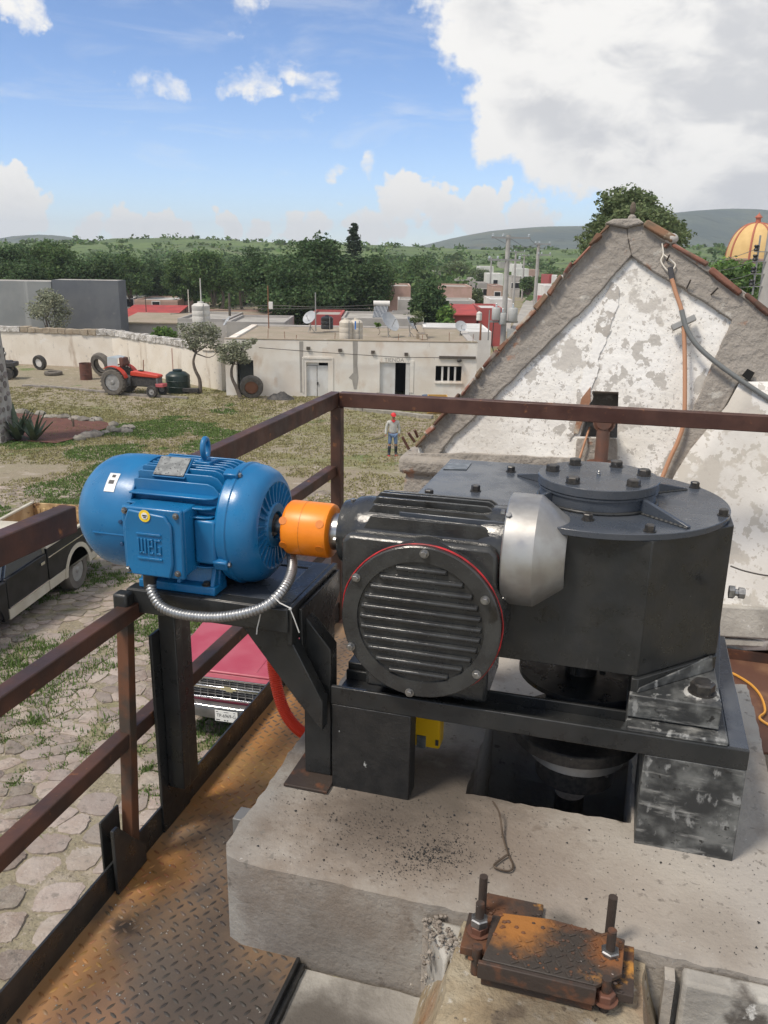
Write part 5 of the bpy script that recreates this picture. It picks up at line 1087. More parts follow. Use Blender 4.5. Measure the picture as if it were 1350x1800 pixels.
def tree(label, xr, d, h, rx, kind='leaf_dark', n=5000, ls=.28, trunk=.22, z=None, group='trees beyond the yard', seed=1, nclump=16, ry=None, name='broadleaf_tree', base=.22, shape=1.0, tm='bark', clumpr=.42):
    rng = np.random.RandomState(seed); ry = ry or rx; t = vthing(name, label, 'tree', xr, d, z, 0, group)
    H0 = h*base; hz_ = (h-H0)/2; cz = H0+hz_; cl_ = []
    for i in range(nclump):
        dd = rng.normal(size=3); dd /= np.linalg.norm(dd); rr = rng.rand()**.45*.68
        s = clumpr*(.75+.5*rng.rand()); cz2 = cz+dd[2]*hz_*rr*1.05; taper = 1-.25*shape*max(0, dd[2])
        cl_.append((dd[0]*rx*rr*taper, dd[1]*ry*rr*taper, cz2, rx*s, ry*s, hz_*s*.85))
    V, F = leaf_cloud(rng, cl_, int(n*2.0), ls*.70); fast('crown', V, F, kind, t)
    mb = MB(); top = limb(mb, (0, 0, -.3), (rng.normal()*.15, rng.normal()*.15, H0+hz_*.9), trunk, trunk*.45, rng, 8)
    for c in cl_[:9]: limb(mb, (top[0]*.6, top[1]*.6, H0*.75+hz_*.25*rng.rand()), c[:3], trunk*.42, trunk*.1, rng, 5)
    mb.build('trunk', tm, t, smooth=60); return t

# ------------------------------------------------------------------ stone pillar and garden bed at left
pil = vthing('stone_pillar', 'rubble stone wall end with pale mortar at the left picture edge', 'stone wall', -16.72, 35.2)
MB().add([(-1.6, -.4, -.3), (.78, -.4, -.3), (.78, 1.2, -.3), (-1.6, 1.2, -.3), (-1.5, -.3, 9.0), (.38, -.3, 9.0), (.38, 1.1, 9.0), (-1.5, 1.1, 9.0)], [(0, 3, 2, 1), (4, 5, 6, 7), (0, 1, 5, 4), (1, 2, 6, 5), (2, 3, 7, 6), (3, 0, 4, 7)]).build('wall_core', 'mortar', pil)
rg = random.Random(8)
for j in range(19):
    for i in range(5):
        z = .15+j*.42+rg.uniform(-.1, .1); x = -1.3+i*.43+rg.uniform(-.1, .1)+(j % 2)*.15
        if x > .7-z*.045-.12: continue
        w, h = rg.uniform(.13, .22), rg.uniform(.10, .18)
        P = [Vector((x+w*cos(a)*rg.uniform(.8, 1.1), -.40+z*.011, z+h*sin(a)*rg.uniform(.8, 1.1))) for a in np.linspace(0, 2*pi, 8, endpoint=False)]
        MB().prism(P, (0, -.045, 0)).build('stone', 'pillar_stone', pil, bevel=.02)
for j in range(19):
    for i in range(4):
        z = .15+j*.42+rg.uniform(-.1, .1); y = -.2+i*.40+rg.uniform(-.08, .08)+(j % 2)*.14; w, h = rg.uniform(.12, .21), rg.uniform(.10, .19)
        if y > 1.05: continue
        xs_ = .78-(z+.3)*.4/9.3
        P = [Vector((xs_-.01, y+w*cos(a)*rg.uniform(.8, 1.1), z+h*sin(a)*rg.uniform(.8, 1.1))) for a in np.linspace(0, 2*pi, 8, endpoint=False)]
        MB().prism(P, (.045, 0, 0)).build('stone', 'pillar_stone', pil, bevel=.02)
bed = vthing('garden_bed', 'red soil garden bed edged with rough stones', 'garden bed', -14.6, 39.5, zg(39.5))
def bl(px, py):
    x, d, z = Gp(px, py); return Vector((x+14.6, d-39.5, z-zg(39.5)))
ring = [bl(20, 776), bl(100, 781), bl(150, 768), bl(190, 753), bl(200, 748), bl(178, 742), bl(120, 737), bl(75, 731), bl(20, 728)]
mb = MB(); mb.add([p+Vector((0, 0, .06)) for p in ring], [tuple(range(len(ring)))]); mb.build('soil', 'red_soil', bed)
rg = random.Random(3); k = 0
edge = [(215, 757), (205, 760), (196, 757), (186, 762), (176, 765), (165, 768), (152, 770), (140, 774), (226, 755), (222, 760), (200, 749), (170, 741), (163, 742), (148, 741), (133, 739), (112, 736), (95, 735), (84, 736), (72, 731), (55, 730), (42, 728), (30, 727)]
for (px, py) in edge:
    p = bl(px, py); r = rg.uniform(.16, .34); mb = MB().ball(p+Vector((0, 0, r*.25)), (r*rg.uniform(.9, 1.4), r, r*.65), 8, 5); mb.jitter(r*.13, k); mb.build('edge_stone', 'yard_stone', bed, smooth=50); k += 1
def agave(px, py, s, label, seed):
    x, d, z = Gp(px, py); t = vthing('agave_plant', label, 'agave', x, d, z, 0, 'agaves by the stone pillar'); rg = random.Random(seed)
    for i in range(15):
        a = i*2.4+rg.uniform(-.2, .2); e = rg.uniform(.55, 1.35); L = s*rg.uniform(.8, 1.1); dd = Vector((cos(a)*cos(e), sin(a)*cos(e), sin(e))); sd = Vector((-sin(a), cos(a), 0)); up = sd.cross(dd); R_ = []
        for q, w in ((0, .07), (.3, .09), (.65, .06), (1, .006)):
            c = dd*(L*q)+Vector((cos(a), sin(a), 0))*(.12*q*q*L); R_.append([c+sd*w*s, c-up*.03*s*(1-q*.8), c-sd*w*s, c+up*.012*s])
        MB().rings(R_).build('leaf', 'agave', t, smooth=50)
agave(60, 776, 1.35, 'agave with upright blade leaves in the red soil bed', 1); agave(33, 775, 1.5, 'darker agave hugging the stone pillar foot', 2)
x, d, z = Gp(129, 752); stp = vthing('young_stump', 'thin bare sapling stump standing in the red soil bed', 'stump', x, d, z)
MB().tube([(0, 0, 0), (.02, 0, .3), (0, .02, .45)], [.06, .05, .045], 8).build('stem', 'bark', stp); MB().tube([(-.05, 0, .3), (-.1, .02, .7), (-.14, 0, 1.0)], [.02, .015, .008], 6).build('twig', 'bark', stp)

# ------------------------------------------------------------------ tractor
xa, da, za = Gp(208, 694); xb, db, zb = Gp(272, 699)
tr = vthing('tractor', 'old red tractor with grey rear wheels parked before the yard wall', 'tractor', (xa+xb)/2, (da+db)/2+.55, zg(50), atan2(db-da, xb-xa)+.05)
LW = math.hypot(xb-xa, db-da)/2; rx_, fx_ = -LW, LW
wheel(tr, (rx_, -.62, .80), (0, 1, 0), .82, .40, .52, 'tyre_dusty', 'rim', 32, 22, .14); wheel(tr, (rx_, .62, .80), (0, 1, 0), .82, .40, .52, 'tyre_dusty', 'rim', 32, 22, .14)
wheel(tr, (fx_, -.62, .36), (0, 1, 0), .37, .22, .20, 'tyre', 'rim', 24, 0, .06); wheel(tr, (fx_, .62, .36), (0, 1, 0), .37, .22, .20, 'tyre', 'rim', 24, 0, .06)
MB().prism([(rx_+.95, -.30, 1.18), (rx_+.98, -.30, 1.46), (rx_+1.3, -.30, 1.50), (fx_+.25, -.30, 1.32), (fx_+.32, -.30, 1.20), (fx_+.2, -.30, 1.12)], (0, .60, 0)).build('bonnet', 'tractor_red', tr, bevel=.06, seg=3)
MB().box(rx_+.8, fx_+.12, -.22, .22, .55, 1.15).build('engine_block', 'engine', tr, bevel=.04)
MB().box(fx_+.10, fx_+.24, -.27, .27, .72, 1.25).build('radiator_grille', 'tractor_grey', tr, bevel=.02)
MB().box(fx_+.05, fx_+.55, -.28, .28, .58, .80).build('front_weight', 'tractor_pink', tr, bevel=.03)
MB().box(rx_-.35, rx_+.9, -.24, .24, .55, 1.0).build('gearbox_case', 'tractor_grey', tr, bevel=.05)
for sg in (-1, 1):
    P = [(rx_+.98*cos(a), sg*.44, .80+1.0*sin(a)) for a in np.linspace(.35, 2.1, 9)]; Q = [(p[0]*1.0, sg*.44, p[2]-.05) for p in P[::-1]]
    MB().prism(P+Q, (0, sg*.40, 0)).build('mudguard', 'tractor_red', tr)
    MB().prism([(rx_+.75, sg*.40, 1.30), (rx_+1.02, sg*.40, 1.22), (rx_+1.05, sg*.40, .75), (rx_+.85, sg*.40, .70)], (0, sg*.04, 0)).build('side_panel', 'tractor_grey', tr)
MB().bar((fx_-.1, -.55, .45), (fx_-.1, .55, .45), .10, .10).build('front_axle', 'tractor_grey', tr); MB().bar((rx_, -.6, .80), (rx_, .6, .80), .2, .2).build('rear_axle', 'tractor_grey', tr)
MB().box(rx_-.25, rx_+.25, -.28, .28, 1.20, 1.32).build('seat', 'engine', tr, bevel=.04); MB().box(rx_-.33, rx_-.22, -.26, .26, 1.30, 1.62).build('seat_back', 'engine', tr, bevel=.04)
MB().tube([(rx_+.95, 0, 1.45), (rx_+.62, 0, 1.72)], .025, 6).build('steering_column', 'engine', tr); MB().tube([(rx_+.60+.16*sin(a)*.5, .2*cos(a), 1.74+.16*sin(a)) for a in np.linspace(0, 6.28, 16, endpoint=False)], .018, 6, True).build('steering_wheel', 'engine', tr)
MB().tube([(rx_+1.65, .12, 1.45), (rx_+1.70, .12, 2.15)], .03, 8).build('exhaust', 'pole_rust', tr); MB().ball((rx_+1.55, -.02, 1.5), (.18, .14, .06), 10, 6).build('air_filter', 'engine', tr)
for (x, y) in ((-.35, -.45), (-.35, .45), (.55, -.45), (.55, .45)): MB().tube([(rx_+x, y, 1.45), (rx_+x*.95, y, 2.25)], .018, 6).build('canopy_post', 'engine', tr)
mb = MB(); n = 7; P = []
for i in range(n):
    for j in range(n): u, v = i/(n-1), j/(n-1); P.append((rx_-.42+.95*u, -.50+1.0*v, 2.28-.06*sin(u*5)*sin(v*4)-.04*u))
mb.add(P, [(i*n+j, i*n+j+1, (i+1)*n+j+1, (i+1)*n+j) for i in range(n-1) for j in range(n-1)])
mb.add([(rx_-.42, -.5, 2.28), (rx_+.30, -.52, 2.24), (rx_+.33, -.55, 1.60), (rx_-.40, -.56, 1.62)], [(0, 1, 2, 3)]); mb.add([(rx_-.42, -.5, 2.28), (rx_-.42, .5, 2.28), (rx_-.44, .5, 1.62), (rx_-.43, -.5, 1.62)], [(0, 1, 2, 3)]); mb.build('canopy_sheet', 'plastic_sheet', tr)
MB().prism([(rx_+.38, -.50, 2.30), (rx_+.60, -.50, 2.26), (rx_+.70, -.50, 1.90), (rx_+.55, -.5, 1.72), (rx_+.40, -.5, 1.75)], (0, .7, 0)).build('canopy_flap', 'barrel_rust', tr, bevel=.04)
# dark machine at the far left
xm_, dm, zm = Gp(30, 668); dk = vthing('dark_machine', 'black old tractor half hidden behind the stone pillar', 'tractor', xm_-1.7, dm+.4, zm, .1)
wheel(dk, (-.4, -.6, .75), (0, 1, 0), .75, .36, .45, 'tyre', 'engine', 26, 18, .1); wheel(dk, (-.4, .6, .75), (0, 1, 0), .75, .36, .45, 'tyre', 'engine', 26, 18, .1); wheel(dk, (1.05, -.5, .40), (0, 1, 0), .40, .22, .22, 'tyre', 'engine'); wheel(dk, (1.05, .5, .40), (0, 1, 0), .40, .22, .22, 'tyre', 'engine')
MB().box(-.8, 1.3, -.25, .25, .6, 1.25).build('engine_block', 'engine', dk, bevel=.06); MB().box(.9, 1.55, -.55, .55, .85, 1.15).build('front_frame', 'engine', dk, bevel=.04); MB().tube([(.55, 0, 1.2), (.55, 0, 2.3)], .10, 10).build('mast', 'engine', dk); MB().box(.65, .85, -.1, .1, 1.25, 2.1).build('lamp_post', 'engine', dk, bevel=.03); MB().lathe((.86, 0, 1.7), (1, 0, 0), [(0, .12), (.06, .13)], 14).build('headlamp', 'rim', dk)

# ------------------------------------------------------------------ yard clutter
def gv(px, py): return Gp(px, py)
x, d, z = gv(152, 667); rb = vthing('rusty_drum', 'open rusty steel drum standing by the yard wall', 'drum', x, d, z)
MB().lathe((0, 0, 0), (0, 0, 1), [(0, .40), (.36, .40), (.38, .425), (.40, .40), (.72, .40), (.74, .425), (.76, .40), (1.10, .40), (1.12, .42), (1.12, .38), (.1, .37), (.1, .02)], 28, True, True).build('drum_shell', 'barrel_rust', rb, smooth=40)
for (px, py, r, w, tilt, rot, lab, rm) in ((71, 650, .55, .34, .12, -.35, 'tyre with white rim leaning by the dark machine', 'white'), (94, 659, .62, .26, pi/2, 0, 'black tyre lying flat on the dirt near the wall', None), (180, 662, .86, .45, .25, -.5, 'big grey tyre leaning between drum and tractor', None), (447, 695, .72, .40, .22, .1, 'grey tyre with rusty hub leaning by the dark doorway', 'rust')):
    x, d, z = gv(px, py); d = min(d, 52.2) if px == 447 else d; loose_tyre(x, d, z+(r*.96 if tilt < 1 else w/2), r, w, tilt, rot, lab, rm)
x, d, z = gv(310, 692); wt = vthing('black_tank', 'dark green-black plastic water tank standing behind the tractor nose', 'water tank', x, d+.6, z)
MB().lathe((0, 0, 0), (0, 0, 1), [(0, .72), (.05, .75), (1.05, .75), (1.1, .73), (1.28, .50), (1.33, .30), (1.34, .30), (1.42, .30), (1.44, .26), (1.44, .02)], 32).build('tank_body', 'dark_green_tank', wt, smooth=40)
for zz in (.35, .7): MB().lathe((0, 0, zz), (0, 0, 1), [(0, .752), (.02, .768), (.05, .768), (.07, .752)], 32, False, False).build('tank_rib', 'dark_green_tank', wt, smooth=40)
x, d, z = gv(342, 692); MBc = vthing('crate_trough', 'small dark metal trough on the ground by the young tree', 'trough', x-.2, d, z); MB().box(-.5, .5, -.2, .2, .1, .35).build('tray', 'engine', MBc, bevel=.03); MB().box(-.45, -.4, -.15, .15, 0, .1).box(.4, .45, -.15, .15, 0, .1).build('leg_frame', 'engine', MBc)
x, d, z = gv(495, 699); sk = vthing('dark_tarp', 'crumpled dark tarpaulin heap against the white wall', 'tarpaulin', x, d-.5, z)
mb = MB(); n = 9; P = []
for i in range(n):
    for j in range(n): u, v = i/(n-1)*2-1, j/(n-1)*2-1; P.append((u*.85, v*.45, max(0, .42*(1-u*u)*(1-v*v)+.10*sin(u*7+v*3)*(1-abs(u))*(1-abs(v)))))
mb.add(P, [(i*n+j, i*n+j+1, (i+1)*n+j+1, (i+1)*n+j) for i in range(n-1) for j in range(n-1)]).build('sheet', 'engine', sk, smooth=40)
x, d, z = gv(750, 722); bb = vthing('blue_drum', 'dark blue drum just below the brown rail near the gable', 'drum', x, d, z)
MB().lathe((0, 0, 0), (0, 0, 1), [(0, .30), (.3, .30), (.31, .315), (.33, .30), (.6, .30), (.61, .315), (.63, .30), (.9, .30), (.91, .26)], 24).build('drum_shell', 'barrel_blue', bb, smooth=40)
x, d, z = gv(768, 726); bb = vthing('yellow_crate', 'yellow-orange slatted crate behind the gable slope beside the blue drum', 'crate', x, d, z)
for k in range(5): MB().box(-.55, .55, -.35, -.32, .05+k*.19, .20+k*.19).build('slat', 'box_yellow', bb, bevel=.008)
MB().box(-.55, -.5, -.319, .35, 0, 1).box(.5, .55, -.319, .35, 0, 1).box(-.5, .5, .3, .35, 0, 1).build('crate_frame', 'box_yellow', bb)
# low kerb
kb = MB(); KP = [gv(x_, y_) for x_, y_ in ((40, 679), (85, 681), (130, 685), (180, 690), (240, 696), (290, 699), (330, 701))]
for a, b in zip(KP, KP[1:]): kb.bar(VF(a[0], a[1], a[2]+.04), VF(b[0], b[1], b[2]+.04), .22, .16)
struct(kb.build('kerb', 'yard_stone'))
kb = MB(); KP = [gv(x_, y_) for x_, y_ in ((600, 716), (640, 723), (690, 728), (740, 734), (760, 736))]
for a, b in zip(KP, KP[1:]): kb.bar(VF(a[0], a[1], a[2]+.06), VF(b[0], b[1], b[2]+.06), .35, .24)
struct(kb.build('kerb', 'yard_stone'))

# ------------------------------------------------------------------ person
def skinned(name, m, parent, V, E, r, sub=2):
    me = bpy.data.meshes.new(name); me.from_pydata(V, E, []); me.materials.append(M[m]); o = bpy.data.objects.new(name, me); COL.objects.link(o); o.parent = parent
    o.modifiers.new('skin', 'SKIN'); sv = me.skin_vertices[0].data
    for i, x in enumerate(r): sv[i].radius = x if isinstance(x, tuple) else (x, x)
    sv[0].use_root = True; su = o.modifiers.new('sub', 'SUBSURF'); su.levels = sub; su.render_levels = sub
    o.modifiers['skin'].use_smooth_shade = True; return o
x, d, z = Gp(690, 801); ps = vthing('person', 'person in red cap, pale shirt, jeans and dark rubber boots walking in the yard', 'person', x, d, z, .15)
# local: -y faces the camera
body = [(0, 0, .92), (0, 0, 1.10), (0, 0, 1.32), (0, -.01, 1.42), (0, -.03, 1.50), (0, -.05, 1.60), (0, -.05, 1.66),
        (.10, 0, .86), (.12, -.05, .50), (.13, .02, .10), (.14, -.10, .04), (-.10, 0, .86), (-.13, -.02, .50), (-.15, -.04, .10), (-.17, -.16, .04),
        (.19, 0, 1.36), (.25, .03, 1.10), (.24, -.06, .88), (.24, -.09, .80), (-.19, 0, 1.36), (-.27, .02, 1.10), (-.30, -.06, .87), (-.30, -.08, .79)]
be = [(0, 1), (1, 2), (2, 3), (3, 4), (4, 5), (5, 6), (0, 7), (7, 8), (8, 9), (9, 10), (0, 11), (11, 12), (12, 13), (13, 14), (2, 15), (15, 16), (16, 17), (17, 18), (2, 19), (19, 20), (20, 21), (21, 22)]
skinned('body', 'skin', ps, body, be, [.11, .11, .12, .055, .06, .085, .05, .075, .055, .04, .035, .075, .055, .04, .035, .05, .04, .032, .03, .05, .04, .032, .03])
skinned('shirt', 'shirt', ps, [body[i] for i in (1, 2, 3, 15, 16, 17, 19, 20, 21, 0)], [(0, 1), (1, 2), (1, 3), (3, 4), (4, 5), (1, 6), (6, 7), (7, 8), (0, 9)], [(.165, .125), (.18, .13), .07, .07, .062, .05, .07, .062, .05, (.16, .12)])
skinned('jeans', 'jeans', ps, [(0, 0, .93), (.10, 0, .84), (.12, -.05, .46), (-.10, 0, .84), (-.13, -.02, .46)], [(0, 1), (1, 2), (0, 3), (3, 4)], [(.15, .12), .095, .075, .095, .075])
for sx, P in ((1, [(.12, -.05, .44), (.13, .02, .10), (.14, -.12, .05)]), (-1, [(-.13, -.02, .44), (-.15, -.04, .10), (-.17, -.18, .05)])): skinned('boot', 'boots', ps, P, [(0, 1), (1, 2)], [.078, .062, (.05, .045)]); MB().box(P[2][0]-.05, P[2][0]+.05, P[2][1]-.06, P[2][1]+.12, .0, .06).build('shoe_tip', 'shoe_red', ps, bevel=.02)
MB().ball((0, -.05, 1.66), (.105, .12, .085), 12, 8).build('cap', 'cap_red', ps, smooth=60); MB().prism([(-.08, -.14, 1.64), (.08, -.14, 1.64), (.06, -.25, 1.62), (-.06, -.25, 1.62)], (0, 0, .012)).build('cap_brim', 'cap_red', ps)
MB().ball((0, -.145, 1.575), (.016, .02, .022), 6, 4).build('nose', 'skin', ps); MB().prism([(-.09, -.13, 1.45), (.09, -.13, 1.45), (.0, -.14, 1.36)], (0, .05, 0)).build('neckerchief', 'cap_red', ps)
tag(MB().tube([VF(x-.32, d-.1, z+.80), VF(x-.6, d-.1, z+.70), VF(x-.95, d-.1, z+.62)], .016, 6).build('stick', 'bark'), 'short stick held low in the walking person right hand', 'stick')

# ------------------------------------------------------------------ pickups
def text_mesh(body, size, parent, m, mat4, name='lettering'):
    cu = bpy.data.curves.new('t', 'FONT'); cu.body = body; cu.size = size; cu.align_x = 'CENTER'; cu.align_y = 'CENTER'; cu.extrude = .001
    ob = bpy.data.objects.new('t', cu); COL.objects.link(ob); dg = bpy.context.evaluated_depsgraph_get(); me = bpy.data.meshes.new_from_object(ob.evaluated_get(dg)); bpy.data.objects.remove(ob, do_unlink=True); bpy.data.curves.remove(cu)
    me.transform(mat4); me.materials.clear(); me.materials.append(M[m]); o = bpy.data.objects.new(name, me); COL.objects.link(o); o.parent = parent; return o
# cream and black pickup; local +y = tail (away), x = width, nearest side is +x
a = VF(*Gp(140, 1035)); xw, dw, zw = Gp(140, 1035)
th = -.13
pk = vthing('pickup_truck', 'two-tone black and cream pickup with rusty tan bed at left edge', 'pickup truck', xw-.02, dw, zg(dw), th)
Wd = 1.78; XN, XFr = 0.05, .05-Wd
wheel(pk, (-.10, 0, .405), (1, 0, 0), .405, .26, .23, 'tyre_dusty', 'rim', 28, 0, .07); wheel(pk, (XFr+.15, 0, .405), (1, 0, 0), .405, .26, .23, 'tyre', 'rim_dark', 28, 0, .07)
wheel(pk, (-.10, -3.1, .405), (1, 0, 0), .405, .26, .23, 'tyre_dusty', 'rim', 28, 0, .07); wheel(pk, (XFr+.15, -3.1, .405), (1, 0, 0), .405, .26, .23, 'tyre', 'rim_dark', 28, 0, .07)
PE = 1.55
def side_poly(x, y0, y1, z0, z1, arch=None, ra=.50):
    P = [(x, y0, z0)]
    if arch is not None:
        for a in np.linspace(pi, 0, 13): P.append((x, arch+ra*cos(a), max(z0, .42+ra*sin(a)*.98)))
    P += [(x, y1, z0), (x, y1, z1), (x, y0, z1)]; return P
for sg, x in ((1, XN), (-1, XFr)):
    MB().prism(side_poly(x, -1.10, PE, .62, 1.22, 0.0, .50), (-.05*sg, 0, 0)).build('bed_side', 'truck_black', pk, bevel=.01)
    MB().prism(side_poly(x, -1.10, PE, .42, .61, 0.0, .46) , (-.05*sg, 0, 0)).build('bed_sill', 'truck_cream', pk, bevel=.01)
    P = [(x+.012*sg, .54*cos(a), .42+.54*sin(a)) for a in np.linspace(pi, 0, 15)]+[(x+.012*sg, .44*cos(a), .42+.45*sin(a)) for a in np.linspace(0, pi, 15)]
    MB().prism(P, (-.07*sg, 0, 0)).build('arch_trim', 'truck_cream', pk)
    MB().box(min(x-.0, x-.075*sg), max(x, x-.075*sg), -1.10, PE, 1.221, 1.262).build('bed_rail', 'truck_cream', pk, bevel=.008)
    MB().box(min(x-.051*sg, x-.060*sg), max(x-.051*sg, x-.060*sg), -1.05, PE-.05, .70, 1.22).build('bed_liner', 'truck_tan', pk)
    MB().box(min(x+.002*sg, x+.010*sg), max(x+.002*sg, x+.010*sg), -1.08, PE-.03, 1.04, 1.062).build('chrome_strip', 'chrome', pk)
MB().box(XFr+.065, XN-.065, -1.09, PE-.05, .66, .70).build('bed_floor', 'truck_tan', pk)
MB().box(XFr+.062, XN-.062, -1.10, -1.06, .70, 1.24).build('bed_front', 'truck_cream', pk)
tg = MB().box(XFr+.06, XN-.06, PE-.05, PE, .66, 1.24).build('tailgate', 'tailgate', pk)
for k in range(12): xx = XFr+.16+k*.128; MB().box(xx, xx+.062, PE-.068, PE-.0505, .76, 1.14).build('tailgate_rib', 'tailgate', tg, bevel=.01)
MB().box(XFr+.1, XN-.1, PE+.001, PE+.10, .45, .60).build('rear_bumper', 'truck_cream', pk, bevel=.02)
# cab and nose
for sg, x in ((1, XN), (-1, XFr)):
    dr = MB().prism(side_poly(x, -2.45, -1.13, .62, 1.15), (-.06*sg, 0, 0)).build('door', 'truck_black', pk, bevel=.012); MB().box(min(x, x+.03*sg), max(x, x+.03*sg), -1.38, -1.25, 1.0, 1.05).build('handle', 'chrome', dr)
    MB().box(min(x+.001*sg, x+.012*sg), max(x+.001*sg, x+.012*sg), -2.44, -1.14, .62, .64).build('chrome_strip', 'chrome', pk)
    MB().prism(side_poly(x, -2.45, -1.13, .42, .61), (-.06*sg, 0, 0)).build('door_sill', 'truck_cream', pk, bevel=.01)
    MB().prism(side_poly(x, -3.95, -2.47, .45, 1.12, -3.1, .48), (-.06*sg, 0, 0)).build('front_wing', 'truck_black', pk, bevel=.012)
    MB().prism([(x-.05*sg, -2.40, 1.16), (x-.05*sg, -1.16, 1.16), (x-.16*sg, -1.22, 1.66), (x-.16*sg, -2.0, 1.66)], (-.02*sg, 0, 0)).build('side_window', 'glass', pk)
MB().prism([(XFr+.02, -2.48, 1.12), (XFr+.02, -3.98, 1.02), (XFr+.02, -3.98, .5), (XFr+.02, -2.48, .5)], (Wd-.04, 0, 0)).build('bonnet', 'truck_black', pk, bevel=.03)
MB().box(XFr+.07, XN-.07, -2.40, -1.15, .45, 1.10).build('cab_body', 'truck_black', pk); MB().box(XFr+.14, XN-.14, -2.05, -1.16, 1.665, 1.75).build('roof', 'truck_cream', pk, bevel=.04)
MB().prism([(XFr+.1, -2.46, 1.13), (XN-.1, -2.46, 1.13), (XN-.2, -2.02, 1.66), (XFr+.2, -2.02, 1.66)], (0, .03, .0)).build('windscreen', 'glass', pk)
for x in (XFr+.13, XN-.19):
    for y in (-2.02, -1.20): MB().bar((x+.03, y, 1.12), (x+.03, y, 1.68), .07, .07, up=(0, 1, 0)).build('pillar', 'truck_cream', pk)
MB().box(XFr+.03, XN-.03, -4.05, -3.99, .45, 1.0).build('grille', 'chrome', pk, bevel=.02); MB().box(XFr+.2, XN-.2, -3.9, 1.1, .35, .55).build('chassis', 'engine', pk)

# red pickup: local -y = nose towards camera, origin below bumper centre
xe, de, ze = Gp(402, 1246, .5)
rp = vthing('red_pickup', 'dusty red pickup with chrome grille parked below the platform', 'pickup truck', xe+.02, de+.05, zg(de), -.22)
HW = .90
MB().prism([(-HW+.07, -.02, .95), (HW-.07, -.02, .95), (HW-.05, 1.25, 1.07), (-HW+.05, 1.25, 1.07)], (0, 0, .035)).build('bonnet', 'truck_red', rp, bevel=.02)
for sg in (-1, 1): MB().prism([(sg*.30, .05, .985), (sg*.34, .05, .985), (sg*.42, 1.22, 1.105), (sg*.36, 1.22, 1.105)], (0, 0, .012)).build('bonnet_crease', 'truck_red', rp, bevel=.005)
MB().prism([(-HW+.07, -.045, .90), (HW-.07, -.045, .90), (HW-.07, -.01, .955), (-HW+.07, -.01, .955)], (0, .03, .0)).build('bonnet_lip', 'truck_red', rp, bevel=.01)
gri = MB().box(-.62, .62, .015, .045, .60, .90).build('grille', 'grille_dark', rp)
for (z0, z1, y) in ((.870, .900, -.035), (.745, .785, -.045), (.600, .628, -.035)): MB().box(-.62, .62, y, .014, z0, z1).build('chrome_bar', 'chrome', gri, bevel=.006)
for zz in (.66, .695, .725, .80, .835): MB().box(-.60, .60, -.008, .014, zz-.006, zz).build('grille_bar', 'rim', gri)
for k in range(13): MB().box(-.60+k*.1-.004, -.60+k*.1+.004, -.010, .0145, .63, .868).build('grille_bar', 'rim', gri)
ee = MB().add([(-.10, -.052, .755), (-.04, -.052, .755), (-.035, -.052, .735), (.055, -.052, .735), (.05, -.052, .755), (.10, -.052, .755), (.09, -.052, .785), (.03, -.052, .785), (.025, -.052, .805), (-.065, -.052, .805), (-.06, -.052, .785), (-.11, -.052, .785)], [tuple(range(12))])
ee.build('badge', 'emblem', gri)
for sg in (-1, 1):
    MB().box(min(sg*.625, sg*.685), max(sg*.625, sg*.685), -.02, .04, .745, .865).build('indicator', 'lamp_amber', rp, bevel=.006)
    MB().box(min(sg*.69, sg*.86), max(sg*.69, sg*.86), -.01, .05, .62, .88).build('headlight', 'lens_and_glare', rp, bevel=.012)
    MB().prism(side_poly(sg*HW, .02, 1.28, .45, 1.0, .75, .44), (-.06*sg, 0, 0)).build('front_wing', 'truck_red', rp, bevel=.015); MB().box(min(sg*.05, sg*(HW-.01)), max(sg*.05, sg*(HW-.01)), -.005, .04, .55, .598).build('valance', 'truck_red', rp) if sg > 0 else MB().box(-HW+.01, .049, -.005, .04, .55, .598).build('valance', 'truck_red', rp)
    wheel(rp, (sg*(HW-.16), .75, .36), (1, 0, 0), .36, .22, .20, 'tyre', 'rim'); wheel(rp, (sg*(HW-.16), 3.6, .36), (1, 0, 0), .36, .22, .20, 'tyre', 'rim')
    MB().prism(side_poly(sg*HW, 1.30, 2.45, .45, 1.05), (-.05*sg, 0, 0)).build('door', 'truck_red', rp, bevel=.015); MB().prism(side_poly(sg*HW, 2.47, 4.7, .45, 1.10, 3.6, .44), (-.05*sg, 0, 0)).build('bed_side', 'truck_red', rp, bevel=.015)
    MB().prism([(sg*(HW-.04), 1.35, 1.06), (sg*(HW-.04), 2.4, 1.06), (sg*(HW-.16), 2.3, 1.52), (sg*(HW-.16), 1.75, 1.52)], (-.02*sg, 0, 0)).build('side_window', 'glass', rp)
R_ = [[Vector((-HW-.02+t*(2*HW+.04), -.13+.10*abs(t*2-1)**3+dy, z_)) for dy, z_ in ((.06, .36), (.01, .38), (0, .46), (.0, .52), (.02, .555), (.10, .56))] for t in np.linspace(0, 1, 13)]
MB().rings(R_).build('bumper', 'bumper', rp, smooth=40)
MB().tube([(-HW+t*2*HW, -.14+.10*abs(t*2-1)**3, .555) for t in np.linspace(0, 1, 13)], .016, 8).build('bumper_trim', 'chrome', rp, smooth=60)
pt = MB().box(-.15, .15, -.158, -.150, .375, .525).build('number_plate', 'plate_white', rp, bevel=.002)
fm = Matrix.Translation((0, -.1585, .455)) @ Matrix.Rotation(pi/2, 4, 'X'); text_mesh('TP-6969-G', .066, pt, 'print_dark', fm @ Matrix.Scale(.86, 4, (1, 0, 0)))
for (x, z_, w, h) in ((0, .507, .06, .006), (-.12, .507, .025, .008), (.11, .507, .025, .008), (-.11, .395, .05, .012), (-.02, .393, .02, .014), (.015, .393, .02, .014)): MB().box(x-w/2, x+w/2, -.1592, -.158, z_-h/2, z_+h/2).build('plate_mark', 'print_dark', pt)
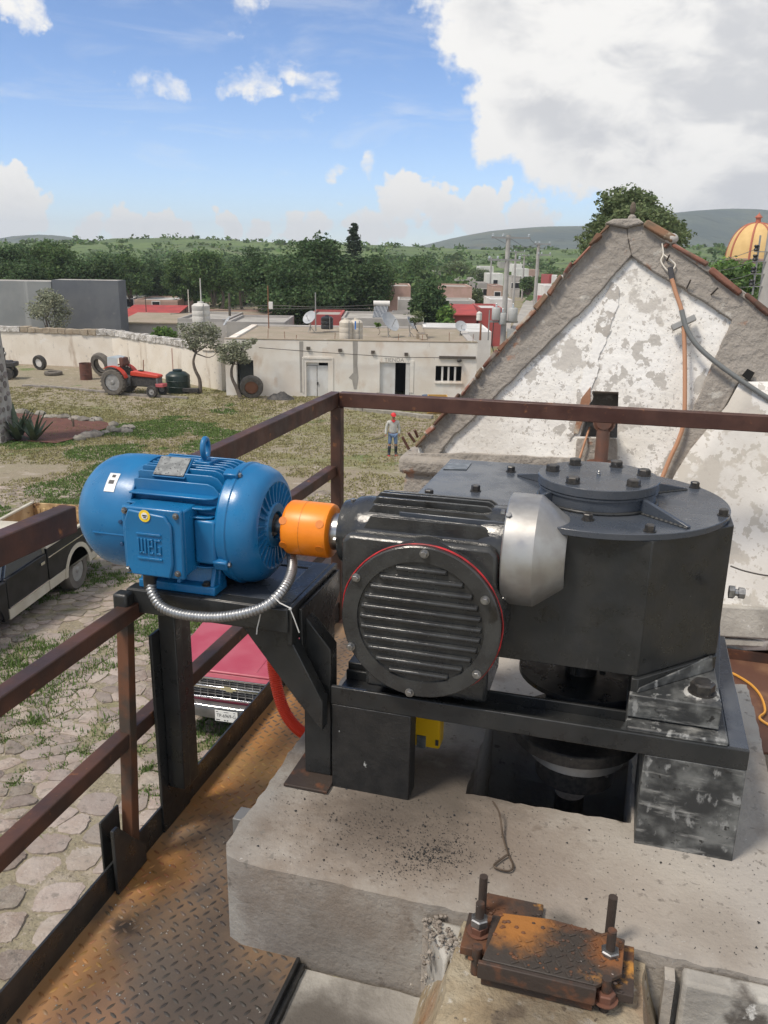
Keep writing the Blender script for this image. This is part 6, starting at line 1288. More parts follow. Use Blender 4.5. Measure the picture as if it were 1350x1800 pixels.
MB().box(-HW+.07, HW-.07, .05, 4.6, .4, .90).build('body_core', 'engine', rp); MB().box(-HW+.05, HW-.05, 1.27, 2.46, .90, 1.06).build('cowl', 'truck_red', rp)
MB().prism([(-HW+.08, 1.26, 1.065), (HW-.08, 1.26, 1.065), (HW-.18, 1.68, 1.53), (-HW+.18, 1.68, 1.53)], (0, .03, 0)).build('windscreen', 'lens_and_glare', rp)  # pale colour stands in for the reflection on the glass
MB().box(-HW+.14, HW-.14, 1.66, 2.42, 1.53, 1.60).build('roof', 'truck_red', rp, bevel=.04); MB().box(-HW+.12, HW-.12, 2.38, 2.42, 1.06, 1.53).build('rear_wall', 'truck_red', rp)
MB().box(-HW+.06, HW-.06, 4.62, 4.68, .5, 1.1).build('tailgate', 'truck_red', rp)
# ------------------------------------------------------------------ yard wall and white building
def vbar(parent, name, m, a, b, w, z0, z1, bevel=None):
    A_ = Vector(VF(a[0], a[1], (z0+z1)/2)); B_ = Vector(VF(b[0], b[1], (z0+z1)/2)); return MB().bar(A_, B_, w, z1-z0).build(name, m, parent, bevel=bevel)
GZ = zg(60)
wa = pv(-130, 640, 68.0); wb = pv(396, 690, 55.0); wm1 = pv(42, 640, 64.6); wm2 = pv(172, 650, 61.0)
yw = thing('yard_wall', 'long stained cream yard wall with rough stone coping', 'wall', tuple(VF((wa[0]+wb[0])/2, 61, GZ)))
def wt_(p): return (p[0], p[1])
ZW = pv(290, 609, 58)[2]
wk = pv(205, 650, 64.6)
vbar(yw, 'wall_face', 'wall_cream', wt_(wa), wt_(wk), .45, GZ-.3, ZW); vbar(yw, 'wall_face', 'wall_cream', wt_(wk), wt_(wb), .45, GZ-.3, ZW-.002)
mid = lambda t: (wa[0]+(wk[0]-wa[0])*t/.6, wa[1]+(wk[1]-wa[1])*t/.6) if t < .6 else (wk[0]+(wb[0]-wk[0])*(t-.6)/.4, wk[1]+(wb[1]-wk[1])*(t-.6)/.4)
tq = lambda px: next(t for t in np.linspace(0, 1, 2001) if proj(VF(*mid(t), ZW))[0] >= px or t >= .998)
t1, t2, t3 = tq(40), tq(172), tq(396)-.0
rg = random.Random(2)
def cop(ta, tb, m, n):
    for i in range(n):
        u0 = ta+(tb-ta)*i/n; u1 = ta+(tb-ta)*(i+1)/n-.0006; h = rg.uniform(.34, .46)
        A_ = VF(*mid(u0), ZW+h/2+.003); B_ = VF(*mid(u1), ZW+h/2+.003); mb = MB().bar(A_, B_, .62+rg.uniform(-.05, .05), h); mb.jitter(.03, i); mb.build('coping_stone', m, yw, bevel=.03)
cop(0, t1-.001, 'coping', 8); cop(t1, t2, 'coping_brown', 10); cop(t2+.001, tq(345), 'coping', 22); cop(tq(346), .999, 'wall_cream', 3)
pA = mid(tq(304)); MB().bar(VF(pA[0], pA[1]-.28, GZ), VF(pA[0], pA[1]-.28, ZW-.2), .10, .10, up=(0, 1, 0)).build('brick_patch', 'house_pink', yw)

D0 = 53.0; x0b = pv(396, 640, D0)[0]; x1b = pv(838, 640, D0)[0]; ZR = pv(640, 600, D0)[2]
wbld = thing('white_building', 'long low whitewashed building with flat dirt roof, two doors and barred window', 'building', tuple(VF((x0b+x1b)/2, D0, GZ)), YAW)
def fpx(px, py, d=D0): p = pv(px, py, d); return p[0], p[2]
ops = []
for (a, b, c_, e) in ((415, 633, 447, 697), (538, 637, 577, 699), (668, 637, 720, 699), (766, 643, 811, 671)):
    xA, zA = fpx(a, b); xB, zB = fpx(c_, e); ops.append((xA, xB, (GZ-.05 if c_ != 811 else zB), zA))
def vbox(mb, xa_, xb_, da_, db_, za_, zb_):
    o = len(mb.v); mb.box(xa_, xb_, da_, db_, za_, zb_)
    for i in range(o, len(mb.v)): v = mb.v[i]; mb.v[i] = VF(v.x, v.y, v.z)
    return mb
def facade(parent, x0, x1, d, z0, z1, ops, m, th=.45, name='wall'):
    xs = x0
    for (a, b, c_, e) in sorted(ops):
        vbox(MB(), xs, a, d, d+th, z0, z1).build(name, m, parent)
        vbox(MB(), a, b, d, d+th, e, z1).build(name, m, parent)
        if c_ > z0+.1: vbox(MB(), a, b, d, d+th, z0, c_).build(name, m, parent)
        xs = b
    vbox(MB(), xs, x1, d, d+th, z0, z1).build(name, m, parent)
facade(wbld, x0b, x1b, D0, GZ-.3, ZR, ops, 'wall_white')
vbox(MB(), x1b-.45, x1b-.003, D0+.45, D0+11, GZ-.3, ZR-.02).build('side_wall', 'house_grey', wbld); vbox(MB(), x0b, x0b+.45, D0+.45, D0+11, GZ-.3, ZR-.02).build('side_wall', 'wall_white', wbld); vbox(MB(), x0b+.45, x1b-.45, D0+10.6, D0+11, GZ-.3, ZR-.02).build('rear_wall', 'house_grey', wbld)
vbox(MB(), x0b+.451, x1b-.451, D0+.451, D0+10.59, ZR-.30, ZR-.12).build('roof_slab', 'roof_dirt', wbld)
vbox(MB(), x0b+.451, x1b-.451, D0+2.5, D0+2.6, GZ, ZR-.31).build('interior_wall', 'interior', wbld)
vbox(MB(), x0b, x1b, D0-.02, D0+.5, ZR+.002, ZR+.07).build('parapet_cap', 'roof_dirt', wbld, bevel=.02)
xA, zA = fpx(662, 560); vbox(MB(), x0b+12, x0b+12.4, D0+.5, D0+10.5, ZR-.119, ZR+.15).build('roof_kerb', 'roof_dirt', wbld)
vbox(MB(), fpx(736, 570)[0], fpx(757, 570)[0], D0+3.2, D0+3.5, ZR-.119, ZR+.2).build('roof_kerb', 'roof_dirt', wbld)
rg = random.Random(6)
for px in (470, 500, 520, 588, 700, 742, 790, 832):
    xA = fpx(px, 600)[0]; h = rg.uniform(.3, .7); MB().tube([VF(xA, D0+.25, ZR), VF(xA+rg.uniform(-.05, .05), D0+.25, ZR+h)], .018, 5).build('rebar', 'pole_rust', wbld)
# doors, window
def door(a, b, c_, e, m, dd, name='door'):
    xA, zA = fpx(a, b); xB, zB = fpx(c_, e); return vbox(MB(), xA, xB, D0+dd, D0+dd+.06, max(zB, GZ), zA).build(name, m, wbld, bevel=.01)
dr1 = door(538, 643, 557, 699, 'door_white', .14); door(557.5, 643, 577, 699, 'door_white', .14); door(538, 637.5, 560, 642.5, 'door_white', .14, 'transom')
xA, zA = fpx(558, 672); vbox(MB(), xA-.04, xA+.05, D0+.08, D0+.139, zA-.15, zA).build('handle', 'engine', dr1)
door(668, 637.5, 694, 699, 'door_white', .12); dl = vbox(MB(), fpx(713, 670)[0], fpx(720, 670)[0], D0+.05, D0+.9, GZ, fpx(700, 638)[1]).build('door', 'door_white', wbld)
door(415, 634, 416.5, 697, 'door_white', .05, 'door_post'); door(418, 636, 446, 697, 'door_dark', .4)
for (a, b, c_, e) in ((531, 627, 586, 631), (531, 631.2, 534, 690), (583, 631.2, 586, 690), (662, 634, 667, 690), (721, 634, 726, 690)): xA, zA = fpx(a, b); xB, zB = fpx(c_, e); vbox(MB(), xA, xB, D0-.04, D0-.001, zB, zA).build('door_surround', 'wall_white', wbld)
wf = door(766.3, 643.3, 810.7, 644.8, 'metal_grey', .1, 'window_frame'); 
for px in (777.5, 788.5, 800): xA = fpx(px, 658)[0]; zB = fpx(790, 670.7)[1]; vbox(MB(), xA-.06, xA+.06, D0+.08, D0+.14, zB, fpx(790, 645)[1]).build('window_bar', 'house_white', wf)
xA, zA = fpx(764, 671.5); xB, zB = fpx(813, 674.5); vbox(MB(), xA, xB, D0-.08, D0-.001, zB, zA).build('sill', 'wall_white', wbld)
for (px, py) in ((542, 612), (598, 615.5), (655.5, 618.7), (714, 622.5)): xA, zA = fpx(px, py); vbox(MB(), xA-.11, xA+.11, D0-.12, D0-.001, zA-.09, zA+.09).build('beam_end', 'viga', wbld)
xA, zA = fpx(772, 625.5); xB, _ = fpx(836, 630); vbox(MB(), xA, xB, D0-.10, D0-.001, zA-.16, zA).build('window_lintel', 'viga', wbld)
xA, zA = fpx(807, 633.5); mb = MB().ball((0, 0, 0), (.16, .16, .12), 8, 5); mb.xf(Matrix.Translation(VF(xA, D0-.12, zA))); mb.build('wall_lamp', 'engine', wbld)
mb = MB(); P = [(620, 599), (629, 599), (628, 640), (630, 664), (627, 684), (622, 684), (619, 668), (613, 664), (621, 655)]; mb.prism([Vector(VF(fpx(*p)[0], D0-.012, fpx(*p)[1])) for p in P], Vector(VF(0, .011, 0))).build('wet_plaster', 'wet_stain', wbld)
mb = MB(); P = [(526, 600), (533, 600), (532, 690), (528, 690)]; mb.prism([Vector(VF(fpx(*p)[0], D0-.010, fpx(*p)[1])) for p in P], Vector(VF(0, .009, 0))).build('wet_plaster', 'wet_stain', wbld)
xA, zA = fpx(693, 633); text_mesh('TIENDA', .34, wbld, 'wet_stain', Matrix.Translation(Vector((xA-(x0b+x1b)/2, -.006, zA-GZ))) @ Matrix.Rotation(pi/2, 4, 'X'), 'faded_lettering')
tag(MB().tube([VF(*pv(455, 611, 52.6)), VF(*pv(545, 618, 52.7)), VF(*pv(700, 628, 52.7)), VF(*pv(800, 629, 52.7))], .02, 5).build('facade_wire', 'wire_dark'), 'thin dark wire strung along the white building front', 'wire')

# ------------------------------------------------------------------ roofscape things
def rooftop(px, py, d): p = pv(px, py, d); return p
def tank(px, pyb, pyt, d, wpx, m, label, name='water_tank', extra=True):
    b = pv(px, pyb, d); t = pv(px, pyt, d); r = wpx/2/FPX*d*1.05; h = t[2]-b[2]; o = vthing(name, label, 'water tank', b[0], d, b[2], 0, 'roof water tanks')
    MB().lathe((0, 0, 0), (0, 0, 1), [(0, r*.98), (h*.05, r), (h*.28, r), (h*.30, r*.97), (h*.33, r), (h*.55, r), (h*.57, r*.97), (h*.60, r), (h*.80, r), (h*.90, r*.72), (h*.93, r*.35), (h, r*.33), (h*1.0, r*.02)], 24).build('tank_shell', m, o, smooth=40)
    MB().cyl((r*.5, -r*.95, -.05), (r*.5, -r*.95, h*.9), r*.06, n=6).build('tank_pipe', 'metal_grey', o); return o
t_ = tank(608, 596, 559, 54.3, 22, 'tank_beige', 'left one of the paired beige water tanks on the white building'); t_ = tank(626, 597, 559, 54.6, 22, 'tank_beige', 'right one of the paired beige water tanks with blue pipe')
p = pv(620, 590, 53.6); MB().cyl((-.02, -.85, 1.2-.5), (-.02, -.85, 1.2), .05, n=6).build('blue_pipe', 'pipe_blue', t_)
tank(575, 578, 554, 60, 20, 'tank_black', 'small black water tank on the roof behind the dish'); tank(354, 566, 530, 66, 29, 'tank_white', 'whitish cement water tank with a tall pipe left of the big tree'); tank(660, 535, 508, 100, 17, 'tank_black', 'black water tank beside the pink brick house'); tank(842, 563, 547, 72, 9, 'tank_white', 'tiny white tank on a roof by the utility pole')
def pole(px, pyb, pyt, d, r, m, label, name='antenna_pole', cat='pole'):
    b = pv(px, pyb, d); t = pv(px, pyt, d); o = MB().cyl(VF(b[0], d, b[2]), VF(b[0]+.0, d, t[2]), r, r*.8, 8).build(name, m, smooth=50); return tag(o, label, cat, 'roof poles')
pole(353.5, 531, 489, 66, .05, 'tank_white', 'pale pipe standing on top of the cement tank'); pole(472.5, 578, 502, 62, .045, 'pole_rust', 'rusty thin pole with small box on the long roof'); pole(555, 582, 514, 58, .05, 'metal_grey', 'grey pole beside the left satellite dish'); pole(333, 560, 509, 80, .05, 'wall_cream', 'pale post left of the cement water tank'); pole(844, 598, 567, 55, .07, 'pole_rust', 'dark rusty stub post at the right roof end'); pole(858, 598, 545, 57, .045, 'metal_grey', 'slim grey mast right of the rusty stub post'); pole(404, 555, 516, 78, .12, 'viga', 'dark thick post on the roofs below the trees'); pole(257, 548, 520, 92, .05, 'viga', 'dark post on the roofs left of the cement tank')
bx2 = pv(476, 537, 61.8); tag(vbox(MB(), bx2[0]-.14, bx2[0]+.14, 61.7, 61.9, bx2[2]-.25, bx2[2]+.25).build('junction_box', 'house_white', bevel=.02), 'small white box on the rusty thin pole', 'box')
def dish(px, py, d, r, az, label):
    b = pv(px, py, d); o = vthing('satellite_dish', label, 'satellite dish', b[0], d, b[2]-r*1.7, 0, 'satellite dishes'); ax = Vector((sin(az)*.75, -cos(az)*.75, .55)).normalized(); c = Vector((0, 0, r*1.7))
    MB().lathe(c, ax, [(r*.22*(q/6)**2, r*max(.02, q/6)) for q in range(7)]+[(r*.22*(q/6)**2-.02, r*max(.02, q/6)) for q in range(6, -1, -1)], 24, False, False).build('reflector', 'dish', o, smooth=50)
    MB().tube([c-ax*.02, c-ax*.15, Vector((0, .1, 0))], .03, 6).build('mast', 'metal_grey', o); MB().tube([c-Vector((0, 0, r*.9)), c+ax*r*.9-Vector((0, 0, r*.2))], .018, 5).build('feed_arm', 'metal_grey', o); MB().ball(c+ax*r*.9-Vector((0, 0, r*.18)), .06, 8, 5).build('feed_horn', 'dish', o)
    for a in (0, 2.1, 4.2): MB().tube([Vector((0, .1, r*.6)), Vector((r*.6*cos(a), .1+r*.6*sin(a), -.1))], .02, 5).build('stay', 'metal_grey', o)
dish(545, 559, 59, .50, -.6, 'leftmost satellite dish on the white building roof'); dish(684, 567, 57, .72, .9, 'largest grey satellite dish right of the beige tanks'); dish(722, 569, 57.5, .50, 1.25, 'satellite dish seen edge-on beside the roof plant'); dish(400, 565, 70, .45, -1.2, 'small satellite dish on the roofs under the trees'); dish(810, 574, 59, .40, .2, 'wire-thin antenna dish on the right roof end')
# solar heater
b = pv(668, 558, 64); sh = vthing('solar_heater', 'solar water heater with white drum and dark tube panel', 'solar heater', b[0], 64, b[2])
MB().add([(-.55, -.1, 0), (.45, -.1, 0), (.6, .7, .8), (-.4, .7, .8)], [(0, 1, 2, 3)]).build('panel', 'solar', sh); MB().cyl((-.5, .75, .95), (.7, .75, .95), .2, n=14).build('drum', 'house_white', sh, smooth=40)
for k in range(10): MB().tube([(-.5+k*.1, -.12, .03), (-.36+k*.1, .68, .83)], .025, 5).build('tube', 'dish', sh)
for x in (-.45, .6): MB().tube([(x, .75, .8), (x, .75, -.1)], .03, 5).build('leg', 'metal_grey', sh)
b = pv(735, 566, 56.5); tree('low roof shrub with pale leaves beside the edge-on dish', b[0], 57, 1.1, .7, 'leaf_olive', 350, .12, .04, b[2]-.35, 'small plants on roofs', 51, 6, name='roof_shrub', base=.1)
b = pv(665, 572, 57); tree('tiny yellow-green plant on the roof right of the beige tanks', b[0], 57, .6, .3, 'leaf_bright', 120, .10, .02, b[2]-.3, 'small plants on roofs', 52, 4, name='roof_shrub', base=.1)

# ------------------------------------------------------------------ houses
def house(pxa, pxb, pyt, d, depth, m, label, roof='roof_grey', wins=0, pit=0, par=.25, group='houses of the town', doorm='door_dark', win_m='interior'):
    xa_, _, zt = pv(pxa, pyt, d); xb_ = pv(pxb, pyt, d)[0]; xc = (xa_+xb_)/2; h = zt-GZ; w = (xb_-xa_)/2
    o = thing('house', label, 'house', tuple(VF(xc, d, GZ)), YAW, group, local=True)
    W_ = MB(); W_.box(-w, w, 0, depth, -.3, h); W_.build('wall', m, o)
    if pit: MB().add([(-w-.2, -.3, h+.02), (w+.2, -.3, h+.02), (w+.2, depth+.3, h+pit), (-w-.2, depth+.3, h+pit), (-w-.2, -.3, h-.08), (w+.2, -.3, h-.08), (w+.2, depth+.3, h+pit-.1), (-w-.2, depth+.3, h+pit-.1)], [(0, 1, 2, 3), (7, 6, 5, 4), (0, 4, 5, 1), (1, 5, 6, 2), (2, 6, 7, 3), (3, 7, 4, 0)]).build('roof', roof, o)
    else:
        MB().box(-w+.2, w-.2, .2, depth-.2, h+.002, h+.06).build('roof', roof, o); mb = MB(); mb.box(-w, w, 0, .2, h+.003, h+par); mb.box(-w, w, depth-.2, depth, h+.003, h+par); mb.box(-w, -w+.2, .2, depth-.2, h+.003, h+par); mb.box(w-.2, w, .2, depth-.2, h+.003, h+par); mb.build('parapet', m, o)
    for k in range(wins):
        x = -w+2*w*(k+.5)/wins; f = MB().box(x-.55, x+.55, -.05, -.002, h*.45, h*.45+1.2).build('window', 'house_white', o); MB().box(x-.45, x+.45, -.07, -.051, h*.45+.1, h*.45+1.1).build('pane', win_m, f)
    return o
house(-60, 89, 494, 74, 3, 'grey_block_light', 'pale grey block house at far left behind the yard wall', par=.05)
house(90, 207, 493, 74.05, 2.2, 'grey_block', 'dark grey windowless block house behind the yard wall', par=.05)
house(205, 236, 527, 118, 8, 'house_white', 'small white house right of the dark grey block', roof='roof_white', wins=2)
house(236, 312, 530, 112, 9, 'house_pink', 'long pinkish brick house among the left roofs', roof='roof_white', wins=1)
house(205, 300, 559, 90, 7, 'roof_blue', 'house with bright red roof beside the dark grey block', roof='roof_red', pit=.9)
house(212, 322, 566, 78, 6, 'house_grey', 'shed with pale tan slab roof in front of red roof', roof='roof_dirt', pit=.4)
house(312, 400, 565, 72, 8, 'house_grey', 'flat grey roofed house under the cement tank', roof='roof_grey')
house(398, 500, 571, 67, 7, 'house_grey', 'low house with bare grey roof left of the rusty pole', roof='roof_grey')
house(330, 470, 556, 84, 7, 'house_pink', 'brick house with flat roof below the left trees', roof='roof_dirt')
house(545, 600, 558, 73, 6, 'house_red', 'bright red walled house behind the black roof tank', roof='roof_grey', wins=0)
house(600, 745, 564, 72, 8, 'house_grey', 'grey roofed house behind the beige tanks', roof='roof_grey')
house(690, 810, 560, 86, 8, 'house_grey', 'grey house behind the round dark tree', roof='roof_white')
house(748, 864, 583, 66, 7.5, 'house_white', 'house with wide white roof at right end of white building', roof='roof_white', par=.06)
house(664, 722, 506, 108, 9, 'house_pink', 'pink brick house left of the round tree', roof='roof_grey')
house(776, 830, 507, 108.05, 9, 'house_pink', 'pink brick house right of the round tree', roof='roof_grey')
house(700, 835, 531, 96, 6, 'house_grey', 'long grey house between the pink brick houses', roof='roof_grey')
house(800, 838, 553, 82, 6, 'house_red', 'small red house left of the utility pole', roof='roof_red', pit=.6)
house(842, 884, 546, 84, 7, 'house_red', 'red walled house behind the utility pole', roof='roof_white')
house(862, 900, 530, 100, 7, 'house_white', 'white house close behind the utility pole', roof='roof_white', wins=1)
fh = [(843, 868, 470, 230, 'house_white'), (858, 885, 483, 190, 'house_white'), (880, 900, 462, 260, 'house_grey'), (903, 918, 466, 240, 'house_white'), (908, 930, 474, 205, 'house_white'), (921, 938, 464, 270, 'house_white'), (926, 948, 476, 215, 'house_pink'), (946, 962, 466, 280, 'house_white'), (965, 985, 486, 160, 'house_red'), (985, 1010, 488, 150, 'house_white'), (958, 1000, 505, 130, 'house_white'), (966, 1012, 530, 96, 'house_red'), (838, 860, 500, 150, 'house_grey'), (866, 884, 505, 140, 'house_pink'), (900, 915, 488, 175, 'house_grey'), (805, 836, 492, 150, 'house_grey'), (745, 775, 478, 210, 'house_grey')]
for i, (a, b, t, d, m) in enumerate(fh):
    house(a, b, t, d, 8, m, '%s far town house, number %d in the cluster by the street' % (dict(house_white='white', house_grey='grey', house_pink='pink', house_red='red')[m], i+1) if False else '%s far town house, %s' % (dict(house_white='white', house_grey='grey', house_pink='pinkish', house_red='red')[m],
      ['left of the utility poles on the green slope', 'with a broad white front left of the transformer pole', 'tiny and right behind the transformer pole', 'small, just right of the pole top', 'in front of the farther white ones right of the pole', 'farthest up the street', 'facing the dirt street', 'tiny below the second pole', 'right of the second pole', 'peeking over the gable slope', 'low, beside the second pole foot', 'half hidden by the gable slope', 'low, left of the transformer', 'small, behind the transformer box', 'in the street bend', 'behind the round tree top', 'alone among far shrubs'][i]), roof='roof_white' if m == 'house_white' else 'roof_grey', wins=1 if i % 2 else 2)
# dirt street beyond
P = [Gp(893, 590), Gp(975, 590), Gp(962, 545), Gp(950, 515), Gp(944, 498), Gp(936, 498), Gp(926, 520), Gp(910, 555)]
struct(MB().add([VF(p[0], p[1], GZ+.03) for p in P], [tuple(range(len(P)))]).build('street', 'roof_grey'))

# ------------------------------------------------------------------ dome
dx, dd_, dz = pv(1326, 440, 150); rD = 4.35
dm_ = thing('church_dome', 'yellow church dome with red ribs and small lantern', 'church dome', tuple(VF(dx, 150, dz-1.5)), YAW, local=True)
hD = pv(1326, 392, 150)[2]-dz+1.5
MB().lathe((0, 0, 0), (0, 0, 1), [(hD*sin(a), max(.35, rD*cos(a)**.85)) for a in np.linspace(0, 1.5, 16)], 40).build('shell', 'dome_yellow', dm_, smooth=40)
for k in range(8):
    a = k*pi/4+.25; MB().tube([(max(.35, rD*cos(q)**.85)*cos(a)*1.01, max(.35, rD*cos(q)**.85)*sin(a)*1.01, hD*sin(q)) for q in np.linspace(0, 1.5, 14)], .16, 6).build('rib', 'dome_red', dm_, smooth=60)
MB().lathe((0, 0, hD), (0, 0, 1), [(-.2, .55), (.1, .6), (.15, .42), (.8, .42), (.85, .62), (.95, .6), (1.3, .25), (1.5, .08), (1.7, .02)], 12).build('lantern', 'dome_red', dm_, smooth=40)
MB().lathe((0, 0, -11), (0, 0, 1), [(0, rD*1.04), (10.9, rD*1.04), (10.9, rD*1.1), (11.2, rD*1.1)], 8).build('drum', 'house_pink', dm_)

# ------------------------------------------------------------------ utility poles and wires
def upole(px, pyt, d, r, label, arms=(), trafo=False, name='utility_pole'):
    t = pv(px, pyt, d); o = vthing(name, label, 'utility pole', t[0], d, GZ, 0, 'utility poles'); h = t[2]-GZ
    MB().cyl((0, 0, -.3), (0, 0, h), r*1.5, r, 14).build('shaft', 'pole_conc', o, smooth=50)
    for (py, xl, xr_) in arms:
        z = pv(px, py, d)[2]-GZ; a = (xl-px)/FPX*d*1.03; b = (xr_-px)/FPX*d*1.03; ar = MB().bar((a, -.12, z), (b, -.12, z), .10, .12).build('crossarm', 'metal_grey', o)
        for x in (a+.1, a+(b-a)*.3, b-.1): MB().lathe((x, -.12, z+.06), (0, 0, 1), [(0, .05), (.05, .09), (.1, .05), (.15, .09), (.2, .04)], 10).build('insulator', 'ceramic', ar)
    if trafo:
        for (x, z0, rr, hh) in ((-.62, 4.2, .30, .85), (.55, 4.1, .34, .95), (-.15, 3.9, .26, .8)):
            c = MB().lathe((x, -.35, z0), (0, 0, 1), [(0, rr*.9), (.05, rr), (hh*.9, rr), (hh, rr*.8)], 18).build('transformer', 'trafo', o, smooth=40); MB().lathe((x, -.35, z0+hh), (0, 0, 1), [(0, .05), (.08, .08), (.16, .05), (.24, .07), (.3, .03)], 8).build('bushing', 'ceramic', c)
        MB().box(-1.05, .95, -.25, -.13, 4.0, 4.14).build('platform_arm', 'metal_grey', o); MB().box(.25, .75, -.45, -.2, 2.9, 3.6).build('meter_box', 'trafo', o, bevel=.02); MB().tube([(-.75, -.2, 4.0), (-.8, -.2, 2.5), (-.3, -.15, .8)], .04, 6).build('drop_cable', 'wire_dark', o)
    return o
upole(894, 413, 62, .15, 'concrete utility pole with two crossarms and grey transformers', ((418, 866, 929), (457, 862, 916)), True); upole(947, 427, 92, .15, 'second concrete pole right of the transformer pole', ((429, 940, 966), (448, 946, 968))); upole(907, 441, 125, .13, 'thin far pole close behind the transformer pole', ((443, 897, 922),)); upole(922, 447, 170, .13, 'distant pole farther along the street', ((449, 914, 930),)); upole(864, 452, 150, .12, 'thin far pole left of the transformer pole', ())
e_ = pv(1364, 425, 15); ep = vthing('corner_pole', 'concrete pole with insulator rack cut by the right picture edge', 'utility pole', e_[0], 15, zg(15), 0, 'utility poles')
MB().cyl((0, 0, 0), (0, 0, 9.5), .20, .13, 16).build('shaft', 'pole_conc', ep, smooth=50)
wires_r = []
for i, py in enumerate((436, 453, 475, 497)):
    z = pv(1340, py, 15)[2]-zg(15); k = MB().lathe((-.33, -.05, z-.05), (0, 0, 1), [(0, .03), (.02, .045), (.045, .03), (.06, .03), (.08, .045), (.1, .03)], 10).build('spool_insulator', 'tank_black', ep, smooth=40); MB().bar((-.36, -.05, z-.06), (.0, -.05, z-.06), .03, .015).build('rack_arm', 'metal_grey', k); wires_r.append(z)
MB().box(-.30, -.28, -.06, -.03, wires_r[-1]-.2, wires_r[0]+.2).build('rack', 'metal_grey', ep)
for i, (pya, pb) in enumerate(((436, (1240, 462)), (455, (1245, 480)), (476, (1262, 495)), (497, (1300, 505)))):
    a = pv(1335, pya, 14.95); q = pv(*pb, 30); m_ = pv((1335+pb[0])/2, (pya+pb[1])/2+3, 20)
    tag(MB().tube(catmull([VF(*a), VF(*m_), VF(*q)], 6), .006, 5).build('power_wire', 'cable_grey', smooth=60), ('topmost', 'second', 'third', 'lowest')[i]+' grey wire running left from the corner pole insulators', 'wire', 'wires of the corner pole')
for i, P in enumerate((((400, 541, 74), (475, 537, 70), (560, 540, 68), (660, 536, 64)), ((300, 552, 80), (400, 545, 76), (475, 543, 72), (655, 543, 64)))):
    tag(MB().tube(catmull([VF(*pv(*p)) for p in P], 6), .028, 5).build('overhead_cable', 'wire_dark', smooth=60), ('upper', 'lower')[i]+' dark cable sagging over the roofs before the big trees', 'cable', 'cables over the roofs')
for i, (a, b) in enumerate((((866, 417), (940, 430)), ((929, 418), (966, 431)), ((893, 417), (953, 430)))):
    A_ = pv(*a, 62); B_ = pv(*b, 92); m_ = ((A_[0]+B_[0])/2, 77, (A_[2]+B_[2])/2-.5)
    tag(MB().tube(catmull([VF(*A_), VF(*m_), VF(*B_)], 6), .015, 4).build('span_wire', 'wire_dark'), ('left', 'right', 'middle')[i]+' wire between the transformer pole and second pole', 'wire', 'street span wires')

# ------------------------------------------------------------------ trees
def ptree(px, pyt, hw, d, kind, n, label, seed, **k):
    x, _, zt = pv(px, pyt, d); h = zt-GZ; return tree(label, x, d, h, hw/FPX*d*1.03, kind, n, k.pop('ls', .26), k.pop('trunk', .25), GZ, k.pop('group', 'trees beyond the yard'), seed, **k)
ptree(22, 416, 62, 96, 'leaf_dark', 6500, 'dark tree at the far left edge above the pale block house', 1); ptree(92, 411, 66, 100, 'leaf_mid', 7000, 'tall rounded tree above the seam of the two block houses', 2); ptree(160, 436, 56, 98, 'leaf_dark', 5500, 'dark tree above right end of the dark grey block', 3); ptree(45, 448, 50, 90, 'leaf_dark', 4000, 'lower dark tree right behind the pale block house', 4)
ptree(222, 448, 42, 118, 'leaf_mid', 3800, 'tree just right of the dark grey block', 5); ptree(268, 446, 46, 124, 'leaf_dark', 4200, 'tree above the pinkish brick house', 6); ptree(318, 447, 48, 116, 'leaf_mid', 4500, 'tree left of the cement water tank', 7); ptree(372, 432, 52, 112, 'leaf_mid', 5200, 'tree behind the pipe of the cement tank', 8); ptree(425, 424, 52, 118, 'leaf_dark', 5200, 'tree left of the biggest dark tree', 9)
ptree(478, 428, 66, 90, 'leaf_dark', 7000, 'left lobe tree of the big dark grove', 10, clumpr=.46); ptree(552, 408, 86, 88, 'leaf_dark', 12000, 'biggest dark tree in the middle of the grove', 11, nclump=26, clumpr=.40, base=.1); ptree(625, 424, 60, 90, 'leaf_dark', 7500, 'right lobe tree of the big dark grove', 12, base=.1); ptree(520, 455, 100, 84, 'leaf_dark', 7000, 'wide low tree in front of the dark grove', 13, base=.08)
ptree(668, 442, 34, 108, 'leaf_mid', 3000, 'narrow tree at the right end of the grove', 14); ptree(738, 446, 40, 150, 'leaf_mid', 3500, 'far tree above the round tree', 15); ptree(757, 491, 44, 80, 'leaf_dark', 7500, 'compact round dark tree between the pink brick houses', 16, base=.12, clumpr=.5); ptree(785, 540, 24, 76, 'leaf_bright', 1600, 'small bright green bush at the foot of the round tree', 17, base=.1)
ptree(800, 452, 34, 190, 'leaf_olive', 2200, 'olive far tree left of the utility poles', 18); ptree(845, 468, 20, 200, 'leaf_olive', 1100, 'small far tree next to the white slope house', 19); ptree(700, 450, 36, 170, 'leaf_mid', 2400, 'far tree behind the narrow grove tree', 20)
ptree(930, 484, 16, 165, 'leaf_mid', 1200, 'roadside tree between the two near poles', 21); ptree(975, 470, 22, 175, 'leaf_mid', 1500, 'roadside tree right of the second pole', 22); ptree(1000, 462, 26, 160, 'leaf_olive', 1500, 'tree peeking over the gable slope', 23); ptree(838, 505, 20, 120, 'leaf_olive', 900, 'greyish shrub tree left of the transformer pole', 24)
ptree(1126, 318, 135, 46, 'leaf_olive', 24000, 'large feathery tree rising behind the gable ridge', 25, ls=.15, nclump=34, clumpr=.34, base=.62, trunk=.35); ptree(1040, 415, 34, 50, 'leaf_mid', 2800, 'lower tree left of the large feathery tree', 26, ls=.18, base=.5)
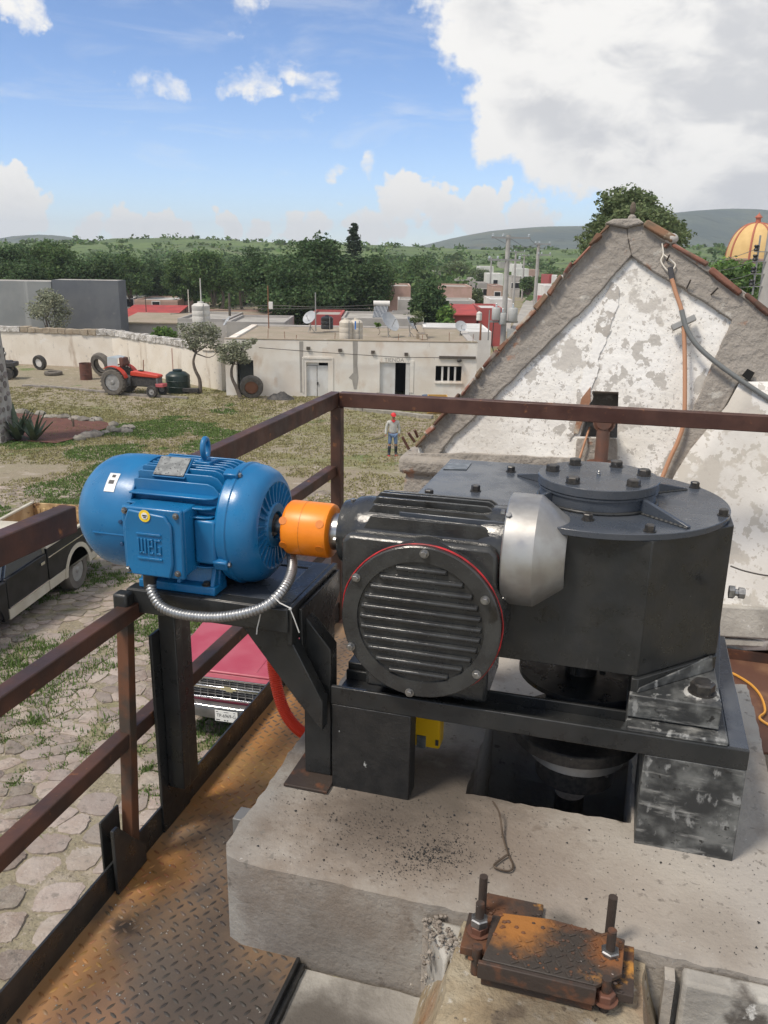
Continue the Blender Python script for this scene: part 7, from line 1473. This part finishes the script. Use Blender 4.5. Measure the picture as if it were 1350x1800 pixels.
ptree(1255, 438, 46, 58, 'leaf_bright', 4200, 'bright green tree left below the yellow dome', 27, ls=.18, base=.5); ptree(1318, 430, 52, 55, 'leaf_bright', 5200, 'bright green tree right below the yellow dome', 28, ls=.18, base=.5); ptree(1290, 460, 60, 48, 'leaf_mid', 4200, 'mid green tree between gable slope and dome', 29, ls=.17, base=.5); ptree(1385, 440, 60, 52, 'leaf_mid', 3500, 'tree behind the corner pole', 30, ls=.18, base=.5)
ptree(285, 572, 34, 70, 'leaf_bright', 1500, 'bright green bush behind the wall coping', 31, base=.3, ls=.18); ptree(78, 487, 52, 71, 'leaf_grey', 1700, 'thin airy tree in front of the block houses', 32, ls=.16, clumpr=.34, tm='bark_pale', trunk=.11, base=.3)
# conifer
x, _, zt = pv(622, 391, 94); cf = vthing('conifer', 'pointed dark conifer rising above the dark grove', 'tree', x, 94, GZ, 0, 'trees beyond the yard'); h = zt-GZ; rng = np.random.RandomState(5); VV = []; FF = []
mb = MB().cyl((0, 0, 0), (0, 0, h), .18, .02, 8); mb.build('trunk', 'bark', cf)
for i in range(26):
    z = h*(.5+.5*i/26); rad = 1.55*(1-i/26)**.8+.12
    for k in range(7):
        a = rng.rand()*6.28; V_, F_ = leaf_cloud(rng, [(cos(a)*rad*.55, sin(a)*rad*.55, z+rad*.12, rad*.5*abs(cos(a))+.12, rad*.5*abs(sin(a))+.12, .13)], 22, .14); FF.append(F_+4*22*len(VV)); VV.append(V_)
fast('crown', np.concatenate(VV), np.concatenate(FF), 'leaf_con', cf)
# two small trees before the wall
def small_tree(label, trunkpts, clumps, d, n, seed, leaf='leaf_grey', ls=.085, tr=.13):
    b = pv(*trunkpts[0], d); t = vthing('young_tree', label, 'tree', b[0], d, GZ, 0, 'young trees in the yard'); loc = lambda px, py, dy=0: np.array([pv(px, py, d)[0]-b[0], dy, pv(px, py, d)[2]-GZ]); rng = np.random.RandomState(seed)
    mb = MB(); P = [loc(*p) for p in trunkpts]; C_ = catmull([tuple(p) for p in P], 5); mb.tube(C_, [tr*(1-.55*i/len(C_)) for i in range(len(C_))], 8); cl_ = []
    for (px, py, hw, hh) in clumps:
        c_ = loc(px, py, rng.uniform(-.4, .4)); cl_.append((*c_, hw/FPX*d, hw/FPX*d*.9, hh/FPX*d)); limb(mb, tuple(P[-1]), tuple(c_), tr*.35, tr*.08, rng, 5)
    mb.build('trunk', 'bark_pale', t, smooth=60); V_, F_ = leaf_cloud(rng, cl_, n, ls); fast('crown', V_, F_, leaf, t)
small_tree('crooked young tree with grey-green leaves right of the tractor', [(352, 691), (351, 668), (343, 650), (340, 635), (344, 620)], [(330, 590, 16, 14), (345, 580, 18, 14), (362, 578, 20, 12), (350, 600, 22, 14), (372, 600, 16, 16), (320, 575, 12, 8), (375, 585, 14, 10), (338, 608, 14, 9), (383, 615, 12, 9)], 53.6, 2600, 1)
small_tree('young tree with pale airy leaves beside the dark doorway', [(422, 698), (415, 680), (408, 665), (407, 650), (410, 640)], [(400, 628, 18, 12), (420, 622, 18, 12), (412, 610, 18, 12), (435, 605, 10, 9), (392, 615, 12, 9), (430, 632, 12, 9), (445, 600, 7, 6)], 51.8, 2300, 2)
# far wood and hillside scrub, uncountable
rng = np.random.RandomState(9); Vh = HV['hills']; VV = []; FF = []; c0 = 0
pick = rng.choice(len(Vh), 2000)
cols_ = 160
for i in pick:
    if i//cols_ > 19: continue
    p = Vh[i]; j = rng.normal(size=3)*[6, 6, 0]; q = p+j; dq = q@HF; px, py = proj(q)
    if not (-100 < px < 1450): continue
    j2 = min(len(Vh)-1, i+cols_); s = rng.uniform(.9, 2.2); V_, F_ = leaf_cloud(rng, [(q[0], q[1], p[2]+s*.2, s*1.4, s*1.4, s*.8)], 16, .75*s**.5); VV.append(V_); FF.append(F_+c0); c0 += len(V_)
stuff(fast('hillside_scrub', np.concatenate(VV), np.concatenate(FF), 'leaf_hill'), 'green scrub covering the far hillside', 'scrub')
VV = []; FF = []; c0 = 0
for k in range(330):
    d = rng.uniform(125, 300); px = rng.uniform(-80, 860) if rng.rand() < .8 else rng.uniform(940, 1400)
    if 820 < px < 1000 and d < 250: continue
    x = pv(px, 440, d)[0]; s = rng.uniform(2.0, 4.2); p = VF(x, d, GZ+s*.8+max(0, d-150)*.012); V_, F_ = leaf_cloud(rng, [(p.x+rng.normal()*1.2, p.y+rng.normal()*1.2, p.z+rng.normal()*.5, s, s, s*.8) for _ in range(3)], 260, .5); VV.append(V_); FF.append(F_+c0); c0 += len(V_)
stuff(fast('far_wood', np.concatenate(VV), np.concatenate(FF), 'leaf_mid'), 'far wood of trees merging behind the town', 'wood')

# ------------------------------------------------------------------ haze
hm = bpy.data.materials.new('haze_air'); hm.use_nodes = True; t = hm.node_tree; t.nodes.clear()
pvn = t.nodes.new('ShaderNodeVolumePrincipled'); pvn.inputs['Color'].default_value = (.84, .92, 1.0, 1); pvn.inputs['Density'].default_value = .00031; pvn.inputs['Anisotropy'].default_value = .2
ho_ = t.nodes.new('ShaderNodeOutputMaterial'); t.links.new(pvn.outputs[0], ho_.inputs['Volume'])
M['haze_air'] = hm
hb = MB().box(-3300, 3300, -900, 3300, -14, 88).build('haze', 'haze_air'); stuff(hb, 'thin blue haze in the air over the valley', 'haze')
